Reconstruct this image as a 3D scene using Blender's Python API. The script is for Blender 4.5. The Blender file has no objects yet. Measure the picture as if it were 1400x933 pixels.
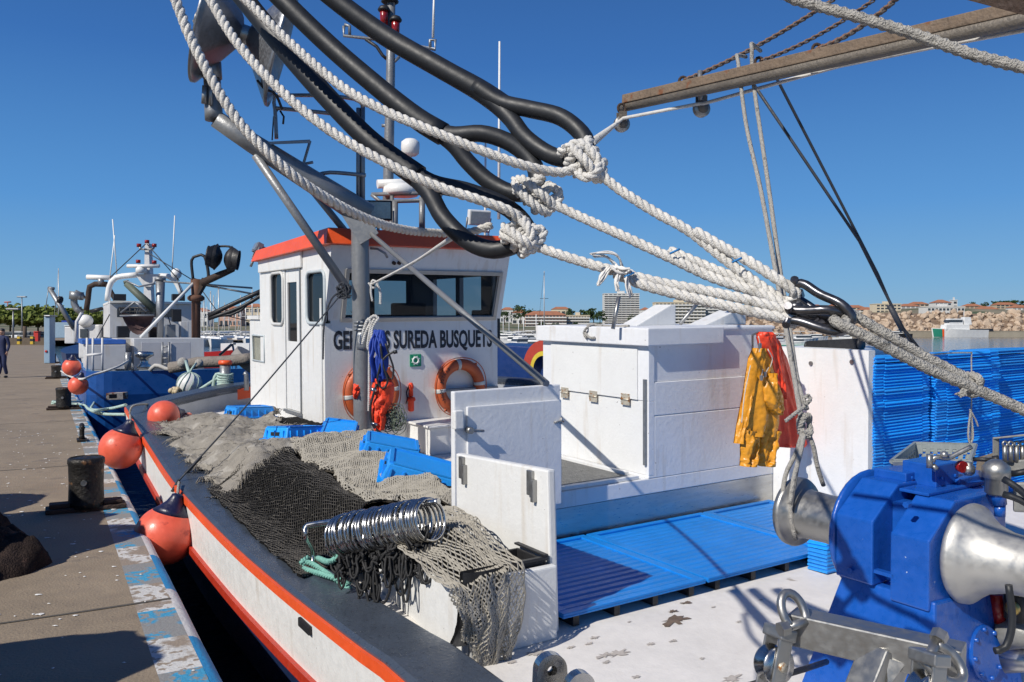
import bpy, bmesh, math, random
from mathutils import Vector, Matrix, noise
R = math.radians; PI = math.pi
random.seed(7)
SC = bpy.context.scene; COL = SC.collection
V = Vector
# ---------------------------------------------------------------- camera, light
F = 1150.0; HOR = 452.0; EYE = 1.7
cam = bpy.data.objects.new('camera', bpy.data.cameras.new('camera')); COL.objects.link(cam)
cam.location = (0, 0, EYE); cam.rotation_euler = (R(90), 0, 0)
cam.data.sensor_width = 36; cam.data.lens = 36*F/1400; cam.data.shift_y = -14.5/1400
cam.data.clip_start = .05; cam.data.clip_end = 8000
SC.camera = cam
A3 = V((-math.sin(R(32.8)), math.cos(R(32.8)), 0)); B3 = V((math.cos(R(32.8)), math.sin(R(32.8)), 0))
sun_dir = (A3*.25 + B3*1.0 + V((0, 0, -.84))).normalized()      # the way the light travels
ts = -sun_dir
w = bpy.data.worlds.new('World'); SC.world = w; w.use_nodes = True
nt = w.node_tree; bg = nt.nodes['Background']
sky = nt.nodes.new('ShaderNodeTexSky'); sky.sky_type = 'NISHITA'; sky.sun_disc = False
sky.sun_elevation = math.asin(ts.z); sky.sun_rotation = math.atan2(ts.x, ts.y)
sky.altitude = 0; sky.air_density = 1.0; sky.dust_density = .25; sky.ozone_density = 3.0
_tc = nt.nodes.new('ShaderNodeTexCoord'); _sx = nt.nodes.new('ShaderNodeSeparateXYZ'); nt.links.new(_tc.outputs['Generated'], _sx.inputs[0])
_mr = nt.nodes.new('ShaderNodeMapRange'); nt.links.new(_sx.outputs[2], _mr.inputs[0]); _mr.inputs[1].default_value = 0.; _mr.inputs[2].default_value = 1.
_cr = nt.nodes.new('ShaderNodeValToRGB'); nt.links.new(_mr.outputs[0], _cr.inputs[0]); _e = _cr.color_ramp.elements    # clear blue day, the same all round the compass
_e[0].position = 0; _e[0].color = (.235, .425, .60, 1); _e[1].position = 1; _e[1].color = (.012, .055, .21, 1)
for _p, _c4 in ((.05, (.165, .390, .66, 1)), (.14, (.088, .295, .655, 1)), (.30, (.037, .158, .470, 1)), (.42, (.027, .110, .345, 1))):
    _k = _e.new(_p); _k.color = _c4
_sc = nt.nodes.new('ShaderNodeVectorMath'); _sc.operation = 'SCALE'; _sc.inputs[3].default_value = 10.; nt.links.new(_cr.outputs[0], _sc.inputs[0])
_mx = nt.nodes.new('ShaderNodeMix'); _mx.data_type = 'RGBA'; _mx.inputs[0].default_value = .92
nt.links.new(sky.outputs[0], _mx.inputs[6]); nt.links.new(_sc.outputs[0], _mx.inputs[7])
nt.links.new(_mx.outputs[2], bg.inputs[0]); bg.inputs[1].default_value = .10
sun = bpy.data.objects.new('sun', bpy.data.lights.new('sun', 'SUN')); COL.objects.link(sun)
sun.data.energy = 4.7; sun.data.angle = R(.53); sun.data.color = (1, .945, .86)
sun.rotation_euler = sun_dir.to_track_quat('-Z', 'Y').to_euler()
SC.view_settings.view_transform = 'Standard'; SC.view_settings.look = 'None'
SC.view_settings.exposure = 0; SC.view_settings.gamma = 1
SC.cycles.max_bounces = 6; SC.cycles.transparent_max_bounces = 10
# ---------------------------------------------------------------- frames
def Wp(px, py, Y): return V(((px-700)/F*Y, Y, EYE-(py-HOR)/F*Y))
PIV = V((1.05, 6.46, .15))
_a = V((A3.x, A3.y, .020)).normalized(); _b = V((B3.x, B3.y, .018)); _b = (_b-_a*_b.dot(_a)).normalized(); _c = _a.cross(_b)*-1
if _c.z < 0: _c = -_c
PA, PB = PIV.dot(A3), PIV.dot(B3)
def Bp(a, b, c): return PIV + _a*(a-PA) + _b*(b-PB) + _c*(c-.15)
BM = Matrix((( _a.x, _b.x, _c.x, 0), (_a.y, _b.y, _c.y, 0), (_a.z, _b.z, _c.z, 0), (0, 0, 0, 1)))
BM.translation = Bp(0, 0, 0)
BI = BM.inverted()
def on(px, py, a=None, b=None, c=None):
    """boat coordinates of the point of the boat's plane a, b or c = const seen at a pixel"""
    o = BI @ V((0, 0, EYE)); d = BI.to_3x3() @ V(((px-700)/F, 1, -(py-HOR)/F))
    t = ((a-o.x)/d.x) if a is not None else ((b-o.y)/d.y) if b is not None else ((c-o.z)/d.z)
    return o + d*t
def onW(px, py, **k): return BM @ on(px, py, **k)
def gnd(px, py, z=0.0):
    Y = (EYE-z)*F/(py-HOR); return V(((px-700)/F*Y, Y, z))
Qd = V((-.4863, .8738, 0)); Qn = V((-.8738, -.4863, 0)); Q0 = V((.8024, 0, 0))   # quay edge: along, inland
def qp(s, t, z=0): return Q0 + Qd*s + Qn*t + V((0, 0, z))
# ---------------------------------------------------------------- materials
MATS = {}
def nd(nt, kind, **k):
    n = nt.nodes.new('ShaderNode'+kind)
    for a, v in k.items():
        if hasattr(n, a): setattr(n, a, v)
        else: n.inputs[a.replace('_', ' ')].default_value = v
    return n
def mixc(nt, fac, a, b):
    m = nt.nodes.new('ShaderNodeMix'); m.data_type = 'RGBA'
    for s, v in ((0, fac), (6, a), (7, b)):
        if isinstance(v, bpy.types.NodeSocket): nt.links.new(v, m.inputs[s])
        else: m.inputs[s].default_value = (*v, 1) if isinstance(v, tuple) and len(v) == 3 else v
    return m.outputs[2]
def ramp(nt, src, lo, hi):
    m = nt.nodes.new('ShaderNodeMapRange'); m.inputs[1].default_value = lo; m.inputs[2].default_value = hi
    nt.links.new(src, m.inputs[0]); return m.outputs[0]
def math_(nt, op, a, b=0.0):
    m = nt.nodes.new('ShaderNodeMath'); m.operation = op
    for s, v in ((0, a), (1, b)):
        if isinstance(v, bpy.types.NodeSocket): nt.links.new(v, m.inputs[s])
        else: m.inputs[s].default_value = v
    return m.outputs[0]
STREAK = {'white_paint', 'white_brushed_paint', 'trawler_white'}
def pm(name, col, rough=.5, metal=0., var=.18, sc=5., bump=.12, bsc=70., spots=(), spec=.5, coat=0., rv=.12, stretch=None):
    """painted / plain surface: two scales of tone, optional wear spots (colour, threshold, scale), fine relief"""
    if name in MATS: return MATS[name]
    m = bpy.data.materials.new(name); m.use_nodes = True; MATS[name] = m
    nt = m.node_tree; p = nt.nodes['Principled BSDF']; L = nt.links.new
    tc = nt.nodes.new('ShaderNodeTexCoord'); co = tc.outputs['Object']
    if stretch:
        mp = nt.nodes.new('ShaderNodeMapping'); mp.inputs['Scale'].default_value = stretch; L(co, mp.inputs[0]); co2 = mp.outputs[0]
    else: co2 = co
    def nz(s, d=4., src=None):
        n = nd(nt, 'TexNoise', Scale=s, Detail=d); L(src or co, n.inputs['Vector']); return n.outputs[0]
    n1 = nz(sc, 5., co2); n2 = nz(sc*7, 3., co2)
    f = ramp(nt, math_(nt, 'ADD', math_(nt, 'MULTIPLY', n1, .65), math_(nt, 'MULTIPLY', n2, .35)), .3, .7)
    dk = tuple(max(0, c*(1-var)) for c in col); lt = tuple(min(1, c*(1+var*.6)) for c in col)
    c = mixc(nt, f, dk, lt)
    for (sc_, th, ss) in spots:
        n = nz(ss, 6.); c = mixc(nt, ramp(nt, n, th, th+.05), c, sc_)
    if name in STREAK:      # faint rust runs and grime washed down the paint
        mp2 = nt.nodes.new('ShaderNodeMapping'); mp2.inputs['Scale'].default_value = (5, 5, .55); L(co, mp2.inputs[0])
        n = nz(2.2, 4., mp2.outputs[0]); g = nz(1.3, 3.)
        c = mixc(nt, math_(nt, 'MULTIPLY', ramp(nt, math_(nt, 'ADD', math_(nt, 'MULTIPLY', n, .7), math_(nt, 'MULTIPLY', g, .3)), .555, .72), .55), c, (.50, .41, .30))
        n = nz(34., 3.); c = mixc(nt, math_(nt, 'MULTIPLY', ramp(nt, n, .735, .76), .8), c, (.16, .14, .12))
    if 'crate_plastic' in name or 'deck_mat' in name:
        oi = nt.nodes.new('ShaderNodeObjectInfo'); hs = nt.nodes.new('ShaderNodeHueSaturation'); L(c, hs.inputs['Color'])
        L(ramp3(nt, oi.outputs['Random'], .80, 1.12), hs.inputs['Value']); L(ramp3(nt, oi.outputs['Random'], .97, 1.0), hs.inputs['Saturation']); c = hs.outputs[0]
    L(c, p.inputs['Base Color'])
    p.inputs['Metallic'].default_value = metal
    L(ramp2(nt, n2, max(.03, rough-rv), min(1, rough+rv)), p.inputs['Roughness'])
    p.inputs['Specular IOR Level'].default_value = spec
    p.inputs['Coat Weight'].default_value = coat
    if bump:
        b = nt.nodes.new('ShaderNodeBump'); b.inputs['Strength'].default_value = bump; b.inputs['Distance'].default_value = .02
        L(math_(nt, 'ADD', nz(bsc, 3.), math_(nt, 'MULTIPLY', n1, 1.5)), b.inputs['Height']); L(b.outputs[0], p.inputs['Normal'])
    return m
def ramp3(nt, src, lo, hi):
    m = nt.nodes.new('ShaderNodeMapRange'); m.inputs[3].default_value = lo; m.inputs[4].default_value = hi
    nt.links.new(src, m.inputs[0]); return m.outputs[0]
def ramp2(nt, src, lo, hi):
    m = nt.nodes.new('ShaderNodeMapRange'); m.inputs[1].default_value = .3; m.inputs[2].default_value = .7
    m.inputs[3].default_value = lo; m.inputs[4].default_value = hi
    nt.links.new(src, m.inputs[0]); return m.outputs[0]
def glassmat(name, tint=(.5, .58, .6), see=.6, rough=.03):
    m = bpy.data.materials.new(name); m.use_nodes = True; nt = m.node_tree; MATS[name] = m
    p = nt.nodes['Principled BSDF']; o = nt.nodes['Material Output']
    p.inputs['Base Color'].default_value = (.02, .025, .03, 1); p.inputs['Roughness'].default_value = rough
    t = nt.nodes.new('ShaderNodeBsdfTransparent'); t.inputs[0].default_value = (*tint, 1)
    x = nt.nodes.new('ShaderNodeMixShader'); x.inputs[0].default_value = 1-see
    nt.links.new(t.outputs[0], x.inputs[1]); nt.links.new(p.outputs[0], x.inputs[2]); nt.links.new(x.outputs[0], o.inputs[0])
    return m
white = pm('white_paint', (.74, .74, .72), .42, var=.05, sc=2.5, bump=.10, bsc=45, spots=[((.5, .42, .3), .76, 9)])
white_rough = pm('white_brushed_paint', (.74, .745, .75), .5, var=.06, sc=3, bump=.10, bsc=30, spots=[((.3, .28, .26), .78, 22)])
white_far = pm('white_far_paint', (.74, .74, .72), .5, var=.12, sc=.8, bump=0)
deckm = pm('white_deck_paint', (.74, .71, .67), .6, var=.10, sc=3, bump=.07, bsc=60, spots=[((.42, .38, .33), .70, 5), ((.3, .22, .15), .78, 9)])
orange = pm('orange_paint', (.80, .10, .022), .4, var=.12, sc=4, spots=[((.45, .08, .03), .72, 14)])
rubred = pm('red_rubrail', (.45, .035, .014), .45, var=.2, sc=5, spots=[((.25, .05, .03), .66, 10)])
capgrey = pm('grey_gunwale_paint', (.058, .072, .095), .34, var=.22, sc=6, bump=.15, bsc=50, spots=[((.42, .44, .46), .765, 34), ((.03, .03, .035), .68, 9)])
navy = pm('navy_hull', (.012, .03, .10), .45, var=.2)
bluehull = pm('blue_hull', (.008, .075, .30), .35, var=.18, sc=1.2, bump=.04)
steel = pm('brushed_stainless', (.50, .50, .50), .36, 1., var=.2, sc=3, bump=.05, bsc=200, stretch=(1, 1, 8), rv=.1)
chrome = pm('polished_stainless', (.52, .515, .50), .24, 1., var=.1, bump=0, rv=.06)
castst = pm('worn_steel', (.36, .355, .34), .42, .85, var=.14, sc=5, bump=.03, bsc=60, spots=[((.30, .29, .27), .72, 9)])
galv = pm('galvanised_grey', (.27, .28, .29), .45, .6, var=.2, sc=4, bump=.1, bsc=50)
polegrey = pm('grey_pole_paint', (.22, .225, .23), .42, .3, var=.16, sc=5, spots=[((.1, .1, .1), .75, 15)])
dark = pm('black_plastic', (.018, .018, .02), .5, var=.2)
rubber = pm('black_rubber_hose', (.012, .014, .018), .52, var=.25, sc=5, bump=.04, bsc=40, spots=[((.09, .10, .11), .77, 40)], rv=.06)
ropew = pm('white_laid_rope', (.66, .64, .60), .85, var=.24, sc=14, bump=.42, bsc=260, spots=[((.42, .40, .36), .66, 7)])
ropeg = pm('grey_braided_rope', (.46, .44, .40), .85, var=.28, sc=40, bump=.8, bsc=220, spots=[((.2, .19, .17), .62, 30)])
ropeteal = pm('teal_rope', (.22, .5, .42), .8, var=.3, sc=20, bump=.6, bsc=200)
ropegreen = pm('pale_green_rope', (.42, .56, .50), .8, var=.25, sc=20, bump=.5, bsc=200)
ropedark = pm('dark_wire', (.035, .04, .05), .6, var=.2)
cordblack = pm('black_cord', (.012, .012, .013), .7, var=.3)
rustm = pm('rusty_boom', (.20, .145, .10), .75, .2, var=.35, sc=5, bump=.4, bsc=40, spots=[((.20, .085, .04), .60, 6), ((.45, .43, .4), .70, 9)])
boomgrey = pm('grey_boom_paint', (.18, .155, .125), .55, .2, var=.25, sc=5, bump=.3, spots=[((.22, .10, .05), .68, 7)])
rustdark = pm('rusty_iron', (.06, .038, .028), .8, .2, var=.4, sc=8, bump=.5, bsc=40)
bollm = pm('black_bollard_iron', (.022, .020, .018), .55, .3, var=.4, sc=7, bump=.6, bsc=30, spots=[((.16, .08, .035), .62, 7), ((.4, .4, .4), .76, 14)])
winchblue = pm('blue_winch_paint', (.008, .085, .40), .32, var=.16, sc=4, bump=.10, bsc=30, spots=[((.65, .7, .75), .745, 34), ((.16, .07, .03), .76, 10)], coat=.2)
crateblue = pm('blue_crate_plastic', (.006, .32, .90), .42, var=.12, sc=6, bump=.06, spots=[((.30, .46, .72), .74, 12)])
matblue = pm('blue_deck_mat', (.001, .195, .62), .45, var=.16, sc=5, bump=.1, spots=[((.5, .6, .7), .77, 40)])
buoyorange = pm('orange_fender_vinyl', (.76, .125, .07), .40, var=.2, sc=3, bump=.05, spots=[((.45, .06, .04), .64, 6), ((.20, .07, .06), .72, 13), ((.75, .32, .25), .76, 30)])
buoynavy = pm('navy_fender_cap', (.012, .014, .05), .4, var=.2)
buoywhite = pm('white_buoy', (.68, .68, .66), .45, var=.1)
ringorange = pm('orange_lifebuoy', (.50, .10, .028), .5, var=.18, sc=6, bump=.1)
tapegrey = pm('reflective_tape', (.55, .55, .52), .4, var=.15)
vestorange = pm('orange_vest_cloth', (.85, .06, .015), .6, var=.2, sc=9, bump=.5, bsc=25)
oilyellow = pm('yellow_oilskin', (.70, .29, .015), .38, var=.22, sc=6, bump=.35, bsc=22)
oilorange = pm('orange_oilskin', (.80, .06, .02), .42, var=.2, sc=6, bump=.35, bsc=22)
netgrey = pm('grey_net_twine', (.31, .285, .245), .95, var=.22, sc=9, bump=.7, bsc=130, spots=[((.40, .375, .33), .58, 5)], spec=.1)
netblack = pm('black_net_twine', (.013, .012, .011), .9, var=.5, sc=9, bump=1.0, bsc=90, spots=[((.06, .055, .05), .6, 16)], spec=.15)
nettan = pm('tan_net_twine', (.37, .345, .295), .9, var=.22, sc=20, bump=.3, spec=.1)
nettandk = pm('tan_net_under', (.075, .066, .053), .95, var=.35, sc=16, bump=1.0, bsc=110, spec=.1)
strandblk = pm('black_strand', (.03, .029, .027), .8, var=.4, spec=.2)
greyplas = pm('grey_crate_plastic', (.30, .33, .32), .5, var=.15)
lettering = pm('black_lettering', (.02, .022, .03), .5, var=.1, bump=0)
signgreen = pm('green_sign', (.01, .30, .14), .4, var=.08, bump=0)
strapblue = pm('blue_webbing', (.012, .05, .34), .7, var=.25, sc=30)
interior = pm('wheelhouse_lining', (.16, .15, .13), .6, var=.2)
redlamp = pm('red_lamp_glass', (.25, .012, .012), .2, var=.2)
glass = glassmat('window_glass', (.72, .75, .76), .70)
glassdk = glassmat('dark_window_glass', (.2, .22, .24), .35)
concrete = pm('quay_concrete', (.270, .213, .150), .85, var=.24, sc=1.1, bump=.35, bsc=60, spots=[((.20, .16, .12), .60, 2.2), ((.75, .74, .70), .735, 8.5), ((.15, .12, .09), .68, 17)])
# ---------------------------------------------------------------- mesh building
OFF = {}
class MB:
    def __init__(s, xf=None): s.v = []; s.f = []; s.m = []; s.xf = xf; s.sm = []
    def add(s, vs, fs, mi=0, smooth=False, M=None):
        o = len(s.v)
        for p in vs:
            p = V(p)
            if M is not None: p = M @ p
            s.v.append(s.xf @ p if s.xf is not None else p)
        for f in fs: s.f.append([o+i for i in f]); s.m.append(mi); s.sm.append(smooth)
    def box(s, lo, hi, mi=0, M=None, taper=None):
        x0, y0, z0 = lo; x1, y1, z1 = hi
        vs = [(x0, y0, z0), (x1, y0, z0), (x1, y1, z0), (x0, y1, z0), (x0, y0, z1), (x1, y0, z1), (x1, y1, z1), (x0, y1, z1)]
        if taper:
            cx, cy = (x0+x1)/2, (y0+y1)/2
            vs = vs[:4] + [(cx+(x-cx)*taper, cy+(y-cy)*taper, z) for x, y, z in vs[4:]]
        s.add(vs, [(0, 3, 2, 1), (4, 5, 6, 7), (0, 1, 5, 4), (1, 2, 6, 5), (2, 3, 7, 6), (3, 0, 4, 7)], mi, False, M)
    def hexa(s, vs, mi=0):
        s.add(vs, [(0, 3, 2, 1), (4, 5, 6, 7), (0, 1, 5, 4), (1, 2, 6, 5), (2, 3, 7, 6), (3, 0, 4, 7)], mi)
    def prism(s, poly, d, mi=0, M=None):
        n = len(poly); d = V(d); vs = [V(p) for p in poly] + [V(p)+d for p in poly]
        s.add(vs, [tuple(range(n))[::-1], tuple(range(n, 2*n))] + [(i, (i+1) % n, n+(i+1) % n, n+i) for i in range(n)], mi, False, M)
    def tube(s, pts, r, n=8, closed=False, caps=True, mi=0, smooth=True, flat=1.0):
        pts = [V(p) for p in pts]; N = len(pts)
        rs = r if isinstance(r, (list, tuple)) else [r]*N
        fr = frames(pts, closed); vs = []; fs = []
        for i, (t, u, w_) in enumerate(fr):
            for k in range(n):
                a = 2*PI*k/n; vs.append(pts[i] + u*math.cos(a)*rs[i] + w_*math.sin(a)*rs[i]*flat)
        M_ = N if closed else N-1
        for i in range(M_):
            j = (i+1) % N
            for k in range(n):
                k2 = (k+1) % n; fs.append((i*n+k, i*n+k2, j*n+k2, j*n+k))
        s.add(vs, fs, mi, smooth)
        if caps and not closed:
            o = len(s.v)-len(vs)
            s.f.append([o+k for k in range(n)][::-1]); s.m.append(mi); s.sm.append(False)
            s.f.append([o+(N-1)*n+k for k in range(n)]); s.m.append(mi); s.sm.append(False)
    def lathe(s, prof, M=None, n=24, mi=0, smooth=True, caps=True):
        """profile of (radius, height) turned about local z"""
        vs = []; fs = []
        for (r, z) in prof:
            for k in range(n): a = 2*PI*k/n; vs.append((r*math.cos(a), r*math.sin(a), z))
        for i in range(len(prof)-1):
            for k in range(n):
                k2 = (k+1) % n; fs.append((i*n+k, i*n+k2, (i+1)*n+k2, (i+1)*n+k))
        if caps:
            if prof[0][0] > 1e-4: fs.append(tuple(range(n))[::-1])
            if prof[-1][0] > 1e-4: fs.append(tuple((len(prof)-1)*n+k for k in range(n)))
        s.add(vs, fs, mi, smooth, M)
    def ball(s, c, r, n=12, mi=0, sc=(1, 1, 1), M=None):
        prof = [(math.sin(PI*i/n)*r, -math.cos(PI*i/n)*r) for i in range(n+1)]
        prof[0] = (1e-5, prof[0][1]); prof[-1] = (1e-5, prof[-1][1])
        m = Matrix.Translation(V(c)) @ Matrix.Diagonal((*sc, 1)) if M is None else M @ Matrix.Translation(V(c)) @ Matrix.Diagonal((*sc, 1))
        s.lathe(prof, m, max(8, n), mi)
    def grid(s, fn, nu, nv, mi=0, smooth=True, mif=None):
        o = len(s.v); vs = [fn(i/nu, j/nv) for j in range(nv+1) for i in range(nu+1)]
        for p in vs: s.v.append(s.xf @ V(p) if s.xf is not None else V(p))
        for j in range(nv):
            for i in range(nu):
                q = o+j*(nu+1)+i; s.f.append([q, q+1, q+nu+2, q+nu+1]); s.m.append(mif(i/nu, j/nv) if mif else mi); s.sm.append(smooth)
    def build(s, name, mats, parent=None, bevel=0, at=None, seg=2, weld=False):
        """one mesh object; vertices are world points (or the parent's local ones when the parent sits at the origin)"""
        if not isinstance(mats, (list, tuple)): mats = [mats]
        if parent is not None: off = OFF[parent]
        elif at is not None: off = V(at)
        else:
            lo = [min(p[i] for p in s.v) for i in range(3)]; hi = [max(p[i] for p in s.v) for i in range(3)]
            off = V(((lo[0]+hi[0])/2, (lo[1]+hi[1])/2, lo[2]))
        me = bpy.data.meshes.new(name)
        me.from_pydata([tuple(p-off) for p in s.v], [], s.f)
        for m in mats: me.materials.append(m)
        me.polygons.foreach_set('material_index', s.m); me.polygons.foreach_set('use_smooth', s.sm)
        bm = bmesh.new(); bm.from_mesh(me)
        if weld: bmesh.ops.remove_doubles(bm, verts=bm.verts, dist=.0005)
        bmesh.ops.recalc_face_normals(bm, faces=bm.faces)
        if bevel:
            es = [e for e in bm.edges if len(e.link_faces) == 2 and e.calc_face_angle(0) > .5]
            bmesh.ops.bevel(bm, geom=es, offset=bevel, segments=seg, affect='EDGES', profile=.6, clamp_overlap=True)
        bm.to_mesh(me); bm.free(); me.update()
        o = bpy.data.objects.new(name, me); COL.objects.link(o)
        if parent is not None: o.parent = parent
        else: o.location = off
        OFF[o] = off
        return o
def frames(pts, closed=False):
    N = len(pts); ts_ = []
    for i in range(N):
        if closed: t = pts[(i+1) % N]-pts[i-1]
        else: t = pts[min(i+1, N-1)]-pts[max(i-1, 0)]
        ts_.append(t.normalized() if t.length > 1e-9 else V((0, 0, 1)))
    u = ts_[0].orthogonal().normalized(); out = []
    for i in range(N):
        t = ts_[i]
        if i: 
            q = ts_[i-1].rotation_difference(t); u = q @ u
        u = (u-t*u.dot(t)).normalized(); out.append((t, u, t.cross(u)))
    if closed and N > 2:
        q = ts_[-1].rotation_difference(ts_[0]); u2 = q @ out[-1][1]; t0, u0, w0 = out[0]
        ang = math.atan2(u2.dot(w0), u2.dot(u0))
        out = [(t, (u*math.cos(-ang*i/N)+w_*math.sin(-ang*i/N)), (w_*math.cos(-ang*i/N)-u*math.sin(-ang*i/N))) for i, (t, u, w_) in enumerate(out)]
    return out
def spline(P, step=.03, closed=False):
    """Catmull-Rom through the points, resampled evenly"""
    P = [V(p) for p in P]; n = len(P); out = []
    for i in range(n if closed else n-1):
        if closed: p0, p1, p2, p3 = P[i-1], P[i], P[(i+1) % n], P[(i+2) % n]
        else:
            p1, p2 = P[i], P[i+1]; p0 = P[i-1] if i else p1*2-p2; p3 = P[i+2] if i+2 < n else p2*2-p1
        m = max(2, int((p2-p1).length/step*1.5)+1)
        for k in range(m):
            t = k/m; out.append(.5*((2*p1)+(p2-p0)*t+(2*p0-5*p1+4*p2-p3)*t*t+(3*p1-p0-3*p2+p3)*t**3))
    if not closed: out.append(P[-1])
    else: out.append(out[0])
    res = [out[0]]; acc = 0
    for i in range(1, len(out)):
        seg = out[i]-out[i-1]; L = seg.length
        if L < 1e-9: continue
        d = step-acc
        while d <= L:
            res.append(out[i-1]+seg*(d/L)); d += step
        acc = (acc+L) % step if step else 0
    if not closed:
        if (res[-1]-out[-1]).length > step*.3: res.append(out[-1])
        else: res[-1] = out[-1]
    elif (res[-1]-res[0]).length < step*.5: res.pop()
    return res
def laid(mb, P, r, lay=None, n=7, strands=3, step=None, phase=0., mi=0, ends=True):
    """three-strand laid rope along the points P"""
    lay = lay or r*4.7; step = step or lay/9
    pts = spline(P, step); fr = frames(pts)
    for k in range(strands):
        q = []
        for i, p in enumerate(pts):
            a = phase+2*PI*k/strands+2*PI*i*step/lay
            q.append(p+(fr[i][1]*math.cos(a)+fr[i][2]*math.sin(a))*r*.52)
        mb.tube(q, r*.50, n, caps=ends, mi=mi)
def braid(mb, P, r, n=10, step=None, mi=0):
    """braided rope: a tube with the crowns of the plait standing proud"""
    step = step or r*.42; pts = spline(P, step); fr = frames(pts); vs = []; fs = []; N = len(pts)
    for i in range(N):
        for k in range(n):
            a = 2*PI*k/n; rr = r*(1+.10*(1 if (i//2+k) % 2 else -1)+random.uniform(-.03, .03))
            vs.append(pts[i]+(fr[i][1]*math.cos(a)+fr[i][2]*math.sin(a))*rr)
    for i in range(N-1):
        for k in range(n): k2 = (k+1) % n; fs.append((i*n+k, i*n+k2, (i+1)*n+k2, (i+1)*n+k))
    mb.add(vs, fs, mi, True)
def axisM(p, z, x=None):
    z = V(z).normalized(); x = V(x) if x is not None else z.orthogonal()
    x = (x-z*x.dot(z)).normalized(); y = z.cross(x)
    M = Matrix((x, y, z)).transposed().to_4x4(); M.translation = V(p); return M
def tag(o, label, cat, group=None, kind=None):
    if label: o['label'] = label
    if cat: o['category'] = cat
    if group: o['group'] = group
    if kind: o['kind'] = kind
    return o
def thing(name, label, cat, loc=(0, 0, 0), group=None):
    o = bpy.data.objects.new(name, None); COL.objects.link(o); o.location = loc; o.empty_display_size = .2
    OFF[o] = V(loc); return tag(o, label, cat, group)
def struct(o): o['kind'] = 'structure'; return o
def dup(root, loc=None, rot=None, label=None, group=None, M=None):
    r = root.copy(); COL.objects.link(r)
    if M is not None: r.matrix_world = M
    if loc is not None: r.location = loc
    if rot is not None: r.rotation_euler = rot
    if label: r['label'] = label
    if group: r['group'] = group
    for ch in list(root.children):
        c = ch.copy(); COL.objects.link(c); c.parent = r
        for g in list(ch.children):
            d = g.copy(); COL.objects.link(d); d.parent = c
    return r
def fbm(x, y, z=0., o=4): return noise.fractal(V((x, y, z)), 1., 2., o)

ORD = 'first second third fourth fifth sixth seventh eighth ninth tenth eleventh twelfth thirteenth fourteenth fifteenth sixteenth seventeenth eighteenth nineteenth twentieth'.split()
ORD += ['twenty-'+o for o in ORD[:9]]+['thirtieth']+['thirty-'+o for o in ORD[:9]]
# ================================================================ SETTING
def water_mat():
    m = bpy.data.materials.new('harbour_water'); m.use_nodes = True; nt = m.node_tree; p = nt.nodes['Principled BSDF']; L = nt.links.new
    p.inputs['Base Color'].default_value = (.006, .016, .022, 1); p.inputs['Roughness'].default_value = .06; p.inputs['IOR'].default_value = 1.33
    tc = nt.nodes.new('ShaderNodeTexCoord')
    a = nd(nt, 'TexNoise', Scale=2.2, Detail=4.); b = nd(nt, 'TexNoise', Scale=.35, Detail=3.)
    L(tc.outputs['Object'], a.inputs['Vector']); L(tc.outputs['Object'], b.inputs['Vector'])
    bp = nt.nodes.new('ShaderNodeBump'); bp.inputs['Strength'].default_value = .55; bp.inputs['Distance'].default_value = .10
    L(math_(nt, 'ADD', a.outputs[0], math_(nt, 'MULTIPLY', b.outputs[0], 1.5)), bp.inputs['Height']); L(bp.outputs[0], p.inputs['Normal'])
    return m
mb = MB(); mb.add([(-900, -60, -1.0), (1500, -60, -1.0), (1500, 3000, -1.0), (-900, 3000, -1.0)], [(0, 1, 2, 3)])
struct(mb.build('water', water_mat()))
# quay slab, its painted edge strip and rounded nosing
mb = MB()
S0, S1 = -14., 150.
mb.add([qp(S0, .21), qp(S1, .21), qp(S1, 60), qp(S0, 60)], [(0, 1, 2, 3)])
struct(mb.build('quay', concrete))
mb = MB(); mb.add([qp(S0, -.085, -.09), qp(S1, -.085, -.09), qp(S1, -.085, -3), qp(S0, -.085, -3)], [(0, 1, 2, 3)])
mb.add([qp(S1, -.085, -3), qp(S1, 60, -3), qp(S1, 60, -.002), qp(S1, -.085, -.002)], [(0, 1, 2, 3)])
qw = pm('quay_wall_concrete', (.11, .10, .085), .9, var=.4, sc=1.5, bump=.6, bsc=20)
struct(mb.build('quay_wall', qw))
def paintmat(name, col, base=(.36, .33, .29), th=.5):
    return pm(name, col, .7, var=.10, sc=3, bump=.3, bsc=50, spots=[(base, th, 3.2), (base, th+.04, 19), ((.72, .71, .68), .74, 9)])
kp_blue = paintmat('worn_blue_kerb_paint', (.05, .30, .50), (.25, .25, .24), .46); kp_white = paintmat('worn_white_kerb_paint', (.60, .59, .56), (.29, .235, .18), .49)
kn_blue = paintmat('blue_nosing_paint', (.02, .27, .56), (.25, .3, .34), .66); kn_white = paintmat('white_nosing_paint', (.68, .67, .64), (.42, .40, .36), .63)
top = MB(); nose = MB(); s = S0; k = 0
while s < S1:
    d = random.uniform(.5, .64); e = min(S1, s+d)
    top.add([qp(s, 0), qp(e, 0), qp(e, .21), qp(s, .21)], [(0, 1, 2, 3)], k % 2); s = e; k += 1
prof = [(0, 0)] + [(-.085*math.sin(PI/2*i/5), -.09*(1-math.cos(PI/2*i/5))) for i in range(1, 6)]
s = S0; k = 0
while s < S1:
    d = random.uniform(.86, .98); e = min(S1, s+d)
    if s < 60:
        for sub in range(4):
            u0, u1 = s+(e-s)*sub/4, s+(e-s)*(sub+1)/4
            vs = [qp(u, t+.006*fbm(u*2.3, 3), z) for u in (u0, u1) for (t, z) in prof]
            nose.add(vs, [(i, i+6, i+7, i+1) for i in range(5)], k % 2, True)
    else:
        nose.add([qp(u, t, z) for u in (s, e) for (t, z) in prof], [(i, i+6, i+7, i+1) for i in range(5)], k % 2, True)
    s = e; k += 1
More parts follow.
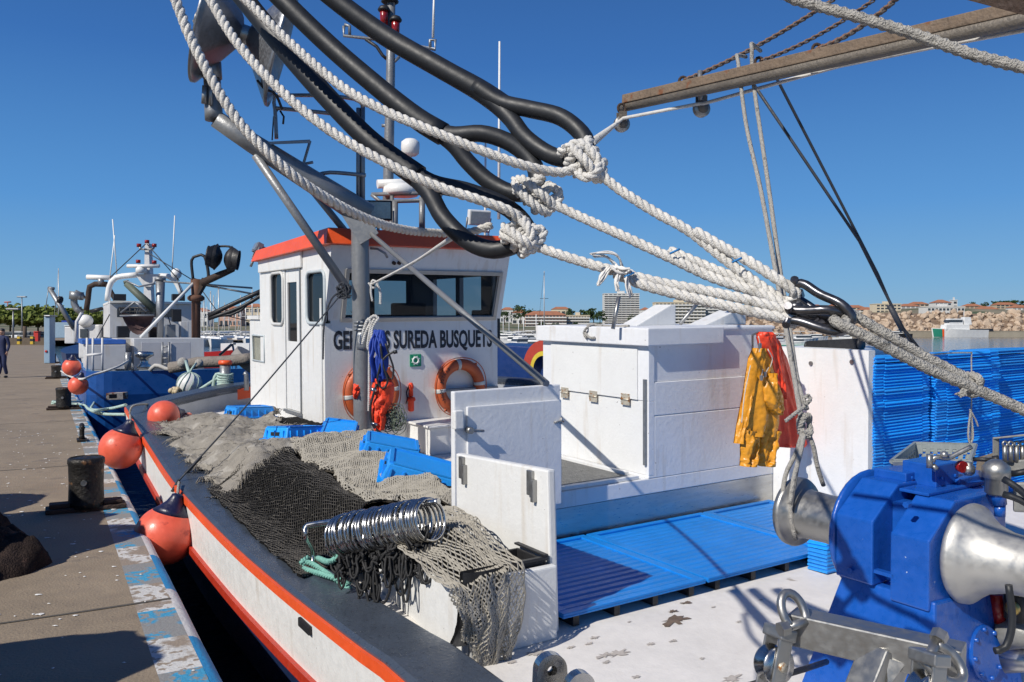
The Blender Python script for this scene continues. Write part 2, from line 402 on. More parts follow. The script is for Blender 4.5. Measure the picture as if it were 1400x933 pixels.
struct(top.build('kerb_strip', [kp_white, kp_blue])); struct(nose.build('kerb_nosing', [kn_blue, kn_white]))
# joints cut across the slab and bird droppings
jm = pm('joint_dirt', (.10, .09, .075), .95, var=.3)
mb = MB()
for s in (6.1, 12.3, 18.2, 24.5, 31, 38):
    pts = [qp(s+.03*fbm(t*.8, s), t, .004) for t in [.0+.5*i for i in range(40)]]
    for i in range(39):
        wd = .008+.008*random.random()
        mb.add([pts[i]-Qd*wd, pts[i]+Qd*wd, pts[i+1]+Qd*wd, pts[i+1]-Qd*wd], [(0, 1, 2, 3)])
for t in (2.35, 6.2):
    pts = [qp(s, t+.02*fbm(s*.6, t), .004) for s in [1+.6*i for i in range(70)]]
    for i in range(69): mb.add([pts[i]-Qn*.012, pts[i]+Qn*.012, pts[i+1]+Qn*.012, pts[i+1]-Qn*.012], [(0, 1, 2, 3)])
struct(mb.build('quay_joint', jm))
mb = MB(); rg = random.Random(3)
for i in range(330):
    s = rg.uniform(2.6, 17); t = rg.uniform(.02, 3.2) if i % 3 else rg.gauss(1.0, .5)
    r = rg.choice((.006, .008, .010, .012, .016, .024)); c = qp(s, max(.05, t), .005); el = rg.uniform(.5, 1); n = 13
    vs = [c+(V((1, 0, 0))*math.cos(2*PI*k/n)+V((0, 1, 0))*math.sin(2*PI*k/n)*el)*r*rg.uniform(.45, 1.35) for k in range(n)]
    mb.add(vs+[c+V((0, 0, .004))], [(k, (k+1) % n, n) for k in range(n)])
o = mb.build('bird_dropping_spatter', pm('guano', (.74, .73, .70), .9, var=.1)); o['kind'] = 'stuff'
tag(o, 'white bird droppings spattered over the concrete quay', 'droppings')
# bollards
def bollard(p, h, r, label, detail=True):
    t = thing('bollard', label, 'bollard', p, 'iron bollards along the quay edge')
    M = Matrix.Translation(p)
    m = MB(); prof = [(r*1.02, .03), (r, .08), (r*.97, h*.5), (r, h*.86), (r*1.05, h*.9), (r*1.04, h*.97), (r*.93, h), (r*.9, h-.012), (1e-4, h+.012)]
    m.lathe(prof, M, 22); m.build('post', bollm, t)
    m = MB(); q = V((Qn.x, Qn.y, 0)); 
    Mx = axisM(p, (0, 0, 1), Qn)
    m.box((-r*2.2, -r*.75, .003), (r*2.2, r*.75, .045), M=Mx); m.box((-r*2.0, -r*.5, .046), (-r*.9, r*.5, .085), M=Mx); m.box((r*.9, -r*.5, .046), (r*2.0, r*.5, .085), M=Mx)
    m.build('base_plate', rustdark, t, bevel=.012)
    if detail:
        m = MB(); d = -(Qd*.6-Qn*.1).normalized(); m.tube([p+d*r*.95+V((0, 0, h*.56)), p+d*(r+.035)+V((0, 0, h*.56))], .026, 10); m.build('bolt', castst, t)
    return t
bollard(gnd(118, 697), .50, .155, 'large black iron bollard with rusty rim nearest on the quay')
bollard(gnd(87, 560), .47, .15, 'black bollard second along the quay with green mooring lines round its foot')
bollard(gnd(77, 518), .47, .16, 'black bollard third along the quay beside the red fenders')
bollard(gnd(72, 497), .5, .16, 'farthest dark bollard on the quay below the grey pedestal', False)
# mooring cleat
p = gnd(112, 603); m = MB(); Mx = axisM(p, (0, 0, 1), Qd)
m.box((-.17, -.07, .003), (.17, .07, .03), M=Mx); m.lathe([(.05, .03), (.035, .08), (.035, .17), (.05, .21)], Mx, 12)
m.tube([Mx @ V(q) for q in ((-.20, 0, .215), (-.1, 0, .235), (0, 0, .24), (.1, 0, .235), (.20, 0, .215))], [.02, .034, .038, .034, .02], 10)
tag(m.build('mooring_cleat', bollm), 'small black horn cleat on the painted quay edge', 'cleat')
# low net heap at the left; tall unseen ones added to shade the quay
def heap(cs, nm, label, mat, cat, seed, z0=0.):
    xs = [c[0].x for c in cs]; ys = [c[0].y for c in cs]; rm = max(c[1] for c in cs)
    x0, x1, y0, y1 = min(xs)-rm*1.1, max(xs)+rm*1.1, min(ys)-rm*1.1, max(ys)+rm*1.1
    def f(u, v):
        x = x0+(x1-x0)*u; y = y0+(y1-y0)*v; h = -.06
        for (c, r, H) in cs:
            d = math.hypot(x-c.x, y-c.y)/r; d = max(0, d+.16*fbm(x*1.6, y*1.6, seed))
            if d < 1: h = max(h, H*(1-d**2.6)**.8)
        if h > 0: h += .09*fbm(x*3.2, y*3.2, seed+3)+.03*fbm(x*11, y*11, seed)
        return V((x, y, z0+h))
    m = MB(); m.grid(f, 90, 90); m.f, m.m, m.sm = zip(*[(q, a, b) for q, a, b in zip(m.f, m.m, m.sm) if max(m.v[i].z for i in q) > z0-.05]); return tag(m.build(nm, mat), label, cat)
brownnet = pm('brown_net_twine', (.035, .025, .022), .95, var=.5, sc=8, bump=1., bsc=80, spots=[((.08, .05, .04), .58, 5)], spec=.1)
heap([(V((-3.98, 6.0, 0)), .62, .27), (V((-4.7, 6.3, 0)), .8, .5)], 'net_and_shade_heap', 'low dark heap of brown net at the left edge of the quay', brownnet, 'fishing net', 2.)
heap([(V((-5.4, 6.1, 0)), 1.0, 1.68), (V((-6.4, 6.9, 0)), 1.05, 1.65), (V((-4.72, 5.65, 0)), .8, 1.66), (V((-4.9, 5.05, 0)), .65, 1.5), (V((-7.4, 7.3, 0)), 1.1, 1.6)], 'net_and_shade_heap', 'unseen tall heap added beyond the left edge to shade the quay', brownnet, 'fishing net', 5.)
heap([(V((-3.52, 3.02, 0)), .78, 1.66), (V((-4.1, 2.1, 0)), .8, 1.6), (V((-3.3, 2.1, 0)), .6, 1.5)], 'net_and_shade_heap', 'unseen rounded heap added left of the viewer to shade the quay', brownnet, 'fishing net', 9.)
# ================================================================ OUR BOAT
boat = thing('fishing_boat', 'white and orange fishing boat moored at the quay with GERMANS SUREDA BUSQUETS on its wheelhouse', 'fishing boat', Bp(6, 3.9, -.9))
def bmb(): return MB(BM)
# --- hull: gunwale line of the quay side (outer edge), from beyond the stern up to the knuckle and the stem
GW = [(-3.0, 1.62, .19), (0., 1.58, .18)] 
for px, py, b in ((560, 935, 1.57), (492, 882, 1.57), (380, 796, 1.57), (305, 730, 1.57), (240, 661, 1.58), (205, 610, 1.62), (190, 586, 1.66), (172, 556, 1.76)):
    q = on(px, py, b=b); GW.append((q.x, b, q.z))
gl = spline([V(g) for g in GW], .25)
kn = gl[-1]
bow = [kn, V((kn.x+.75, 2.45, kn.z+.05)), V((kn.x+1.6, 3.5, kn.z+.09)), V((kn.x+2.4, 5.24, kn.z+.12))]
bl = spline(bow, .25)
port = gl + bl[1:]
CL = 5.25
def mir(p): return V((p.x, 2*CL-p.y-.0, p.z))
stbd = [mir(p) for p in port[::-1]]; stbd = stbd[1:]
outline = port + stbd                                   # stern(quay side) -> stem -> stern (far side)
def inset(pl, d):
    out = []
    for i, p in enumerate(pl):
        t = (pl[min(i+1, len(pl)-1)]-pl[max(i-1, 0)]); t.z = 0; t.normalize()
        n = V((-t.y, t.x, 0)) * -1
        if n.dot(V((4, CL, 0))-V((p.x, p.y, 0))) < 0: n = -n
        out.append(p+n*d)
    return out
def strip(mb, A_, B_, mi=0, smooth=False):
    n = len(A_); mb.add(list(A_)+list(B_), [(i, i+1, n+i+1, n+i) for i in range(n-1)], mi, smooth)
dz = lambda pl, d: [p+V((0, 0, d)) for p in pl]
inn = inset(outline, .355)
m = bmb()
st0 = dz(outline, -.012); st1 = dz(outline, -.075)
w0 = st1; w1 = dz(inset(outline, .015), -.40)
n_ = len(outline)
strip(m, w0, w1, 0); 
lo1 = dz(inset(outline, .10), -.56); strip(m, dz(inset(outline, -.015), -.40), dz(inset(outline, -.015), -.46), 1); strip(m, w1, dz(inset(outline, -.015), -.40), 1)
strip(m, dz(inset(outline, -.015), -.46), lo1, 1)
strip(m, lo1, dz(inset(outline, .55), -1.9), 2)
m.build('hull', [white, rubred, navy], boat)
m = bmb(); so = inset(outline, -.018)
strip(m, dz(so, -.012), dz(so, -.070)); strip(m, dz(outline, -.010), dz(so, -.012)); strip(m, dz(so, -.070), dz(outline, -.074))
m.build('gunwale_stripe', orange, boat)
m = bmb(); strip(m, dz(outline, 0), dz(inset(outline, .03), .012)); strip(m, dz(inset(outline, .03), .012), dz(inset(outline, .33), .012)); strip(m, dz(inset(outline, .33), .012), dz(inn, -.005)); strip(m, dz(outline, 0), dz(outline, -.03)); strip(m, dz(inn, -.005), dz(inn, -.10))
m.build('gunwale', capgrey, boat)
# hawse slot in the side
q0 = on(413, 857, b=1.545); m = bmb(); m.box((q0.x-.09, 1.55, q0.z-.025), (q0.x+.09, 1.57, q0.z+.025)); m.build('scupper', dark, boat, bevel=.006)
# bulwark inside at the bow (grey, then orange) and foredeck
ins = dz(inn, -.05)
m = bmb(); bi = [i for i, p in enumerate(outline) if p.x > kn.x-2.2]
A_ = [dz(inn, -.06)[i] for i in bi]; B_ = [V((p.x, p.y, .30)) for p in A_]
strip(m, A_, B_); m.build('bulwark', pm('bulwark_grey', (.40, .41, .42), .5, var=.15, sc=4, bump=.2), boat)
k0 = onW(262, 556, a=kn.x+.75); 
def deck_poly():
    pl = [p for p in inset(outline, .30)]
    return pl
dp = deck_poly(); m = bmb()
AFT = 12.0
main = [V((p.x, p.y, .15)) for p in dp if p.x < AFT]
L_ = [p for p in main if p.y < CL]; R_ = [p for p in main if p.y >= CL]
R_ = [V((p.x, p.y, p.z)) for p in L_]; R_ = [V((p.x, 2*CL-p.y, .15)) for p in L_]
strip(m, L_, R_); m.build('deck', deckm, boat)
fd = [V((p.x, p.y, .34)) for p in dp if p.x >= AFT-.3]
m = bmb(); c_ = V((AFT, CL, .34)); m.add([c_]+fd, [(0, i, i+1) for i in range(1, len(fd))]); m.hexa([V((AFT-.06, 1.95, .15)), V((AFT, 1.95, .15)), V((AFT, 8.4, .15)), V((AFT-.06, 8.4, .15)), V((AFT-.06, 1.95, .339)), V((AFT, 1.95, .339)), V((AFT, 8.4, .339)), V((AFT-.06, 8.4, .339))]); m.build('foredeck', deckm, boat)
# orange bulwark panels at the bow
def panel_on(mb, px0, py0, px1, py1, a0, a1, h, th=.03, mi=0):
    p, q = on(px0, py0, a=a0), on(px1, py1, a=a1); t = (q-p); t.z = 0; n = V((t.y, -t.x, 0)).normalized()*th
    mb.hexa([p-V((0, 0, h)), q-V((0, 0, h)), q-V((0, 0, h))+n, p-V((0, 0, h))+n, p, q, q+n, p+n], mi)
m = bmb(); panel_on(m, 264, 543, 345, 529, kn.x+.95, kn.x+1.3, .17); m.build('bulwark_panel', orange, boat, bevel=.008)
# --- wheelhouse -------------------------------------------------
AW, BW = 9.40, 3.48; CT = 2.60; CB = .12
BE = on(684, 480, a=AW).y
LEAN = .26; CK = 1.74
wh = bpy.data.objects.new('wheelhouse', None)
def wall(mb, o, u, v, n, W, H, holes, th, mi=0):
    """a wall slab in the plane o + u*x + v*y with rectangular openings, thickness th along n"""
    xs = sorted({0, W} | {max(0, min(W, h[i])) for h in holes for i in (0, 2)}); ys = sorted({0, H} | {max(0, min(H, h[i])) for h in holes for i in (1, 3)})
    o, u, v, n = V(o), V(u), V(v), V(n)
    for j in range(len(ys)-1):
        i = 0
        while i < len(xs)-1:
            def solid(k):
                cx, cy = (xs[k]+xs[k+1])/2, (ys[j]+ys[j+1])/2
                return not any(h[0] < cx < h[2] and h[1] < cy < h[3] for h in holes)
            if not solid(i): i += 1; continue
            k = i
            while k+1 < len(xs)-1 and solid(k+1): k += 1
            x0, x1, y0, y1 = xs[i], xs[k+1], ys[j], ys[j+1]
            P = [o+u*x0+v*y0, o+u*x1+v*y0, o+u*x1+v*y1, o+u*x0+v*y1]
            mb.hexa([P[0], P[1], P[1]+n*th, P[0]+n*th, P[3], P[2], P[2]+n*th, P[3]+n*th], mi); i = k+1
X, Y_, Z = V((1, 0, 0)), V((0, 1, 0)), V((0, 0, 1))
def lw(px, py): q = on(px, py, b=BW); return q.x-AW, q.z-CB
m = bmb(); LW = 2.50
w1 = lw(388, 443)[0], lw(380, 443)[1], lw(371, 374)[0], lw(380, 374)[1]
dr = lw(411, 443)[0], lw(400, 562)[1], lw(389, 374)[0], lw(400, 366)[1]
w2 = lw(445, 440)[0], lw(432, 442)[1], lw(420, 373)[0], lw(432, 372)[1]
holesL = [w1, dr, w2]
wall(m, (AW, BW, CB), X, Z, Y_, LW, CT-CB, holesL, .07)
# the wedge where the after windows lean out
m.prism([(AW, BW, CK), (AW, BW, CT), (AW-LEAN, BW, CT)], (0, .07, 0))
m.prism([(AW, BE-.07, CK), (AW, BE-.07, CT), (AW-LEAN, BE-.07, CT)], (0, .07, 0))
# after wall: upright below, leaning above with the long window
vv = V((-LEAN, 0, CT-CK)).normalized(); HH = V((-LEAN, 0, CT-CK)).length
wall(m, (AW, BW+.071, CB), Y_, Z, X, BE-BW-.142, CK-CB, [], .07)
def aw(px, py):
    n = vv.cross(Y_); o = BI @ V((0, 0, EYE)); d = BI.to_3x3() @ V(((px-700)/F, 1, -(py-HOR)/F)); t = (V((AW, BW, CK))-o).dot(n)/d.dot(n)
    q = o+d*t-V((AW, BW, CK)); return q.y, q.dot(vv)
ww = (aw(470, 440)[0], aw(560, 441)[1], aw(677, 440)[0], aw(560, 374)[1])
win = (ww[0], max(.03, ww[1]), min(ww[2], BE-BW-.12), ww[3])
wall(m, (AW, BW+.071, CK), Y_, vv, vv.cross(Y_)*-1 if (vv.cross(Y_)*-1).x > 0 else vv.cross(Y_), BE-BW-.142, HH, [(win[0]-.07, win[1], win[2]-.07, win[3])], .06)
# fore and far walls with their windows, floor
wall(m, (AW+LW, BW+.001, CB), Y_, Z, X, BE-BW-.002, CT-CB, [(.2, 1.5, .8, 2.2), (.9, 1.5, 1.6, 2.2), (1.7, 1.5, 2.3, 2.2)], .07)
wall(m, (AW+.072, BE-.07, CB), X, Z, Y_, LW-.074, CT-CB, [(.3, 1.5, .9, 2.2), (1.0, 1.5, 1.7, 2.2)], .07)
m.hexa([V((AW+.1, BW+.1, .3)), V((AW+LW-.1, BW+.1, .3)), V((AW+LW-.1, BE-.1, .3)), V((AW+.1, BE-.1, .3)), V((AW+.1, BW+.1, .36)), V((AW+LW-.1, BW+.1, .36)), V((AW+LW-.1, BE-.1, .36)), V((AW+.1, BE-.1, .36))])
wheel = m.build('wheelhouse', white, boat)
def wmb(): return bmb()
# white head band and corner post mouldings
m = bmb(); hb0 = lw(411, 371)[1]
m.box((AW+lw(414, 372)[0], BW-.035, CB+lw(390, 369)[1]), (AW+LW+.03, BW-.002, CT-.01)); m.build('head_band', white, wheel, bevel=.012)
m = bmb(); m.box((AW+.06, BW-.02, .2), (AW+.11, BW-.001, 2.0)); m.build('moulding', white, wheel, bevel=.006)
# side door
m = bmb(); dx0, dz0, dx1, dz1 = dr
gx0, gz0, gx1, gz1 = lw(405, 467)[0], lw(398, 467)[1], lw(391.5, 386)[0], lw(398, 386)[1]
wall(m, (AW+dx0+.012, BW+.012, CB+dz0+.012), X, Z, Y_, dx1-dx0-.024, dz1-dz0-.024, [(gx0-dx0-.012, gz0-dz0-.012, gx1-dx0-.012, gz1-dz0-.012)], .045)
door = m.build('door', white, wheel)
m = bmb(); m.box((AW+gx0, BW+.03, CB+gz0), (AW+gx1, BW+.036, CB+gz1)); m.build('door_window', glassdk, wheel)
m = bmb(); m.box((AW+dx0-.05, BW-.03, CB+dz0-.03), (AW+dx1+.03, BW-.002, CB+dz0+.005)); m.box((AW+dx0-.03, BW-.018, CB+dz0+.0055), (AW+dx0-.005, BW-.003, CB+dz1)); m.build('door_rail', galv, wheel, bevel=.004)
def framed(x0, z0, x1, z1, fr, nm='window'):
    f = bmb(); r = .03
    def rr(e, k):
        pts = []; rad = .09
        for (cx, cz, a0) in ((x1-rad, z1-rad, 0), (x0+rad, z1-rad, 90), (x0+rad, z0+rad, 180), (x1-rad, z0+rad, 270)):
            for i in range(5): a = R(a0+22.5*i); pts.append(V((AW+cx+(rad+e)*math.cos(a), BW+k, CB+cz+(rad+e)*math.sin(a))))
        return pts
    f.tube(rr(.005, -.006), .022, 8, closed=True); f.build('window_frame', fr, wheel)
    g = bmb(); g.box((AW+x0, BW+.022, CB+z0), (AW+x1, BW+.03, CB+z1)); g.build('window_glass', glassdk, wheel)
    return rr
rim = pm('grey_window_gasket', (.45, .5, .52), .5, var=.1)
framed(*w2, rim); framed(*w1, pm('white_window_gasket', (.6, .6, .58), .5, var=.1))
# after window: aluminium frame, panes, the mullion
alu = pm('anodised_window_frame', (.46, .44, .40), .45, .4, var=.15)
m = bmb(); nn = vv.cross(Y_); nn = nn if nn.x < 0 else -nn
def ap(y, t, d=0): return V((AW, BW+y, CK)) + vv*t + nn*d
def bar(mb, y0, t0, y1, t1, d0, d1, mi=0):
    mb.hexa([ap(y0, t0, d0), ap(y1, t0, d0), ap(y1, t0, d1), ap(y0, t0, d1), ap(y0, t1, d0), ap(y1, t1, d0), ap(y1, t1, d1), ap(y0, t1, d1)], mi)
fw = .045
bar(m, win[0]-fw, win[3]-.005, win[2]+fw, win[3]+fw, .003, .025); bar(m, win[0]-fw, win[1]-fw, win[2]+fw, win[1]+.005, .003, .025)
bar(m, win[0]-fw, win[1]+.006, win[0]+.005, win[3]-.006, .003, .024); bar(m, win[2]-.005, win[1]+.006, win[2]+fw, win[3]-.006, .003, .024)
m.build('window_frame', alu, wheel, bevel=.004)
m = bmb(); bar(m, win[0], win[1], win[2], win[3], -.035, -.028); m.build('window_glass', glass, wheel)
m = bmb(); 
for px in (523, 583): y = aw(px, 410)[0]; bar(m, y-.03, win[1]+.004, y+.03, win[3]-.004, -.026, -.002)
# inside: console, seat, chart table, curtain post
m2 = bmb(); m2.box((AW+.12, BW+1.0, .36), (AW+.6, BE-.12, 1.42)); m2.box((AW+.2, BW+1.5, 1.421), (AW+.55, BW+2.1, 1.70)); m2.box((AW+.15, BW+2.25, 1.421), (AW+.5, BW+2.5, 1.85)); m2.build('console', dark, wheel, bevel=.02)
m2 = bmb(); m2.box((AW+1.0, BW+1.35, .36), (AW+1.35, BW+1.75, .95)); m2.box((AW+.95, BW+1.3, .951), (AW+1.4, BW+1.8, 1.08)); m2.box((AW+.93, BW+1.3, 1.081), (AW+1.03, BW+1.8, 1.95)); m2.build('helm_seat', dark, wheel, bevel=.03)
m2 = bmb(); wall(m2, (AW+LW-.012, BW+.08, .361), Y_, Z, X, BE-BW-.16, 2.16, [(.13, 1.27, .71, 1.94), (.83, 1.27, 1.51, 1.94), (1.63, 1.27, 2.16, 1.94)], .010); wall(m2, (AW+.09, BE-.083, .361), X, Z, Y_, LW-.12, 2.16, [(.25, 1.27, .86, 1.94), (.96, 1.27, 1.66, 1.94)], .010); m2.build('wall_lining', interior, wheel)
m2 = bmb(); m2.box((AW+.09, BW+.09, 2.53), (AW+LW-.02, BE-.09, 2.59)); m2.build('ceiling_lining', interior, wheel)
# lettering
def text_mesh(body, name, size, xs, bold, M, mat, parent, depth=.003):
    cu = bpy.data.curves.new(name, 'FONT'); cu.body = body; cu.size = size; cu.extrude = depth; cu.offset = bold; cu.resolution_u = 3
    tmp = bpy.data.objects.new(name, cu); COL.objects.link(tmp); bpy.context.view_layer.update()
    me = bpy.data.meshes.new_from_object(tmp.evaluated_get(bpy.context.evaluated_depsgraph_get())); bpy.data.objects.remove(tmp)
    ws = [v.co.x for v in me.vertices]; x0, x1 = min(ws), max(ws)
    sx = xs/(x1-x0)
    me.transform(M @ Matrix.Diagonal((sx, 1, 1, 1)) @ Matrix.Translation((-x0, 0, 0))); me.transform(Matrix.Translation(-OFF[parent]) if parent else Matrix())
    me.materials.clear(); me.materials.append(mat); me.polygons.foreach_set('material_index', [0]*len(me.polygons))
    o = bpy.data.objects.new(name, me); COL.objects.link(o); o.parent = parent; OFF[o] = OFF.get(parent, V()); return o
p0, p1 = on(456, 477.5, a=AW-.002), on(672.5, 473.5, a=AW-.002); ph = on(456, 453, a=AW-.002)
xd = (p1-p0); wd = xd.length; xd.normalize(); zd = V((0, 0, 1)); nd_ = xd.cross(zd)
Mt = BM @ Matrix((( xd.x, zd.x, nd_.x, p0.x), (xd.y, zd.y, nd_.y, p0.y), (xd.z, zd.z, nd_.z, p0.z), (0, 0, 0, 1)))
text_mesh('GERMANS SUREDA BUSQUETS', 'lettering', (ph.z-p0.z)*1.42, wd, .009, Mt, lettering, wheel)
# green muster sign with a white ring
sg = wheel
q = on(568, 493, a=AW-.004); m = bmb(); hs = .075; m.box((q.x-.006, q.y-hs, q.z-hs), (q.x+.003, q.y+hs, q.z+hs)); gs = m.build('lifebuoy_sign', signgreen, wheel)
m = bmb(); m.tube([V((q.x-.008, q.y+.038*math.cos(a), q.z+.038*math.sin(a))) for a in [2*PI*i/20 for i in range(20)]], .011, 6, closed=True, flat=1)
for i in range(8): a = 2*PI*i/8+.39; m.box((q.x-.0095, q.y+.054*math.cos(a)-.006, q.z+.054*math.sin(a)-.006), (q.x-.0065, q.y+.054*math.cos(a)+.006, q.z+.054*math.sin(a)+.006))
m.build('sign_emblem', pm('sign_white', (.75, .78, .75), .4, var=.03, bump=0), wheel)
# roof slab, sloped fascia
c0 = 2.605; 
m = bmb(); a0, a1, b0, b1 = AW-LEAN-.10, AW+LW+.16, BW-.10, BE+.08
lo_ = [V((a0, b0, c0)), V((a1, b0, c0-.06)), V((a1, b1, c0-.06)), V((a0, b1, c0))]; 
hi_ = [V((a0+.10, b0+.06, c0+.19)), V((a1-.06, b0+.06, c0+.10)), V((a1-.06, b1-.06, c0+.10)), V((a0+.10, b1-.06, c0+.19))]
m.hexa(lo_+hi_); m.build('roof', orange, wheel, bevel=.015)
for yy in (.86, .93):
    q = on(538 if yy < .9 else 545, 359.5, a=AW-LEAN*.9); m = bmb(); t_ = aw(538 if yy < .9 else 545, 359.5); m.tube([ap(t_[0], t_[1], -.01), ap(t_[0], t_[1], .03)], .022, 10); m.build('vent_cap', rustdark, wheel)
q = aw(507, 340); m = bmb(); m.tube([ap(q[0], q[1], 0), ap(q[0]+.04, q[1]+.02, .10), ap(q[0]+.12, q[1]-.02, .14), ap(q[0]+.16, q[1]-.07, .13)], .014, 8); m.build('hook', galv, wheel)
# lower forward cabin beyond the wheelhouse
m = bmb(); xa = AW+LW+.071; wz0, wz1 = lw(355, 494)[1], lw(355, 459)[1]; wx0, wx1 = lw(362, 480)[0]-LW-.07, lw(346, 480)[0]-LW-.07
xl = lw(343.5, 480)[0]-LW-.07; H_ = lw(360, 437)[1]
wall(m, (xa, BW, CB), X, Z, Y_, xl, H_, [(wx0, wz0, wx1, wz1)], .06); wall(m, (xa+xl, BW+.001, CB), Y_, Z, X, 2.6, H_-.01, [], .06)
m.hexa([V((xa, BW-.03, CB+H_)), V((xa+xl+.09, BW-.03, CB+H_)), V((xa+xl+.09, BW+2.65, CB+H_)), V((xa, BW+2.65, CB+H_)), V((xa, BW-.03, CB+H_+.05)), V((xa+xl+.09, BW-.03, CB+H_+.05)), V((xa+xl+.09, BW+2.65, CB+H_+.05)), V((xa, BW+2.65, CB+H_+.05))])
fc = m.build('fore_cabin', white, boat)
m = bmb(); m.box((xa+wx0, BW+.02, CB+wz0), (xa+wx1, BW+.026, CB+wz1)); m.build('window_glass', pm('frosted_pane', (.30, .30, .24), .35, var=.3, sc=5), fc)
m = bmb(); m.tube([V((xa+x, BW-.004, CB+z)) for x, z in ((wx0, wz0), (wx1, wz0), (wx1, wz1), (wx0, wz1))], .014, 6, closed=True); m.build('window_frame', rim, fc)
# --- box deckhouse with the fish door ----------------------------
BX, AX = 4.38, 4.86; BR = 5.80
boxA1 = 6.27; ct = 1.72
pl_t = on(887, 655, a=AX).z
m = bmb(); m.box((AX+.002, 3.42, .15), (boxA1, BR, pl_t-.12)); pl = m.build('steel_plinth', steel, boat)
m = bmb(); m.box((AX, 3.40, pl_t-.118), (boxA1, BR, pl_t), 0); sill = m.build('plinth_top', white_rough, boat, bevel=.008)
dx0 = on(885, 560, b=BX).x-AX; dx1 = on(764, 560, b=BX).x-AX; dzt = on(868, 547, b=BX).z; dzt2 = on(770, 538, b=BX).z
m = bmb(); H_ = ct-pl_t-.001
wall(m, (AX, BX, pl_t+.001), X, Z, Y_, boxA1-AX, H_, [(.03, .02, boxA1-AX-.12, dzt-pl_t)], .06)      # quay-side wall with the opening
s1 = on(887, 570, a=AX).z; s2 = on(887, 523, a=AX).z; ZB = pl_t+.001
yb = BX+.061
m.box((AX, yb, ZB), (AX+.06, BR, s1-.004)); m.box((AX+.004, yb, s1-.0038), (AX+.06, BR, s1+.0038)); m.box((AX, yb, s1+.004), (AX+.06, BR, s2-.004)); m.box((AX+.010, yb, s2-.0038), (AX+.06, BR, ct))
m.box((AX+.061, BX+.066, ZB), (boxA1-.061, BX+.10, ct-.05)); m.box((boxA1-.06, BX+.101, ZB), (boxA1, BR, ct)); m.box((AX+.061, BX+.101, ct-.05), (boxA1-.061, BR, ct-.003))
dh = m.build('deckhouse', white_rough, boat, bevel=.005, seg=1)
# upper hatch flap of the quay-side face, hinges
m = bmb(); m.box((AX+.12, BX-.012, dzt+.004), (boxA1-.14, BX-.001, ct-.16)); m.build('hatch_flap', white, dh, bevel=.004)
hm = pm('rusty_hinge', (.55, .5, .4), .5, .3, var=.3, sc=20, spots=[((.32, .14, .04), .55, 40)])
for px, py in ((774, 537), (813, 542), (857, 546)):
    q = on(px, py, b=BX); m = bmb(); m.box((q.x-.05, BX-.019, q.z+.006), (q.x+.05, BX-.0135, q.z+.045)); m.box((q.x-.05, BX-.019, q.z-.045), (q.x+.05, BX-.0135, q.z-.006)); m.tube([V((q.x-.05, BX-.018, q.z)), V((q.x+.05, BX-.018, q.z))], .008, 8)
    m.build('hinge', hm, dh)
m = bmb(); m.box((AX+.032, BX+.004, ZB+.022), (boxA1-.122, BX+.03, dzt-.002)); m.build('lower_panel', white, dh, bevel=.003)
m = bmb(); m.box((AX+.015, BX-.02, ZB+.1), (AX+.045, BX-.002, dzt+.17)); m.build('door_stile', galv, dh, bevel=.003)
# lid
m = bmb(); lz0, lz1 = on(887, 473, a=AX).z, on(887, 449, a=AX).z; lx = on(990, 466, a=AX-.05).y
m.box((AX-.05, BX-.05, lz0), (boxA1+.04, lx, lz1)); m.box((AX-.004, lx+.001, lz1-.03), (boxA1+.04, BR+.01, lz1-.004))
m.build('deckhouse_lid', white_rough, dh, bevel=.008)
for px0, py0, px1, py1, a_ in ((869, 447, 924, 420, AX+.7), (963, 446, 1020, 424, AX+.55)):
    q0, q1 = on(px0, py0, a=a_), on(px1, py1, a=a_); m = bmb()
    m.prism([(a_, q0.y, lz1-.003), (a_, q1.y, lz1-.003), (a_, q1.y, q1.z+.02), (a_, q1.y-.06, q1.z+.02)], (.22, 0, 0)); m.build('roof_wedge', white, dh, bevel=.01)
for a_, pts in ((AX+.25, ((838, 450), (846, 406), )), (AX+.2, ((930, 443), (947, 423), (967, 398)))):
    m = bmb(); m.tube([on(px, py, a=a_) for px, py in pts], .016, 8); m.build('rod', castst, dh)
# step mat and sill inside the doorway
m = bmb(); m.box((AX+.10, 3.62, pl_t+.002), (boxA1-.3, BX-.10, pl_t+.014)); m.build('sill_mat', pm('grey_grip_mat', (.2, .2, .19), .9, var=.3, sc=20, bump=.8, bsc=120), boat)
for py_ in (3.5,):
    m = bmb(); m.box((AX+.02, 3.55, pl_t+.001), (AX+.07, 4.3, pl_t+.03)); m.box((AX+.18, BX-.085, pl_t+.001), (boxA1-.3, BX-.045, pl_t+.035)); m.build('sill_rail', white, boat, bevel=.005)
# swung-open door (grey-white) seen nearly face on
da = 4.76; P0, P1 = on(621, 536, a=da), on(768, 526, a=da-.02); zb = on(770, 678, a=da).z
m = bmb(); m.hexa([V((da, P0.y, zb-.06)), V((da, P1.y, zb)), V((da+.05, P1.y, zb)), V((da+.05, P0.y, zb-.06)), V((da, P0.y, P0.z)), V((da, P1.y, P1.z)), V((da+.05, P1.y, P1.z)), V((da+.05, P0.y, P0.z))])
door2 = m.build('hold_door', white_rough, boat, bevel=.008)
m = bmb(); ins_ = .07; m.box((da-.022, P0.y+.085, zb-.05), (da-.001, P1.y-.004, P0.z-.10)); m.build('door_panel', white_rough, door2, bevel=.006)
q = on(640, 588, a=da-.03); m = bmb(); m.tube([V((da-.022, q.y, q.z)), V((da-.075, q.y, q.z))], .022, 10); m.tube([V((da-.06, q.y-.02, q.z)), V((da-.06, q.y+.10, q.z-.012))], .009, 8); m.build('latch', castst, door2)
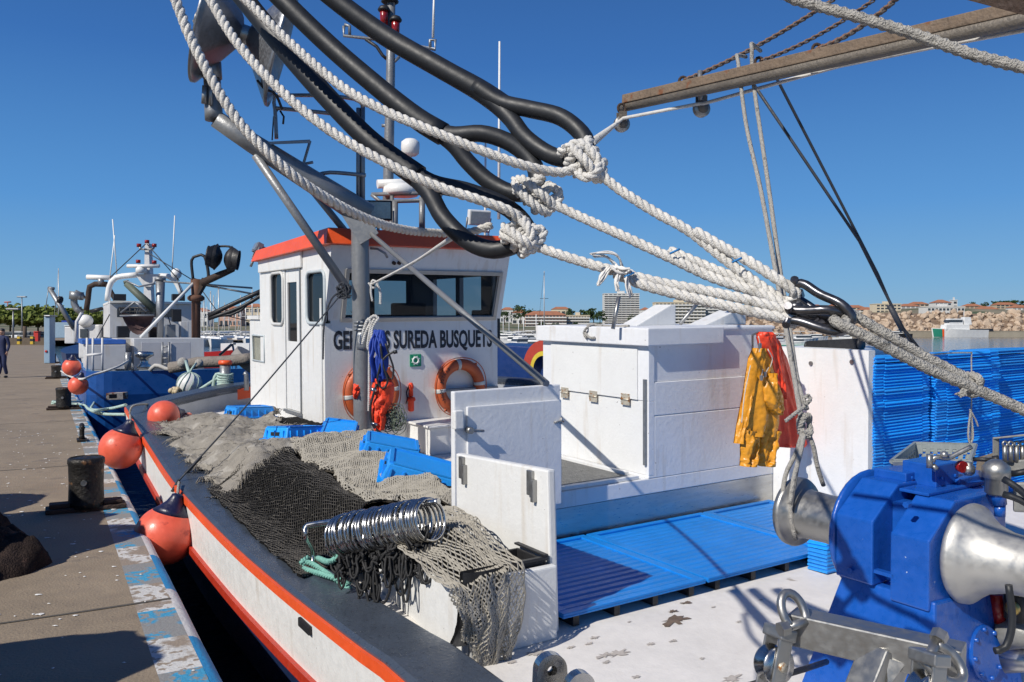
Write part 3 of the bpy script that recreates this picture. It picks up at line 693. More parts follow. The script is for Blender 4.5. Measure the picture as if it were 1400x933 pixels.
q = on(626, 572, a=da-.03); m = bmb(); m.box((da-.05, q.y-.03, q.z-.07), (da-.002, q.y+.035, q.z+.05)); m.build('door_block', white, door2, bevel=.008)
q = on(766, 577, a=da-.03); m = bmb(); m.tube([V((da-.03, q.y-.05, q.z)), V((da-.03, q.y+.03, q.z))], .008, 8); m.tube([V((da-.03, q.y+.01, q.z-.015)), V((da-.03, q.y+.01, q.z+.03))], .007, 8); m.build('catch', castst, door2)
# bright white side board standing along the net bin
PB_ = 2.58; q0, q1 = on(749, 643, b=PB_), on(623, 620, b=PB_)
m = bmb(); m.hexa([V((q0.x-.03, PB_, .155)), V((q1.x, PB_, .155)), V((q1.x, PB_+.05, .155)), V((q0.x-.03, PB_+.05, .155)), V((q0.x, PB_, q0.z)), V((q1.x, PB_, q1.z)), V((q1.x, PB_+.05, q1.z)), V((q0.x, PB_+.05, q0.z))])
sb = m.build('side_board', white, boat, bevel=.012)
for px, py in ((634, 641), (728, 662)):
    q = on(px, py, b=PB_); m = bmb(); m.box((q.x-.02, PB_-.022, q.z-.06), (q.x+.028, PB_-.002, q.z+.075)); m.box((q.x-.045, PB_-.03, q.z-.09), (q.x-.0205, PB_-.002, q.z+.03)); m.build('slot_bracket', castst, sb, bevel=.003)
# net bin wall across the deck
qa, qb = on(592, 781, a=3.56), on(742, 748, a=3.56)
m = bmb(); m.box((3.56, 2.05, .15), (3.61, PB_-.002, .535)); m.build('bin_wall', white, boat, bevel=.01)
m = bmb(); m.hexa([V((3.56, 2.0, .15)), V((4.86, 2.12, .15)), V((4.86, 2.165, .15)), V((3.56, 2.045, .15)), V((3.56, 2.0, .535)), V((4.86, 2.12, .36)), V((4.86, 2.165, .36)), V((3.56, 2.045, .535))]); m.build('bin_side', white, boat, bevel=.01)
# bench/ledge white by the wheelhouse foot
q = on(590, 605, c=.52); m = bmb(); m.box((AW-.60, BW+1.05, .15), (AW-.005, BE-.2, .47)); m.box((AW-.63, BW+1.02, .471), (AW-.005, BE-.17, .50)); m.build('engine_casing', white, boat, bevel=.012)
# bulwark wall on the far side
m = bmb(); ca = on(1060, 474, b=BR).z; cb = on(1181, 486, b=BR).z
m.hexa([V((AX-.001, BR, .15)), V((3.955, BR, .15)), V((3.955, BR+.08, .15)), V((AX-.001, BR+.08, .15)), V((AX-.001, BR, ca)), V((3.955, BR, ca)), V((3.955, BR+.08, ca)), V((AX-.001, BR+.08, ca))])
m.box((4.42, BR+.081, ca-.06), (5.02, 6.75, ca-.012)); m.box((4.36, BR+.081, .15), (4.419, 6.75, ca-.014)); bw = m.build('bulwark_wall', white, boat)
for px, py in ((1109, 497), (1165, 495)):
    q = on(px, py, b=BR-.002); m = bmb(); m.tube([V((q.x, BR-.012, q.z)), V((q.x, BR+.001, q.z))], .018, 10); m.build('stud', castst, bw)
# light bar on the bulwark ledge
q0, q1 = on(1108, 476, b=BR+.35), on(1175, 473, b=BR+.35)
# ================================================================ ON THE DECK
# --- blue grating mats
def deck_mat(b0, b1, a0, a1, c0, label):
    t = thing('deck_mat', label, 'deck mat', Bp(a0, (b0+b1)/2, .16), 'blue deck mats along the hold')
    m = bmb(); m.box((a0, b0, c0), (a1, b1, c0+.012)); m.box((a0, b0+.001, c0+.0125), (a0+.05, b1-.001, c0+.028)); m.box((a1-.05, b0+.001, c0+.0125), (a1, b1-.001, c0+.028)); m.box((a0+.051, b0+.001, c0+.0125), (a1-.051, b0+.06, c0+.028)); m.box((a0+.051, b1-.06, c0+.0125), (a1-.051, b1-.001, c0+.028))
    m.build('mat_frame', matblue, t, bevel=.004)
    m = bmb(); n = 15
    for i in range(n):
        x0 = a0+.06+(a1-a0-.12)*i/n; wd = (a1-a0-.12)/n
        m.prism([(x0+wd*.08, b0+.062, c0+.0125), (x0+wd*.92, b0+.062, c0+.0125), (x0+wd*.70, b0+.062, c0+.019), (x0+wd*.30, b0+.062, c0+.019)], (0, b1-b0-.124, 0))
    o = m.build('mat_rib', matblue, t); 
    m = bmb()
    for i in range(4):
        y = b0+.1+(b1-b0-.2)*i/3; m.box((a0+.02, y-.02, .155), (a1-.02, y+.02, c0-.001))
    m.build('mat_bearer', dark, t)
deck_mat(2.66, 3.72, 3.62, 4.82, .215, 'blue ribbed deck mat half shaded beside the white side board')
deck_mat(3.74, 4.90, 3.62, 4.82, .215, 'blue ribbed deck mat in full sun before the steel plinth')
deck_mat(4.92, 5.70, 3.62, 4.82, .215, 'blue ribbed deck mat nearest the far bulwark wall')
# --- deck stains
rg = random.Random(11); stm = [pm('brown_deck_stain', (.16, .115, .085), .9, var=.4, sc=20), pm('pale_deck_scuff', (.46, .42, .38), .85, var=.2)]
for px, py, r in ((922, 848, .085), (938, 824, .03), (920, 836, .03), (732, 893, .05), (845, 893, .05), (826, 896, .04), (890, 880, .02), (805, 880, .02), (920, 876, .02), (1000, 928, .05), (830, 905, .02), (1010, 850, .015), (960, 900, .015), (780, 885, .02), (812, 872, .025), (870, 925, .02), (1060, 880, .02), (975, 830, .015), (700, 905, .02), (860, 850, .012), (1040, 820, .015), (990, 790, .012)):
    q = on(px, py, c=.154); n = 26; mb = bmb()
    ring = [V((q.x+r*.7*math.cos(2*PI*k/n)*(rr := rg.uniform(.35, 1.25)), q.y+r*1.3*math.sin(2*PI*k/n)*rr, .154)) for k in range(n)]
    mb.add([q]+ring, [(0, 1+k, 1+(k+1) % n) for k in range(n)]); mb.build('deck_stain', stm[0 if r > .08 or r == .03 else 1], boat)
# --- nets in the bin ------------------------------------------------------
ginn = [(p.x, p.y, p.z) for p in inn if p.y < CL]
def ginner(a):
    for i in range(len(ginn)-1):
        if ginn[i][0] <= a <= ginn[i+1][0]:
            t = (a-ginn[i][0])/(ginn[i+1][0]-ginn[i][0]+1e-9); return ginn[i][1]+(ginn[i+1][1]-ginn[i][1])*t, ginn[i][2]+(ginn[i+1][2]-ginn[i][2])*t
    return (ginn[-1][1], ginn[-1][2])
def lerp_tab(t, x):
    for i in range(len(t)-1):
        if x <= t[i+1][0]:
            k = max(0, (x-t[i][0])/(t[i+1][0]-t[i][0])); return t[i][1]+(t[i+1][1]-t[i][1])*k
    return t[-1][1]
def sst(x): x = max(0, min(1, x)); return x*x*(3-2*x)
def NH(a, b):
    gb, gz = ginner(a); top = lerp_tab([(3.6, .50), (4.6, .50), (6, .50), (8, .52), (9.6, .56), (10.6, .58), (11.2, .50)], a)
    e = sst((b-gb+.06)/.42); low = gz+.012
    h = low+(top-low)*e+.07*fbm(a*1.3, b*1.5, 1)*e+.022*fbm(a*5, b*5, 4)+.008*fbm(a*17, b*17, 2)
    return h
def net_layer(name, mat, corners, off, nu, nv, rag, label, cat, seed, thick=.03, parent=None, xn=0.0):
    """a laid sheet of net over the pile between four (a, b) corners, with ragged edges"""
    c00, c10, c11, c01 = corners
    def f(u, v):
        U = u; W_ = v
        p = c00*(1-U)*(1-W_)+c10*U*(1-W_)+c11*U*W_+c01*(1-U)*W_
        ed = min(u, 1-u, v, 1-v); k = 1-sst(ed/.12)
        p = p+V((fbm(p.x*4, p.y*4, seed), fbm(p.x*4+9, p.y*4, seed), 0))*rag*k*1.0
        h = NH(p.x, p.y)+off+xn*fbm(p.x*3, p.y*3, seed+7)-k*k*off*.9*sst((.04-ed)/.04)
        return V((p.x, p.y, h))
    m = bmb(); m.grid(f, nu, nv); o = m.build(name, mat, parent)
    if label: tag(o, label, cat, 'nets piled in the net bin')
    return o, f
def c2(px, py, c=.52): q = on(px, py, c=c); return V((q.x, q.y, 0))
# the whole pile underneath
def pile(u, v):
    a = 3.66+(10.55-3.66)*v; gb = ginner(a)[0]-.015+(2.12-ginner(a)[0])*(1-sst((a-4.8)/.25)); b1 = 2.55 if a < 4.95 else 2.56+(3.45-2.56)*sst((a-4.95)/.5)
    b = gb+(b1-gb)*u; h = NH(a, b)-.02
    k = sst((a-3.62)/.25)*sst((10.6-a)/.35); return V((a, b, .17+(h-.17)*k))
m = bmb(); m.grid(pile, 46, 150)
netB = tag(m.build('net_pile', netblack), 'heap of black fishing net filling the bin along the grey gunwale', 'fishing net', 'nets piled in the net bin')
# grey net, far part
gcor = [c2(262, 672, .42), c2(400, 636, .55), c2(395, 573, .62), c2(206, 574, .66)]
gcor = [c2(300, 660, .38), c2(440, 610, .53), c2(368, 566, .56), c2(216, 576, .56)]
og, fg = net_layer('fine_net', netgrey, gcor, .045, 110, 110, .16, 'pale grey fine meshed net with a ragged edge heaped before the wheelhouse', 'fishing net', 3., xn=.035)
rg = random.Random(44); m = bmb()
for i in range(620):      # fringe of loose ends along the torn edges
    e = rg.randrange(4); k = rg.random(); u, v = ((k, .005), (.995, k), (k, .995), (.005, k))[e]
    p = fg(u, v)+V((0, 0, .006)); o_ = fg(.5, .5)-p; o_.z = 0; o_ = o_.normalized()*-1; L = rg.uniform(.02, .11); tw = V((rg.uniform(-.04, .04), rg.uniform(-.04, .04), 0))
    q = p+o_*L+tw; m.tube([p, p.lerp(q, .5)+V((0, 0, .02)), V((q.x, q.y, NH(q.x, q.y)+.01))], .004, 3, caps=False)
for i in range(160):      # twine lifting off the surface
    p = fg(rg.random(), rg.random()); d = V((rg.gauss(0, .05), rg.gauss(0, .05), 0)); m.tube([p-d, p+V((0, 0, rg.uniform(.006, .018))), p+d], .003, 3, caps=False)
m.build('loose_thread', netgrey, og)['kind'] = 'stuff'
# tan netting: a darker folded under-sheet and the open diamond mesh over it
tcor = [c2(392, 612), c2(505, 693), c2(640, 690), c2(500, 588, .55)]
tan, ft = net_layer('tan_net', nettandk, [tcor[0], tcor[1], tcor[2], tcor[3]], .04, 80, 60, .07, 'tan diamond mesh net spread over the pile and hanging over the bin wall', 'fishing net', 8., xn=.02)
def strands(mb, S, nu, nv, r, jit=.12, drop=0., seed=1, mi=0, u_off=0):
    rg = random.Random(seed); P = {}
    def node(i, j):
        if (i, j) not in P:
            u = (i+.5*(j % 2)+rg.uniform(-jit, jit))/nu; v = (j+rg.uniform(-jit, jit))/nv
            P[(i, j)] = V(S(min(1, max(0, u)), min(1, max(0, v))))
        return P[(i, j)]
    for j in range(nv):
        for i in range(nu+1):
            a = node(i, j)
            for ii in ((i, i+1) if j % 2 else (i-1, i)):
                if 0 <= ii <= nu:
                    if rg.random() < drop: continue
                    b = node(ii, j+1); d = (b-a)
                    if d.length < 1e-5: continue
                    x = d.orthogonal().normalized()*r; y = d.normalized().cross(x)
                    o = [x, x*-.5+y*.87, x*-.5-y*.87]
                    mb.add([a+k for k in o]+[b+k for k in o], [(0, 1, 4, 3), (1, 2, 5, 4), (2, 0, 3, 5)], mi)
def lift(f, d): return lambda u, v: f(u, v)+V((0, 0, d))
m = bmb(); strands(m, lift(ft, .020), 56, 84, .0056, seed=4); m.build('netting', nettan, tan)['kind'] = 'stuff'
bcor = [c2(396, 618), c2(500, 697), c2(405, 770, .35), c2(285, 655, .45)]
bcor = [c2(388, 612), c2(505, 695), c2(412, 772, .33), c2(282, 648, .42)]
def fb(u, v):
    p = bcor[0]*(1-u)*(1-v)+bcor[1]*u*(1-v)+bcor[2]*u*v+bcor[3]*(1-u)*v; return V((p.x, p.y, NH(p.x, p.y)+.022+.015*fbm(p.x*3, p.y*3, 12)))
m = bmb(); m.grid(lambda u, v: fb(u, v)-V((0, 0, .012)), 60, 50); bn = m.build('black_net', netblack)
tag(bn, 'black diamond mesh net lying between the grey and tan nets', 'fishing net', 'nets piled in the net bin')
m = bmb(); strands(m, lift(fb, .004), 50, 60, .0046, seed=9); m.build('netting', pm('dark_mesh_strand', (.10, .092, .08), .85, var=.3, spec=.2), bn)['kind'] = 'stuff'
# hanging end of the tan net over the bin wall: rows given as (c, offset)
tq0, tq1 = c2(505, 693), c2(648, 690)
def drape(u, v):
    # v 0 on the pile behind the rings -> top of the wall -> down its face
    kk = sst(v/.5); b = (2.02+.54*u)*(1-kk)+(1.86+.45*u)*kk+.03*fbm(u*4, v*3, 6)
    if v < .5:
        k = v/.5; a = 4.75-(4.75-3.48)*k; b = b+.0*(1-k)+.02*fbm(u*7, v*5, 9); c = .552+.05*sst((u-.25)/.3)+.06*math.sin(PI*k)*(.4+.6*u)+.02*fbm(a*4, b*4, 5)-.015*k
        return V((a, b, c+.012))
    k = (v-.5)/.5; L = (.24+.20*sst((u-.15)/.35)+.05*fbm(u*8, 1, 3)); 
    bb = b+(.50-u)*.16*k; a = 3.50-.05*math.sin(PI*min(1, k*1.2))-.02*fbm(u*9, k*2, 4)-.02
    return V((a, bb, .537+.05*sst((u-.25)/.3)*(1-k)-L*k))
def drape2(u, v): return drape(.05+.95*u, v)
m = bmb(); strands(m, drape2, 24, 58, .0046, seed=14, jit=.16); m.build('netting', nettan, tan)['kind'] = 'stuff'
# torn threads under the hanging end
m = bmb(); rg = random.Random(5)
for i in range(26):
    u = rg.uniform(.25, 1); p = drape2(u, 1); L = rg.uniform(.04, .2)
    m.tube([p, p+V((-.01, rg.uniform(-.02, .02), -L*.5)), p+V((-.012, rg.uniform(-.03, .03), -L))], .0022, 3, caps=False)
m.build('loose_thread', nettan, tan)['kind'] = 'stuff'
# black rubber sleeve hanging under the net end, black basket behind
m = bmb(); 
def sleeve(u, v):
    p, q = on(634, 784, a=3.52).lerp(on(630, 884, a=3.50), v), on(694, 772, a=3.52).lerp(on(664, 872, a=3.50), v); x = p.lerp(q, u)
    x.x = 3.545-.02-.03*math.sin(PI*u)-.012*fbm(u*3, v*4, 3)-.06*max(0, v-.8); x.y += -.10*max(0, v-.75)*1.5+.01*fbm(v*5, u*2, 1); return x
def sleeve2(u, v): return sleeve(u*2, v) if u <= .5 else V((3.553-.06*max(0, v-.8), sleeve(2-2*u, v).y, sleeve(2-2*u, v).z))
m.grid(sleeve2, 24, 24)
tag(m.build('black_cloth', cordblack), 'limp black cloth hanging from under the tan net to the deck', 'cloth')
# black fish basket
def basket(mb, lo, hi, th=.018): 
    x0, y0, z0 = lo; x1, y1, z1 = hi
    mb.box((x0, y0, z0), (x1, y1, z0+th)); 
    for (p, q) in (((x0, y0), (x1, y0+th)), ((x0, y1-th), (x1, y1)), ((x0, y0+th), (x0+th, y1-th)), ((x1-th, y0+th), (x1, y1-th))): mb.box((p[0], p[1], z0+th+.0005), (q[0], q[1], z1))
m = bmb(); basket(m, (3.63, 2.36, .36), (3.90, 2.555, .552)); m.box((3.622, 2.355, .5525), (3.65, 2.565, .570)); m.box((3.622, 2.535, .5705), (3.91, 2.565, .582))
tag(m.build('black_basket', dark, bevel=.004), 'black plastic basket at the end of the bin beside the white board', 'basket')
# --- purse rings on their rail ------------------------------------------
foot = on(428, 776, c=ginner(5)[1]); RL, RR = Wp(462, 712, 4.90), Wp(592, 687, 4.52)
rl = thing('ring_rail', 'bent stainless rail on the gunwale carrying the purse rings', 'rail', BM @ foot)
fw_ = BM @ foot; rd = (RR-RL).normalized()
m = MB(); P = [fw_, fw_+V((-.005, 0, .12)), Wp(419, 735, 4.98), Wp(418, 721, 4.98), Wp(430, 717, 4.97), RL, RL.lerp(RR, .5)-V((0, 0, .004)), RR+rd*.04]
m.tube(spline(P, .02), .017, 10); m.build('rail_bar', chrome, rl)
m = MB(); m.lathe([(.055, .0), (.055, .012), (.02, .014)], Matrix.Translation(fw_-V((0, 0, .004))), 14); m.build('foot_flange', castst, rl)
rr = .112
m = MB(); m.tube([V((rr*math.cos(2*PI*i/36), rr*math.sin(2*PI*i/36), 0)) for i in range(36)], .0088, 8, closed=True)
ring0 = tag(m.build('purse_ring', chrome, at=(0, 0, 0)), 'polished steel purse ring threaded in the row on the rail', 'ring', 'purse rings on the rail')
NR = 27; rg = random.Random(2)
for i in range(NR):
    c = RL.lerp(RR, (i+.5+rg.uniform(-.25, .25))/NR)-V((0, 0, rr-.026+rg.uniform(-.004, .006)))
    o = ring0 if i == 0 else dup(ring0)
    zax = (rd+_a*rg.uniform(-.22, .12)+_c*rg.uniform(-.12, .10)).normalized()
    o['label'] = ORD[i]+' polished steel purse ring from the left end of the rail'; o.matrix_world = axisM(c, zax); OFF[o] = o.location.copy()
# black cord loops hanging below the rings
rg = random.Random(8)
def rb(t): return RL.lerp(RR, t)-V((0, 0, 2*rr-.03))
for i in range(34):
    t = (i+.5)/34; top = rb(t); L = rg.uniform(.10, .30) if i > 6 else rg.uniform(.08, .18); wv = rg.uniform(.02, .06); fwd = V((0, -1, 0))*rg.uniform(.02, .10)
    q = lambda x, z, k=1.: top+rd*x+V((0, 0, z))+fwd*k
    P = [q(-.01, .03, 0), q(-wv, -L*.45), q(-wv*.5, -L*.9, 1.3), q(wv*.3, -L, 1.3), q(wv, -L*.7), q(wv*.4, -L*.3, .8), q(.01, .02, 0)]
    if i % 3 == 0: P = P[:-2]+[q(wv*.3, -L*.75), q(-.02, -L*1.25, 1.4)]
    m = MB(); m.tube(spline(P, .02), .0078, 6); tag(m.build('cord_loop', cordblack), ORD[i]+' black cord loop from the left dangling below the steel purse rings', 'cord', 'black cord loops under the rings')
m = MB(); rg = random.Random(18)
for i in range(110):
    c = rb(rg.uniform(0, .93))+V((0, rg.uniform(-.10, .10), .04-rg.uniform(0, .13)))
    rv_ = lambda a, b: rd*rg.uniform(-a, a)+V((0, rg.uniform(-.04, .03), rg.uniform(-b, b)))
    m.tube(spline([c, c+rv_(.06, .05), c+rv_(.07, .05), c+rv_(.05, .06)], .02), .0078, 5, caps=False)
tag(m.build('cord_tangle', cordblack), 'tangled mass of black cords packed under the purse rings', 'cord', kind='stuff')
# teal rope round the rail foot
m = bmb(); f = foot
P = [on(478, 800, c=.24), on(455, 790, c=.27), V((f.x-.05, f.y-.08, f.z+.02)), V((f.x+.02, f.y-.06, f.z+.03)), V((f.x+.05, f.y+.04, f.z+.04)), BI @ Wp(452, 768, 4.9), BI @ Wp(474, 750, 4.86), BI @ Wp(486, 744, 4.85)]
laid(m, P, .018); laid(m, [on(490, 815, c=.2), on(470, 800, c=.25), V((f.x-.07, f.y-.03, f.z+.045)), V((f.x-.02, f.y-.08, f.z+.05)), V((f.x+.03, f.y-.02, f.z+.06))], .018)
tag(m.build('teal_rope', ropeteal), 'teal laid rope tied round the foot of the ring rail', 'rope')
# --- blue crates lying upside down on the nets ----------------------------
def blue_crate():
    t = thing('fish_crate', 'blue crate', 'crate')
    L, W_, H = .52, .36, .13
    m = MB(); m.box((-L/2, -W_/2, 0), (L/2, W_/2, H), taper=.90); m.build('shell', crateblue, t, bevel=.012)
    m = MB()
    for s in (-1, 1): m.box((-L/2-.018, s*(W_/2+.006)-.012, .001), (L/2+.018, s*(W_/2+.006)+.012, .022)); m.box((s*(L/2+.006)-.012, -W_/2+.007, .001), (s*(L/2+.006)+.012, W_/2-.007, .022))
    m.build('rim', crateblue, t, bevel=.004)
    m = MB()
    for s in (-1, 1):
        for k in range(6):
            x = -L/2+.05+(L-.1)*k/5; m.box((x-.006, s*W_/2*.96-.009, .0225), (x+.006, s*W_/2*.96+.009, .10))
        for k in range(3):
            y = -W_/2+.06+(W_-.12)*k/2; m.box((s*L/2*.965-.008, y-.006, .0225), (s*L/2*.965+.008, y+.006, .10))
    m.build('rib', crateblue, t)
    m = MB(); 
    for s in (-1, 1): m.box((s*(L/2*.9-.012)-.012, -W_/2*.9+.02, H+.0005), (s*(L/2*.9-.012)+.012, W_/2*.9-.02, H+.010)); m.box((-L/2*.9+.026, s*(W_/2*.9-.012)-.012, H+.0005), (L/2*.9-.026, s*(W_/2*.9-.012)+.012, H+.010))
    m.build('foot_ridge', crateblue, t)
    m = MB()
    for s in (-1, 1): m.box((s*L/2*.955-.006, -.06, .05), (s*L/2*.955+.004*s+.006, .06, .085))
    m.build('handle_slot', dark, t)
    return t
cr0 = blue_crate()
def put_crate(o, px, py, c, yaw, tx, ty, label, sc=1.):
    p = onW(px, py, c=c); o.location = p; o.rotation_euler = (R(tx), R(ty), R(32.8+yaw)); o.scale = (sc,)*3; o['label'] = label; o['group'] = 'blue crates on the nets'; OFF[o] = p
put_crate(cr0, 341, 571, .56, 8, 0, 2, 'upturned blue crate farthest forward, against the wheelhouse side')
for args in ((404, 602, .53, 22, -3, 4, 'upturned blue crate near the wheelhouse corner, left of the pole'), (462, 602, .50, 62, 8, -14, 'blue crate half buried in tan net left of the pole foot'),
             (533, 622, .50, -22, 10, 12, 'upturned blue crate leaning on another, right of the pole foot'), (574, 660, .47, -24, 10, 16, 'large tilted blue crate sloping down to the white side board')):
    o = dup(cr0); put_crate(o, *args, sc=1.25 if args[0] == 574 else 1.05)
# --- stacks of nested blue crates by the bulwark -------------------------
def nest_crate():
    t = thing('nested_crate', 'blue crate', 'crate')
    m = MB(); W_, D = .70, .40
    m.box((-W_/2+.01, -D/2+.014, 0), (W_/2-.01, D/2-.014, .0485)); 
    def lip(x0, x1, y, z0, h, d):      # a lip whose face slopes up and back
        m.add([(x0, y, z0+h*.25), (x1, y, z0+h*.25), (x1, y-d, z0), (x0, y-d, z0), (x0, y-d, z0+h*.22), (x1, y-d, z0+h*.22), (x1, y, z0+h), (x0, y, z0+h)], [(0, 1, 2, 3), (3, 2, 5, 4), (4, 5, 6, 7), (0, 3, 4, 7), (1, 6, 5, 2)])
    for z in (.002, .0265):
        lip(-W_/2+.11, W_/2-.11, -D/2+.014, z, .019, .016)
        for s in (-1, 1):
            xm = s*(W_/2-.055); lip(xm-.054, xm+.054, -D/2+.014, z+.009, .013, .011)
            m.box((s*(W_/2-.004)-.0058, -D/2+.015, z), (s*(W_/2-.004)+.0058, D/2-.015, z+.0125))
    m.build('crate_shell', crateblue, t); return t
nc = nest_crate(); rg = random.Random(21); first = True
yaw = math.atan2(_b.y, _b.x)
for (b0, a_f, n, lab) in ((5.85, 3.93, 27, 'the left blue stack beside the white wall'), (6.63, 3.90, 27, 'the wide middle blue stack behind the rope'), (7.66, 4.02, 27, 'the right blue stack at the edge'), (4.62, 3.44, 4, 'the low blue stack behind the drum')):
    for k in range(n):
        o = nc if first else dup(nc); first = False
        p = Bp(a_f+.20+rg.uniform(-.004, .004), b0+.355+rg.uniform(-.004, .004), .156+.0488*k)
        top = k == n-1; wide = 1.40 if 6 < b0 < 7 else 1.06
        if n == 4: o.scale = (.75, .4, 1)
        else: o.scale = (wide, 1, 1)
        p = Bp(a_f+(.20 if n > 4 else .08)+rg.uniform(-.008, .008), b0+.355*(wide if n > 4 else .75)+rg.uniform(-.005, .005), .156+.0488*k)
        o.location = p+(_c*.004 if top else V((0, 0, 0))); o.rotation_euler = (R(-1.0 if not top else -2.2), R(-1.0), yaw+rg.uniform(-.008, .008)+(.02 if top else 0)); o['label'] = (ORD[n-1-k]+' crate from the top in '+lab); o['group'] = 'nested blue crates by the bulwark'
# thin line tied round the middle stack
m = MB(); P = [onW(1262, 486, a=3.84), onW(1300, 483, a=3.84), onW(1326, 483, a=3.84), onW(1328, 486, a=3.84), onW(1328, 560, a=3.84), onW(1327, 610, a=3.82)]
m.tube(spline(P, .04), .006, 6); laid(m, [onW(1326, 560, a=3.83), onW(1334, 575, a=3.82), onW(1337, 583, a=3.82)], .008); laid(m, [onW(1327, 562, a=3.83), onW(1324, 598, a=3.82), onW(1333, 622, a=3.81)], .009); laid(m, [onW(1327, 562, a=3.83), onW(1330, 598, a=3.82), onW(1322, 612, a=3.81)], .009)
tag(m.build('lashing_line', ropeg), 'thin pale line tied down the middle crate stack', 'rope')
# --- oilskins hanging on the deckhouse corner ----------------------------
def hang(rows, a, bulge, name, mat, parent=None, seed=0, nf=5, nu=30, sub=5, fold=.03):
    R_ = []
    for i in range(len(rows)-1):
        for k in range(sub):
            t = k/sub; R_.append(tuple(rows[i][j]+(rows[i+1][j]-rows[i][j])*t for j in range(3)))
    R_.append(rows[-1]); m = bmb()
    pts = [(on(xl, y, a=a), on(xr, y, a=a)) for (y, xl, xr) in R_]; N = len(pts)-1
    def f(u, v):
        i = min(N-1, int(v*N)); t = v*N-i; l = pts[i][0].lerp(pts[i+1][0], t); r = pts[i][1].lerp(pts[i+1][1], t)
        front = u <= .5; s_ = u*2 if front else (1-u)*2; p = l.lerp(r, s_); wd = (r-l).length
        d = bulge*math.sqrt(max(0, 1-(2*s_-1)**2)) 
        if front:
            d += fold*math.sin(PI*s_)*(math.sin(s_*nf*PI+seed+v*2.2)*.5+1.0*fbm(s_*3.5+seed, v*2.6+s_*2, seed)+.45*fbm(s_*9+seed, v*7+s_*5, seed))
            return V((a-max(.004, d), p.y+.012*fbm(s_*4, v*6, seed+5), p.z))
        return V((a+.004, p.y, p.z))
    m.grid(f, nu*2, max(12, N*3)); return m.build(name, mat, parent)
ha = AX-.33
oo = thing('orange_dungarees', 'orange oilskin trousers hanging on the deckhouse corner behind the yellow pair', 'oilskins', BM @ V((ha, 5.75, .75)), 'oilskins hung on the deckhouse')
hang([(456, 1034, 1050), (470, 1036, 1063), (490, 1040, 1074), (530, 1046, 1087), (570, 1054, 1096), (606, 1058, 1101), (611, 1060, 1098)], ha, .07, 'trouser_body', oilorange, oo, 1, 6)
hang([(454, 1037, 1052), (462, 1034, 1060), (480, 1040, 1066), (520, 1052, 1071), (545, 1058, 1070)], ha-.06, .05, 'shoulder_fold', oilorange, oo, 4, 4, sub=4)
yo = thing('yellow_dungarees', 'yellow oilskin dungarees with braces hanging on the deckhouse corner', 'oilskins', BM @ V((ha, 5.6, .6)), 'oilskins hung on the deckhouse')
hang([(476, 1029, 1040), (490, 1023, 1050), (520, 1018, 1060), (550, 1014, 1063), (580, 1012, 1062), (596, 1011, 1061)], ha-.05, .075, 'bib', oilyellow, yo, 2, 4)
hang([(588, 1012, 1037), (605, 1012, 1034), (625, 1012, 1030), (637, 1011, 1028)], ha-.05, .07, 'trouser_leg', oilyellow, yo, 5, 3)
hang([(588, 1036, 1062), (605, 1035, 1060), (625, 1036, 1058), (637, 1036, 1057)], ha-.05, .07, 'trouser_leg', oilyellow, yo, 7, 3)
hang([(500, 1022, 1027), (540, 1015, 1022), (580, 1007, 1017), (606, 1003, 1014)], ha-.03, .05, 'side_flap', oilyellow, yo, 9, 2)
hang([(510, 1048, 1054), (530, 1043, 1063), (548, 1042, 1069), (560, 1049, 1070), (567, 1058, 1066)], ha-.12, .06, 'pouch', oilyellow, yo, 11, 2)
strapw = pm('white_brace_strap', (.6, .58, .5), .7, var=.3, sc=60)
for P in (((1037, 460), (1039, 470), (1038, 482)), ((1050, 478), (1056, 490), (1053, 503)), ((1043, 505), (1041, 516)), ((1051, 503), (1046, 512), (1041, 520)), ((1026, 500), (1018, 540), (1014, 578))):
    m = bmb(); m.tube(spline([on(px, py, a=ha-.135) for px, py in P], .02), .011, 8, flat=.35); m.build('brace_strap', strapw, yo)
for px, py in ((1039, 473), (1041, 517), (1046, 512)):
    q = on(px, py, a=ha-.145); m = bmb(); m.box((q.x-.008, q.y-.012, q.z-.02), (q.x+.008, q.y+.012, q.z+.02)); m.build('buckle', castst, yo, bevel=.003)
m = bmb(); m.tube([on(1029, 500, a=AX), on(1029, 458, a=AX-.10), on(1036, 455, a=ha), on(1046, 455, a=ha-.05), on(1050, 459, a=ha)], .010, 8); tag(m.build('coat_hook', castst), 'bent steel hook above the oilskins on the white deckhouse', 'hook')
# --- light bar on the bulwark ledge
q0, q1 = onW(1108, 474, b=BR+.40), onW(1174, 471, b=BR+.40)
lb = thing('light_bar', 'black ribbed light bar standing on the white bulwark ledge', 'light bar', (q0+q1)/2-V((0, 0, .09)))
d = (q1-q0).normalized(); h_ = .050
m = MB(); Mx = axisM((q0+q1)/2, d, _c); L_ = (q1-q0).length/2
m.box((-h_, -.035, -L_), (h_, .035, L_), M=Mx); m.build('housing', dark, lb, bevel=.006)
m = MB()
for k in range(16): z = -L_+.02+(2*L_-.04)*k/15; m.box((-h_*.8, -.05, z-.004), (h_*.8, -.0355, z+.004), M=Mx)
m.build('fin', galv, lb)
for s in (-1, 1): m = MB(); m.box((-h_-.045, -.03, s*L_-.012), (h_*.6, .03, s*L_+.012), M=Mx); m.lathe([(.05, -.008), (.05, .008)], Mx @ Matrix.Translation((0, 0, s*(L_+.022))), 14); m.build('end_bracket', dark, lb)
def PX5(L): return [Wp(x, y, 10.55) for x, y in L]
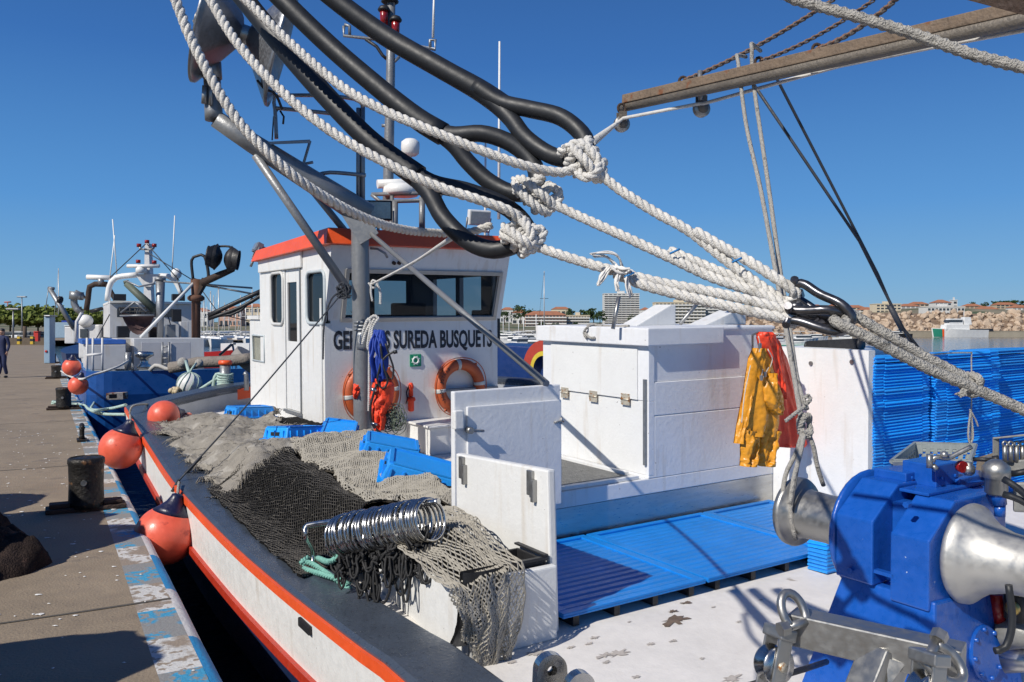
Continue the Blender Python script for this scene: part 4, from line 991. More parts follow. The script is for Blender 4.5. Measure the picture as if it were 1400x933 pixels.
# ================================================================ FENDERS, BUOYS, POLE AND MAST
def fender(c, r, axis, label, rope_to=None, grp='round orange fenders'):
    t = thing('fender', label, 'fender', c, grp)
    Mx = axisM(c, axis); m = MB()
    prof = [(math.sin(a)*r, -math.cos(a)*r*1.0) for a in [PI*i/18 for i in range(15)]]; prof[0] = (1e-4, -r)
    z0 = prof[-1][1]; r0 = prof[-1][0]
    m.lathe(prof, Mx, 32, caps=False); m.build('fender_ball', buoyorange, t)
    m = MB(); m.lathe([(r0, z0), (r0*.72, z0+r*.17), (r0*.46, z0+r*.36), (r0*.32, z0+r*.55), (r0*.30, z0+r*.62), (r0*.18, z0+r*.66), (1e-4, z0+r*.66)], Mx, 32); m.build('fender_cap', buoynavy, t)
    if rope_to is not None:
        m = MB(); e = Mx @ V((0, 0, z0+r*.60)); laid(m, [Mx @ V((0, 0, z0+r*.45)), e, e.lerp(rope_to, .5)+V((0, 0, .01)), rope_to], .014); m.build('fender_rope', ropeg, t)
    return t
f1 = Wp(226, 732, 7.25); g1 = onW(245, 660, b=1.58); fender(f1, .255, V((.27, .12, 1)).normalized(), 'large red orange fender with navy cap, nearest between hull and quay', g1)
f2 = Wp(165, 613, 9.35); g2 = onW(178, 568, b=1.72); fender(f2, .228, V((.30, .15, 1)).normalized(), 'orange fender with navy cap hung at the bow knuckle of the white boat', g2)
f3 = Wp(224, 569, 10.35); fender(f3, .19, (B3*.9+A3*.25+V((0, 0, .1))), 'orange fender lying on deck at the bow beside the grey net')
m = MB(); P = PX5([(246, 571), (254, 566), (262, 567), (258, 573), (250, 572), (258, 569)])
laid(m, spline(P, .05), .016); tag(m.build('red_rope_coil', pm('red_white_rope', (.6, .2, .16), .8, var=.5, sc=40)), 'small coil of red and white rope beside the deck fender', 'rope')
# lashings over the gunwale
m = MB(); laid(m, [onW(177, 566, b=1.70), onW(181, 556, b=1.74), onW(195, 553, b=1.9), onW(205, 553, b=2.1)], .014); tag(m.build('fender_lashing', ropeg), 'grey lashing over the gunwale at the bow knuckle', 'rope')
# wire stay from the gunwale up to the wheelhouse corner strut
s0 = onW(243, 662, b=1.60); s1 = Wp(472, 396, 9.05)
m = MB(); laid(m, [s0+V((-.03, -.05, -.06)), s0+V((0, 0, .02)), onW(249, 652, b=1.7), s0.lerp(s1, .12)], .016)
m.tube(spline([s0+V((0, 0, .02)), s0.lerp(s1, .3)-V((0, 0, .012)), s0.lerp(s1, .6)-V((0, 0, .015)), s1], .1), .0085, 6)
tag(m.build('stay_wire', ropedark), 'dark wire stay from the gunwale up to the wheelhouse corner', 'wire')
m = MB(); rg = random.Random(4)
for k in range(8): laid(m, spline([s1+V((rg.uniform(-.09, .07), rg.uniform(-.05, .03), rg.uniform(-.10, .07))) for _ in range(5)], .03), .011, n=5)
laid(m, [s1, s1+V((-.14, -.02, -.10)), s1+V((-.22, -.02, -.36)), s1+V((-.24, 0, -.75))], .011, n=5)
tag(m.build('stay_knot', ropedark), 'bunched dark cord knot at the lower end of the grey strut', 'knot')
# life rings on the wheelhouse
def lifering(px, py, label, yaw=0):
    c = on(px, py, a=AW-.075); t = thing('lifebuoy', label, 'lifebuoy', BM @ c, 'orange lifebuoys on the wheelhouse')
    Mx = axisM(BM @ c, _a*-1, _b); R0, r = .285, .072
    m = MB(); N = 44
    m.tube([Mx @ V((R0*math.cos(2*PI*i/N), R0*math.sin(2*PI*i/N), 0)) for i in range(N)], r, 14, closed=True); m.build('ring', ringorange, t)
    for k in range(4):
        a0 = PI/2*k+.12; m = MB(); m.tube([Mx @ V((R0*math.cos(a0+(i-2)*.04), R0*math.sin(a0+(i-2)*.04), 0)) for i in range(5)], r*1.035, 14); m.build('tape_band', tapegrey, t)
    for k in range(4):
        a0 = PI/2*k+PI/4+.12; m = MB(); m.tube([Mx @ V(((R0+d)*math.cos(a0+(i-1)*.03), (R0+d)*math.sin(a0+(i-1)*.03), .02)) for i, d in ((0, r*.85), (1, r*1.12), (2, r*.85))], .016, 6); m.build('rope_lug', ringorange, t)
    m = MB(); m.tube(spline([Mx @ V(((R0+r+.012+.018*math.sin(2*(a))**2)*math.cos(a), (R0+r+.012+.018*math.sin(2*a)**2)*math.sin(a), .03)) for a in [2*PI*i/32 for i in range(32)]], .03, True), .006, 5, closed=True); m.build('grab_line', ringorange, t)
    return t, Mx, R0
lr1 = lifering(508, 537, 'orange lifebuoy half hidden behind the grey pole and orange bag')
lr2 = lifering(629, 529, 'orange lifebuoy with black lettering, right of the green sign')
t2, Mx2, R2 = lr2
OFF[t2] = t2.location.copy()
for a0, txt in ((168, 'JUTNAS'), (206, 'INOY')):
    for i, ch in enumerate(txt):
        a = R(a0-i*7.5+(0 if a0 < 180 else 0)); P_ = Mx2 @ V(((R2+.024)*math.cos(a), (R2+.024)*math.sin(a), .0735)); tx = Mx2.to_3x3() @ V((math.sin(a), -math.cos(a), 0)); up = Mx2.to_3x3() @ V((math.cos(a), math.sin(a), 0)); nn_ = tx.cross(up)
        M_ = Matrix(((tx.x, up.x, nn_.x, P_.x), (tx.y, up.y, nn_.y, P_.y), (tx.z, up.z, nn_.z, P_.z), (0, 0, 0, 1))) @ Matrix.Translation((-.014, -.022, 0))
        text_mesh(ch, 'letter', .062, .026 if ch != 'I' else .008, .0, M_, lettering, t2, .002)
# shelf bracket behind the second ring
q = on(640, 531, a=AW-.01); m = bmb(); m.box((AW-.10, q.y-.36, q.z-.012), (AW-.004, q.y+.40, q.z+.012)); m.build('lifebuoy_bracket', galv, wheel, bevel=.003)
q = on(650, 525, a=AW-.06); m = bmb(); m.box((q.x-.02, q.y-.02, q.z-.03), (q.x+.02, q.y+.12, q.z+.02)); m.build('red_tag', redlamp, wheel, bevel=.005)
# small strobe light
q = on(562, 545, a=AW-.03); t = thing('strobe_light', 'small orange rescue strobe hanging on the white wheelhouse wall between the lifebuoys', 'rescue light', BM @ q)
Mx = axisM(BM @ q, _c, _b); m = MB(); m.lathe([(.012, .02), (.026, .03), (.026, .12), (.032, .125), (.032, .16), (.02, .19), (1e-4, .195)], Mx, 12); m.build('strobe_body', vestorange, t)
m = MB(); m.lathe([(.024, -.16), (.036, -.15), (.036, -.04), (.058, -.02), (.045, .015), (.014, .02)], Mx, 12); m.build('strobe_base', vestorange, t)
m = MB(); m.tube(spline([Mx @ V(p) for p in ((-.03, 0, .15), (-.06, 0, .08), (-.05, 0, 0), (-.07, 0, -.06))], .02), .008, 6); m.build('strobe_cord', dark, t)
# --- crane pole
pb = onW(496, 600, a=8.80); Yp = pb.y; pr = .098
pole = thing('crane_pole', 'grey steel pole with a slanting arm carrying a net hauler before the wheelhouse', 'crane', pb)
top = Wp(492, 285, Yp)
m = MB(); zz = V((0, 0, -.35)); m.tube([pb+zz, pb, top+V((0, 0, -.15)), top+V((0, 0, .0))], pr, 20); m.build('post', polegrey, pole)
Ya = Yp-.25
e0 = Wp(502, 296, Yp); e1 = Wp(345, 196, Yp-.5); e2 = Wp(292, 160, Yp-.7); e3 = Wp(290, 108, Yp-.7)
m = MB(); m.tube([e0, e0.lerp(e1, .5), e1, e2+V((.02, 0, -.02))], [.15, .125, .105, .09], 14); m.build('arm', polegrey, pole)
m = MB(); m.tube([e2+V((.01, 0, -.03)), e2+V((0, 0, .05)), e3], [.095, .09, .085], 14); m.build('arm_end', polegrey, pole)
m = MB(); m.tube([e3+V((0, 0, .005)), e3+V((0, 0, .18))], [.10, .09], 14); m.tube([e3+V((0, 0, .185)), e3+V((0, 0, .24))], .055, 12); m.build('swivel', galv, pole)
m = MB(); m.tube([e3+V((-.04, -.09, -.10)), e3+V((-.05, -.09, -.28))], .03, 8); m.tube([e3+V((.03, -.10, -.06)), e3+V((.02, -.10, -.30))], .02, 8); m.build('hydraulic_fitting', castst, pole)
m = MB(); m.box((-.12, -.012, -.20), (.12, .012, .18), M=Matrix.Translation(Wp(492, 306, Yp-.12)) @ Matrix.Rotation(R(-32), 4, 'Y')); m.build('gusset', polegrey, pole, bevel=.004)
# hauler: two flared discs on a hub
hc = Wp(335, 48, Yp-.75); ax = V((.93, .25, -.26)).normalized(); Mx = axisM(hc, ax)
def sheave(mb, Mx, s, R0=.62, lobes=6):
    vs = []; fs = []; prof = [(.09, .03*s), (.16, .05*s), (.34, .17*s), (R0*.9, .31*s), (R0, .36*s), (R0*1.01, .39*s), (R0*.9, .36*s), (.3, .24*s), (.1, .16*s)]; n = 48
    for (r, z) in prof:
        for k in range(n):
            a = 2*PI*k/n; zz = z+(.018*s*abs(math.sin(a*lobes/2)) if .15 < r < R0*.95 else 0); vs.append((r*math.cos(a), r*math.sin(a), zz))
    for i in range(len(prof)-1):
        for k in range(n): k2 = (k+1) % n; fs.append((i*n+k, i*n+k2, (i+1)*n+k2, (i+1)*n+k))
    mb.add(vs, fs, 0, True, Mx)
hd = pm('weathered_alloy', (.26, .27, .29), .40, .8, var=.3, sc=5, bump=.1, spots=[((.14, .13, .13), .70, 8)])
for s in (-1, 1): m = MB(); sheave(m, Mx, s); m.build('hauler_disc', hd, pole)
m = MB(); m.lathe([(.10, -.12), (.10, .12)], Mx, 16); m.lathe([(.06, -.5), (.06, -.2)], Mx, 12); m.lathe([(.16, -.46), (.19, -.42), (.19, -.36), (.12, -.34)], Mx, 16); m.build('hauler_hub', castst, pole)
m = MB(); m.tube([e3+V((0, 0, .2)), Mx @ V((0, 0, -.47))], .06, 10); m.build('hauler_yoke', polegrey, pole)
m = MB(); m.tube(spline([Wp(352, 110, Yp-.9), Wp(362, 122, Yp-.9), Wp(376, 128, Yp-.85), Wp(386, 150, Yp-.8)], .05), .014, 6); m.build('hydraulic_hose', dark, pole)
# struts
for (p, q, r) in ((Wp(349, 212, Yp-.5), Wp(477, 398, Yp-.12), .046), (Wp(428, 262, Yp+.2), Wp(486, 334, Yp+.35), .04), (Wp(505, 318, Yp-.05), Wp(747, 525, 5.78), .026)):
    m = MB(); m.tube([p, q], r, 12); m.build('strut', polegrey, pole)
m = MB(); m.lathe([(pr+.008, -.10), (pr+.012, -.06), (pr+.012, .06), (pr+.008, .10)], Matrix.Translation(Wp(497, 466, Yp)), 18)
for dz_ in (-.04, .0, .04): m.lathe([(pr+.02, dz_-.012), (pr+.02, dz_+.012)], Matrix.Translation(Wp(497, 446, Yp)), 18)
m.build('pipe_clamp', galv, pole)
# rails and bracket frames above the arm
for P in (((378, 190), (376, 150), (374, 134), (384, 131), (440, 131), (486, 136), (497, 146)), ((376, 148), (440, 154), (468, 158)), ((366, 196), (424, 193)), ((424, 193), (414, 227)), ((408, 226), (428, 222)), ((432, 240), (452, 236), (500, 240)), ((368, 194), (366, 203))):
    m = MB(); m.tube(spline([Wp(x, y, Yp-.1) for x, y in P], .08), .022 if len(P) > 2 else .016, 8); m.build('guard_rail', galv, pole)
m = MB(); m.hexa([Wp(366, 198, Yp-.5), Wp(424, 196, Yp-.5), Wp(424, 196, Yp-.25), Wp(366, 198, Yp-.25), Wp(366, 194, Yp-.5), Wp(424, 192, Yp-.5), Wp(424, 192, Yp-.25), Wp(366, 194, Yp-.25)]); m.build('bracket_plate', galv, pole)
for x in (490, 496): m = MB(); m.tube([Wp(x, 140+8*(x == 490), Yp+.02), Wp(x, 300, Yp+.02)], .026, 8); m.build('riser_pipe', galv, pole)
m = MB(); m.tube([Wp(380, 150, Yp), Wp(374, 160, Yp), Wp(372, 192, Yp)], .008, 5); m.tube([Wp(383, 152, Yp), Wp(388, 160, Yp), Wp(387, 170, Yp)], .012, 5); m.build('cable', dark, pole)
# --- mast and its lamps on the wheelhouse roof
Ym = 11.2
mast = thing('mast', 'slim grey mast with red lanterns and radar shelf on the wheelhouse roof', 'mast', Wp(530, 330, Ym))
m = MB(); m.tube([Wp(530, 336, Ym), Wp(531, 240, Ym), Wp(534, 100, Ym), Wp(535, -40, Ym)], [.075, .07, .06, .055], 12); m.build('mast_pole', polegrey, mast)
for P in (((470, 36), (470, 49), (505, 53), (534, 57)), ((534, 58), (565, 62), (595, 68), (595, 55), (588, 55), (588, 66)), ((471, 34), (478, 36), (478, 48)), ((500, 54), (515, 64), (523, 76), (530, 82)), ((522, 172), (534, 172)), ((532, 82), (540, 84), (546, 78))):
    m = MB(); m.tube([Wp(x, y, Ym) for x, y in P], .022, 8); m.build('cross_arm', dark if P[0][0] > 490 and P[0][0] < 520 else galv, mast)
for px, py in ((525, 26), (541, 40)):
    Mx = Matrix.Translation(Wp(px, py, Ym-.1)); m = MB(); m.lathe([(.05, -.11), (.055, .10), (.03, .12)], Mx, 14); m.build('lantern_glass', redlamp, mast)
    m = MB(); m.lathe([(.075, .10), (.085, .12), (.06, .16), (.02, .18)], Mx, 14); m.lathe([(.085, -.16), (.085, -.11)], Mx, 14); m.build('lantern_cap', dark, mast)
m = MB(); m.lathe([(.09, 0), (.12, .02), (.10, .07), (.05, .09)], Matrix.Translation(Wp(533, 5, Ym)), 12); m.build('horn', dark, mast)
m = MB(); m.tube([Wp(592, 52, Ym), Wp(594, -25, Ym)], [.018, .012], 8); m.build('whip_aerial', white, mast)
for P in (((508, 266), (604, 264)), ((508, 266), (520, 276), (600, 274), (604, 264)), ((540, 276), (540, 330)), ((577, 270), (577, 322)), ((535, 330), (536, 268))):
    m = MB(); m.tube([Wp(x, y, Ym-.25) for x, y in P], .04 if P[0][0] > 535 else .026, 8); m.build('radar_shelf', polegrey, mast)
m = MB(); m.lathe([(.22, 0), (.24, .03), (.24, .10), (.16, .15), (.05, .17)], Matrix.Translation(Wp(548, 268, Ym-.1)), 20); m.build('radar_base', white, mast)
m = MB(); m.tube([Wp(516, 252, Ym-.2), Wp(572, 250, Ym)], .06, 10); m.build('radar_bar', white, mast)
m = MB(); m.lathe([(.02, -.35), (.02, -.05), (.08, -.05), (.115, -.02), (.125, .06), (.12, .13), (.07, .17), (1e-4, .18)], Matrix.Translation(Wp(561, 208, Ym)), 18); m.build('satellite_dome', white, mast)
for px, y0, y1, Y in ((683, 57, 240, 12), (664, 176, 330, 12.4), (668, 300, 330, 12.2)):
    m = MB(); m.tube([Wp(px-1, y1+60, Y), Wp(px, y0, Y)], [.022, .014], 8); tag(m.build('whip_aerial', white), {683: 'tall white whip aerial on the right of the wheelhouse roof', 664: 'thin shorter whip aerial left of the tall one', 668: 'short white aerial by the roof floodlight'}[px], 'aerial')
def flood(px, py, Y, yaw, pitch, label, w_=.17, h_=.12, case=dark):
    c = Wp(px, py, Y); t = thing('floodlight', label, 'floodlight', c, 'floodlights on the wheelhouse')
    Mx = Matrix.Translation(c) @ Matrix.Rotation(R(yaw), 4, 'Z') @ Matrix.Rotation(R(pitch), 4, 'X')
    m = MB(); m.box((-w_, -.04, -h_), (w_, .05, h_), M=Mx); m.box((-w_*.7, .051, -h_*.7), (w_*.7, .11, h_*.7), M=Mx); m.build('lamp_case', case, t, bevel=.012)
    m = MB(); m.box((-w_+.02, -.046, -h_+.02), (w_-.02, -.0405, h_-.02), M=Mx); m.build('lamp_glass', pm('floodlight_glass', (.34, .36, .36), .15, .4, var=.3), t)
    m = MB(); m.tube([Mx @ V(p) for p in ((-w_-.015, .0, 0), (-w_-.015, .02, -h_-.08), (w_+.015, .02, -h_-.08), (w_+.015, 0, 0))], .012, 6); m.tube([Mx @ V((0, .02, -h_-.08)), Mx @ V((0, .03, -h_-.22))], .02, 6); m.build('bracket', galv, t)
flood(517, 288, 10.3, 8, 4, 'black square floodlight on the pole head with a pale glass')
flood(655, 298, 11., 24, 12, 'white cased floodlight between the black hoses above the orange roof', .15, .10, white)
flood(352, 339, 12.1, -60, -25, 'small dark floodlight on a bracket at the left front of the orange roof', .11, .07, galv)
# lantern and gear on the roof at the left
c = Wp(452, 330, 10.2); t = thing('deck_lantern', 'black caged lantern lying on the orange roof left of the pole', 'lantern', c)
Mx = Matrix.Translation(c+V((0, 0, -.06))); m = MB(); m.lathe([(.12, -.06), (.13, -.03), (.10, -.02), (.10, .12), (.13, .13), (.12, .17), (.05, .19)], Mx, 16); m.build('lantern_body', dark, t)
m = MB()
for k in range(8): a = 2*PI*k/8; m.tube([Mx @ V((.118*math.cos(a), .118*math.sin(a), -.03)), Mx @ V((.118*math.cos(a), .118*math.sin(a), .14))], .008, 5)
m.build('lantern_cage', dark, t)
m = MB(); m.grid(lambda u, v: Wp(466+26*u, 340, 10.25)+V((0, (.5-v)*.5, .02+.20*math.sin(PI*u)**.5*math.sin(PI*v)**.5*(1+.3*fbm(u*4, v*4)))), 16, 12); tag(m.build('tarp_bundle', pm('black_tarp', (.02, .02, .022), .6, var=.3, bump=.5)), 'black bundled tarpaulin on the roof beside the pole', 'tarpaulin')
# hanging gear on the pole: orange bag, blue webbing, hoses, twine
Yg = Yp-.16
def bag(rows, Y, bulge, name, mat, parent, seed, fold=.04):
    RR = []
    for i in range(len(rows)-1):
        for k in range(5): t = k/5; RR.append(tuple(rows[i][j]+(rows[i+1][j]-rows[i][j])*t for j in range(3)))
    RR.append(rows[-1]); N = len(RR)-1; m = MB()
    def f(u, v):
        i = min(N-1, int(v*N)); t = v*N-i; y, xl, xr = (RR[i][j]+(RR[i+1][j]-RR[i][j])*t for j in range(3))
        fr = u <= .5; s_ = 2*u if fr else 2-2*u; p = Wp(xl+(xr-xl)*s_, y, Y)
        d = bulge*math.sqrt(max(0, 1-(2*s_-1)**2))*math.sqrt(max(0, min(1, v*4, (1-v)*6)))
        if fr: d += fold*math.sin(PI*s_)*(1.2*fbm(s_*3, v*4, seed)+.5*fbm(s_*8, v*9, seed)); return p+V((.01*fbm(v*6, s_*3, seed), -d, 0))
        return p+V((0, d*.2, 0))
    m.grid(f, 40, max(12, N*2)); return m.build(name, mat, parent)
ob = thing('life_vest_bundle', 'bright orange life vests bundled on the grey pole with blue webbing', 'life vests', Wp(528, 590, Yg))
bag([(518, 512, 535), (528, 508, 540), (545, 506, 538), (560, 509, 532), (570, 513, 526)], Yg, .13, 'vest', vestorange, ob, 2)
bag([(552, 508, 522), (570, 509, 528), (588, 511, 526), (586, 512, 520)], Yg-.06, .08, 'vest', vestorange, ob, 5)
bag([(524, 484, 492), (536, 482, 494), (546, 484, 490)], Yg+.1, .06, 'vest', vestorange, ob, 7)
rg = random.Random(6)
for k in range(15):
    x = 514+rg.uniform(-4, 10); P = [Wp(x+rg.uniform(-4, 4), 452, Yg-.03), Wp(x+rg.uniform(-6, 8), 470+rg.uniform(0, 10), Yg-.06-rg.random()*.08), Wp(x+rg.uniform(-5, 10), 495+rg.uniform(-5, 10), Yg-.05-rg.random()*.1), Wp(x+rg.uniform(-6, 8), 515+rg.uniform(-5, 12), Yg-.1)]
    m = MB(); m.tube(spline(P, .04), .026, 6, flat=.25); m.build('webbing_strap', strapblue, ob)
m = MB(); m.tube(spline([Wp(x, y, Yg-.14) for x, y in ((515, 525), (509, 545), (506, 560), (509, 580), (520, 592), (530, 598))], .04), .014, 7); m.tube(spline([Wp(x, y, Yg-.14) for x, y in ((520, 470), (524, 500), (530, 520), (524, 532), (516, 520), (522, 495), (534, 483), (540, 482))], .04), .012, 7); m.tube(spline([Wp(x, y, Yg-.12) for x, y in ((527, 470), (533, 488), (538, 505), (535, 520), (527, 508))], .04), .011, 7); m.tube([Wp(538, 482, Yg-.14), Wp(543, 481, Yg-.14)], .02, 8); m.build('black_hose', dark, ob)
for px, py in ((509, 532), (510, 579)): m = MB(); m.tube([Wp(px-2, py, Yg-.14), Wp(px+6, py+2, Yg-.14)], .02, 8); m.build('hose_fitting', chrome, ob)
m = MB(); rg = random.Random(3)
for k in range(34): 
    c0 = Wp(537+rg.uniform(-9, 9), 571+rg.uniform(-12, 14), Yg-.02); rr_ = rg.uniform(.03, .085)
    m.tube([c0+V((rr_*math.cos(a), rg.uniform(-.03, .03), rr_*1.2*math.sin(a))) for a in [2*PI*i/14 for i in range(14)]], .005, 4, closed=True)
o = m.build('twine_tangle', pm('green_grey_twine', (.12, .15, .11), .8, var=.5, sc=30), ob); o['kind'] = 'stuff'
# pale rope hitched round the pole
rh = MB(); laid(rh, [Wp(x, y, Yg-.02) for x, y in ((513, 435), (503, 437), (497, 452), (492, 466), (495, 470), (500, 455), (506, 443), (512, 436))], .017)
laid(rh, [Wp(x, y, Yg-.04) for x, y in ((512, 436), (507, 447), (503, 470), (504, 478), (508, 470), (509, 450), (514, 440), (517, 436), (512, 432), (506, 436), (507, 443))], .017)
laid(rh, [Wp(x, y, Yg-.04) for x, y in ((508, 440), (505, 480), (504.5, 530), (504, 562))], .014)
tag(rh.build('pole_rope', ropew), 'pale rope hitched in loops on the grey pole, one end hanging down', 'rope')

# rope end lying over the deckhouse lid
m = bmb(); P = [on(x, y, b=BX+.1 if y < 448 else BX-.065) for x, y in ((860, 446), (840, 446.5), (822, 445.5), (808, 443.5), (802, 447), (800, 455), (806, 462), (813, 462))]
m.tube(spline(P, .03), .011, 7); P = [on(x, y, b=BX+.12 if y < 448 else BX-.065) for x, y in ((856, 447), (836, 447), (815, 445), (803, 448), (798, 456), (802, 463))]; m.tube(spline(P, .03), .010, 7)
tag(m.build('lid_rope', ropeg), 'grey rope end lying over the edge of the white deckhouse lid', 'rope')
# ================================================================ THE NEAR ROPES AND RUBBER SNUBBERS
NK = .89      # the near ropes hang a little closer than first measured
def nk(p): return (p[0], p[1], p[2]*(NK if p[2] < 3.0 else 1))
def PX(L): return [Wp(*nk(p)) for p in L]
hz = 2.75
def snubber(trunk, loopA, loopB, label, r0=.0308, r1=.0250):
    t = thing('rubber_snubber', label, 'snubber', Wp(*nk(trunk[-1])), 'black rubber mooring snubbers')
    m = MB(); P = spline(PX(trunk), .03); n = len(P); m.tube(P, [r0*(1+.14*max(0, (i-n+8)/8)) for i in range(n)], 20); m.build('snubber_trunk', rubber, t)
    L = PX(loopA)+PX(loopB)[::-1]; m = MB(); m.tube(spline(L, .02), r1, 20); m.build('snubber_eye', rubber, t)
    return t
snubber([(395, -60, 2.99), (440, -15, 2.96), (520, 45, 2.93), (600, 92, 2.86), (655, 123, 2.82), (690, 147, 2.79)],
        [(650, 118, 2.81), (685, 140, 2.78), (722, 149, 2.74), (766, 160, 2.70), (796, 184, 2.66), (803, 206, 2.63)], [(660, 128, 2.81), (696, 160, 2.77), (718, 188, 2.72), (752, 212, 2.67), (782, 218, 2.63), (800, 214, 2.62)], 'topmost black rubber snubber with its eye knotted to the upper white rope')
snubber([(330, -60, 2.99), (378, -8, 2.96), (450, 62, 2.92), (520, 122, 2.86), (570, 162, 2.82), (606, 184, 2.80)],
        [(575, 166, 2.82), (615, 184, 2.79), (660, 183, 2.76), (700, 197, 2.74), (728, 222, 2.72), (734, 246, 2.70)], [(580, 168, 2.82), (618, 196, 2.80), (640, 222, 2.79), (668, 248, 2.77), (700, 264, 2.74), (728, 262, 2.71)], 'middle black rubber snubber with its eye knotted to the middle white rope')
snubber([(270, -70, 2.96), (318, -20, 2.95), (385, 62, 2.87), (450, 136, 2.8), (510, 196, 2.74), (572, 242, 2.70)],
        [(545, 222, 2.72), (590, 250, 2.69), (640, 262, 2.68), (690, 282, 2.66), (716, 305, 2.62), (722, 325, 2.58)], [(548, 224, 2.72), (585, 262, 2.68), (606, 298, 2.65), (640, 330, 2.60), (676, 342, 2.56), (712, 332, 2.55)], 'lowest black rubber snubber with its eye hanging before the orange roof')
r_ = .0140
def rope(name, paths, label, r=r_, cat='rope', grp='white laid mooring ropes'):
    m = MB()
    for P in paths: laid(m, PX(P), r, n=7)
    return tag(m.build(name, ropew), label, cat, grp)
rope('laid_rope', [[(280, -45, 2.72), (325, -10, 2.68), (400, 62, 2.62), (465, 117, 2.57), (520, 149, 2.53), (580, 175, 2.50), (650, 203, 2.49), (715, 226, 2.5), (765, 236, 2.53), (792, 228, 2.54)]], 'topmost white laid rope slanting down to the upper knot')
rope('laid_rope', [[(255, -60, 2.66), (283, -8, 2.62), (325, 60, 2.57), (385, 125, 2.52), (450, 178, 2.48), (520, 219, 2.45), (590, 252, 2.44), (650, 272, 2.44), (695, 288, 2.45), (716, 305, 2.47)]], 'middle white laid rope slanting down to the lowest knot')
rope('laid_rope', [[(222, -45, 2.22), (240, 0, 2.21), (268, 68, 2.20), (320, 158, 2.19), (380, 222, 2.2), (435, 264, 2.26), (500, 299, 2.40), (550, 314, 2.58), (600, 319, 2.76), (640, 318, 2.84), (672, 308, 2.85)]], 'lowest white laid rope sagging past the pole head', .0128)
def knot(c, ax, n, R0, label, seed, spread=.09, extra=()):
    """turns of laid rope round the snubber's eye, crossed by two passes"""
    m = MB(); rg = random.Random(seed); ax = V(ax).normalized(); Mx = axisM(c, ax)
    P = []
    for i in range(n*10+1):
        a = 2*PI*i/10; z = spread*(i/(n*10)-.5)*2
        P.append(Mx @ V((R0*math.cos(a)*(1+.08*rg.uniform(-1, 1)), R0*1.15*math.sin(a), z+.006*rg.uniform(-1, 1))))
    laid(m, spline(P, .012), .0132, n=7)
    for e in extra: laid(m, PX(e), .0138, n=7)
    return tag(m.build('rope_knot', ropew), label, 'knot', 'knots of white rope on the snubber eyes')
knot(Wp(797, 217, 2.58*NK), (.55, 0, -.83), 3, .037, 'upper knot of white rope on the topmost snubber eye', 1, .05, [[(790, 235, 2.53), (800, 243, 2.51), (815, 236, 2.50), (818, 222, 2.52), (808, 205, 2.53), (790, 196, 2.55), (775, 203, 2.56)], [(783, 202, 2.54), (797, 216, 2.50), (810, 232, 2.50), (822, 245, 2.52)], [(792, 195, 2.55), (812, 212, 2.52), (824, 232, 2.52), (820, 246, 2.53), (806, 240, 2.51)]])
knot(Wp(736, 266, 2.62*NK), (.7, 0, -.7), 3, .036, 'middle knot of white rope on the middle snubber eye', 2, .05, [[(704, 250, 2.60), (712, 262, 2.57), (730, 280, 2.56), (748, 290, 2.58), (758, 280, 2.6)], [(702, 248, 2.62), (716, 246, 2.58), (736, 262, 2.55), (752, 276, 2.56), (756, 282, 2.57)], [(740, 262, 2.58), (754, 256, 2.58), (764, 264, 2.58), (762, 280, 2.57), (752, 284, 2.57)]])
knot(Wp(712, 322, 2.52*NK), (.75, 0, -.6), 3, .034, 'lowest knot of white rope on the drooping snubber eye', 3, .04, [[(714, 300, 2.46), (722, 312, 2.44), (728, 326, 2.44), (724, 342, 2.45), (714, 346, 2.46)], [(688, 310, 2.48), (700, 318, 2.45), (716, 330, 2.43), (730, 336, 2.45), (742, 322, 2.46), (740, 314, 2.47), (728, 318, 2.45), (716, 334, 2.44), (720, 345, 2.45)], [(686, 320, 2.5), (700, 326, 2.46), (716, 336, 2.45), (732, 342, 2.46)]])
# ropes from the knots to the shackles, each closing in an eye splice
def doubled(a, b, off): return [(x, y+off, Y+.012) for x, y, Y in a], [(x, y-off, Y-.012) for x, y, Y in a]
rope('laid_rope', [[(816, 234, 2.53), (845, 258, 2.5), (895, 290, 2.46), (940, 315, 2.42), (985, 350, 2.38), (1030, 384, 2.33), (1072, 412, 2.29)], [(950, 316, 2.40), (985, 336, 2.37), (1025, 358, 2.32), (1060, 380, 2.28), (1084, 396, 2.26), (1088, 404, 2.27), (1078, 412, 2.29)]], 'upper white rope from the top knot to the shackles, ending in a splice')
rope('laid_rope', [[(748, 275, 2.58), (790, 295, 2.54), (850, 322, 2.48), (915, 352, 2.42), (975, 380, 2.37), (1040, 402, 2.31), (1078, 420, 2.27)], [(915, 343, 2.44), (975, 368, 2.39), (1030, 390, 2.34), (1068, 408, 2.31)]], 'middle white rope from the middle knot to the shackles')
rope('laid_rope', [[(728, 335, 2.47), (770, 350, 2.44), (830, 368, 2.40), (900, 386, 2.36), (960, 397, 2.32), (1020, 410, 2.28), (1070, 424, 2.25), (1080, 432, 2.25)], [(840, 374, 2.39), (880, 390, 2.36), (940, 406, 2.32), (1000, 420, 2.28), (1050, 431, 2.25), (1078, 436, 2.24), (1086, 432, 2.25)]], 'lowest white rope from the drooping knot to the shackles, frayed along the splice')
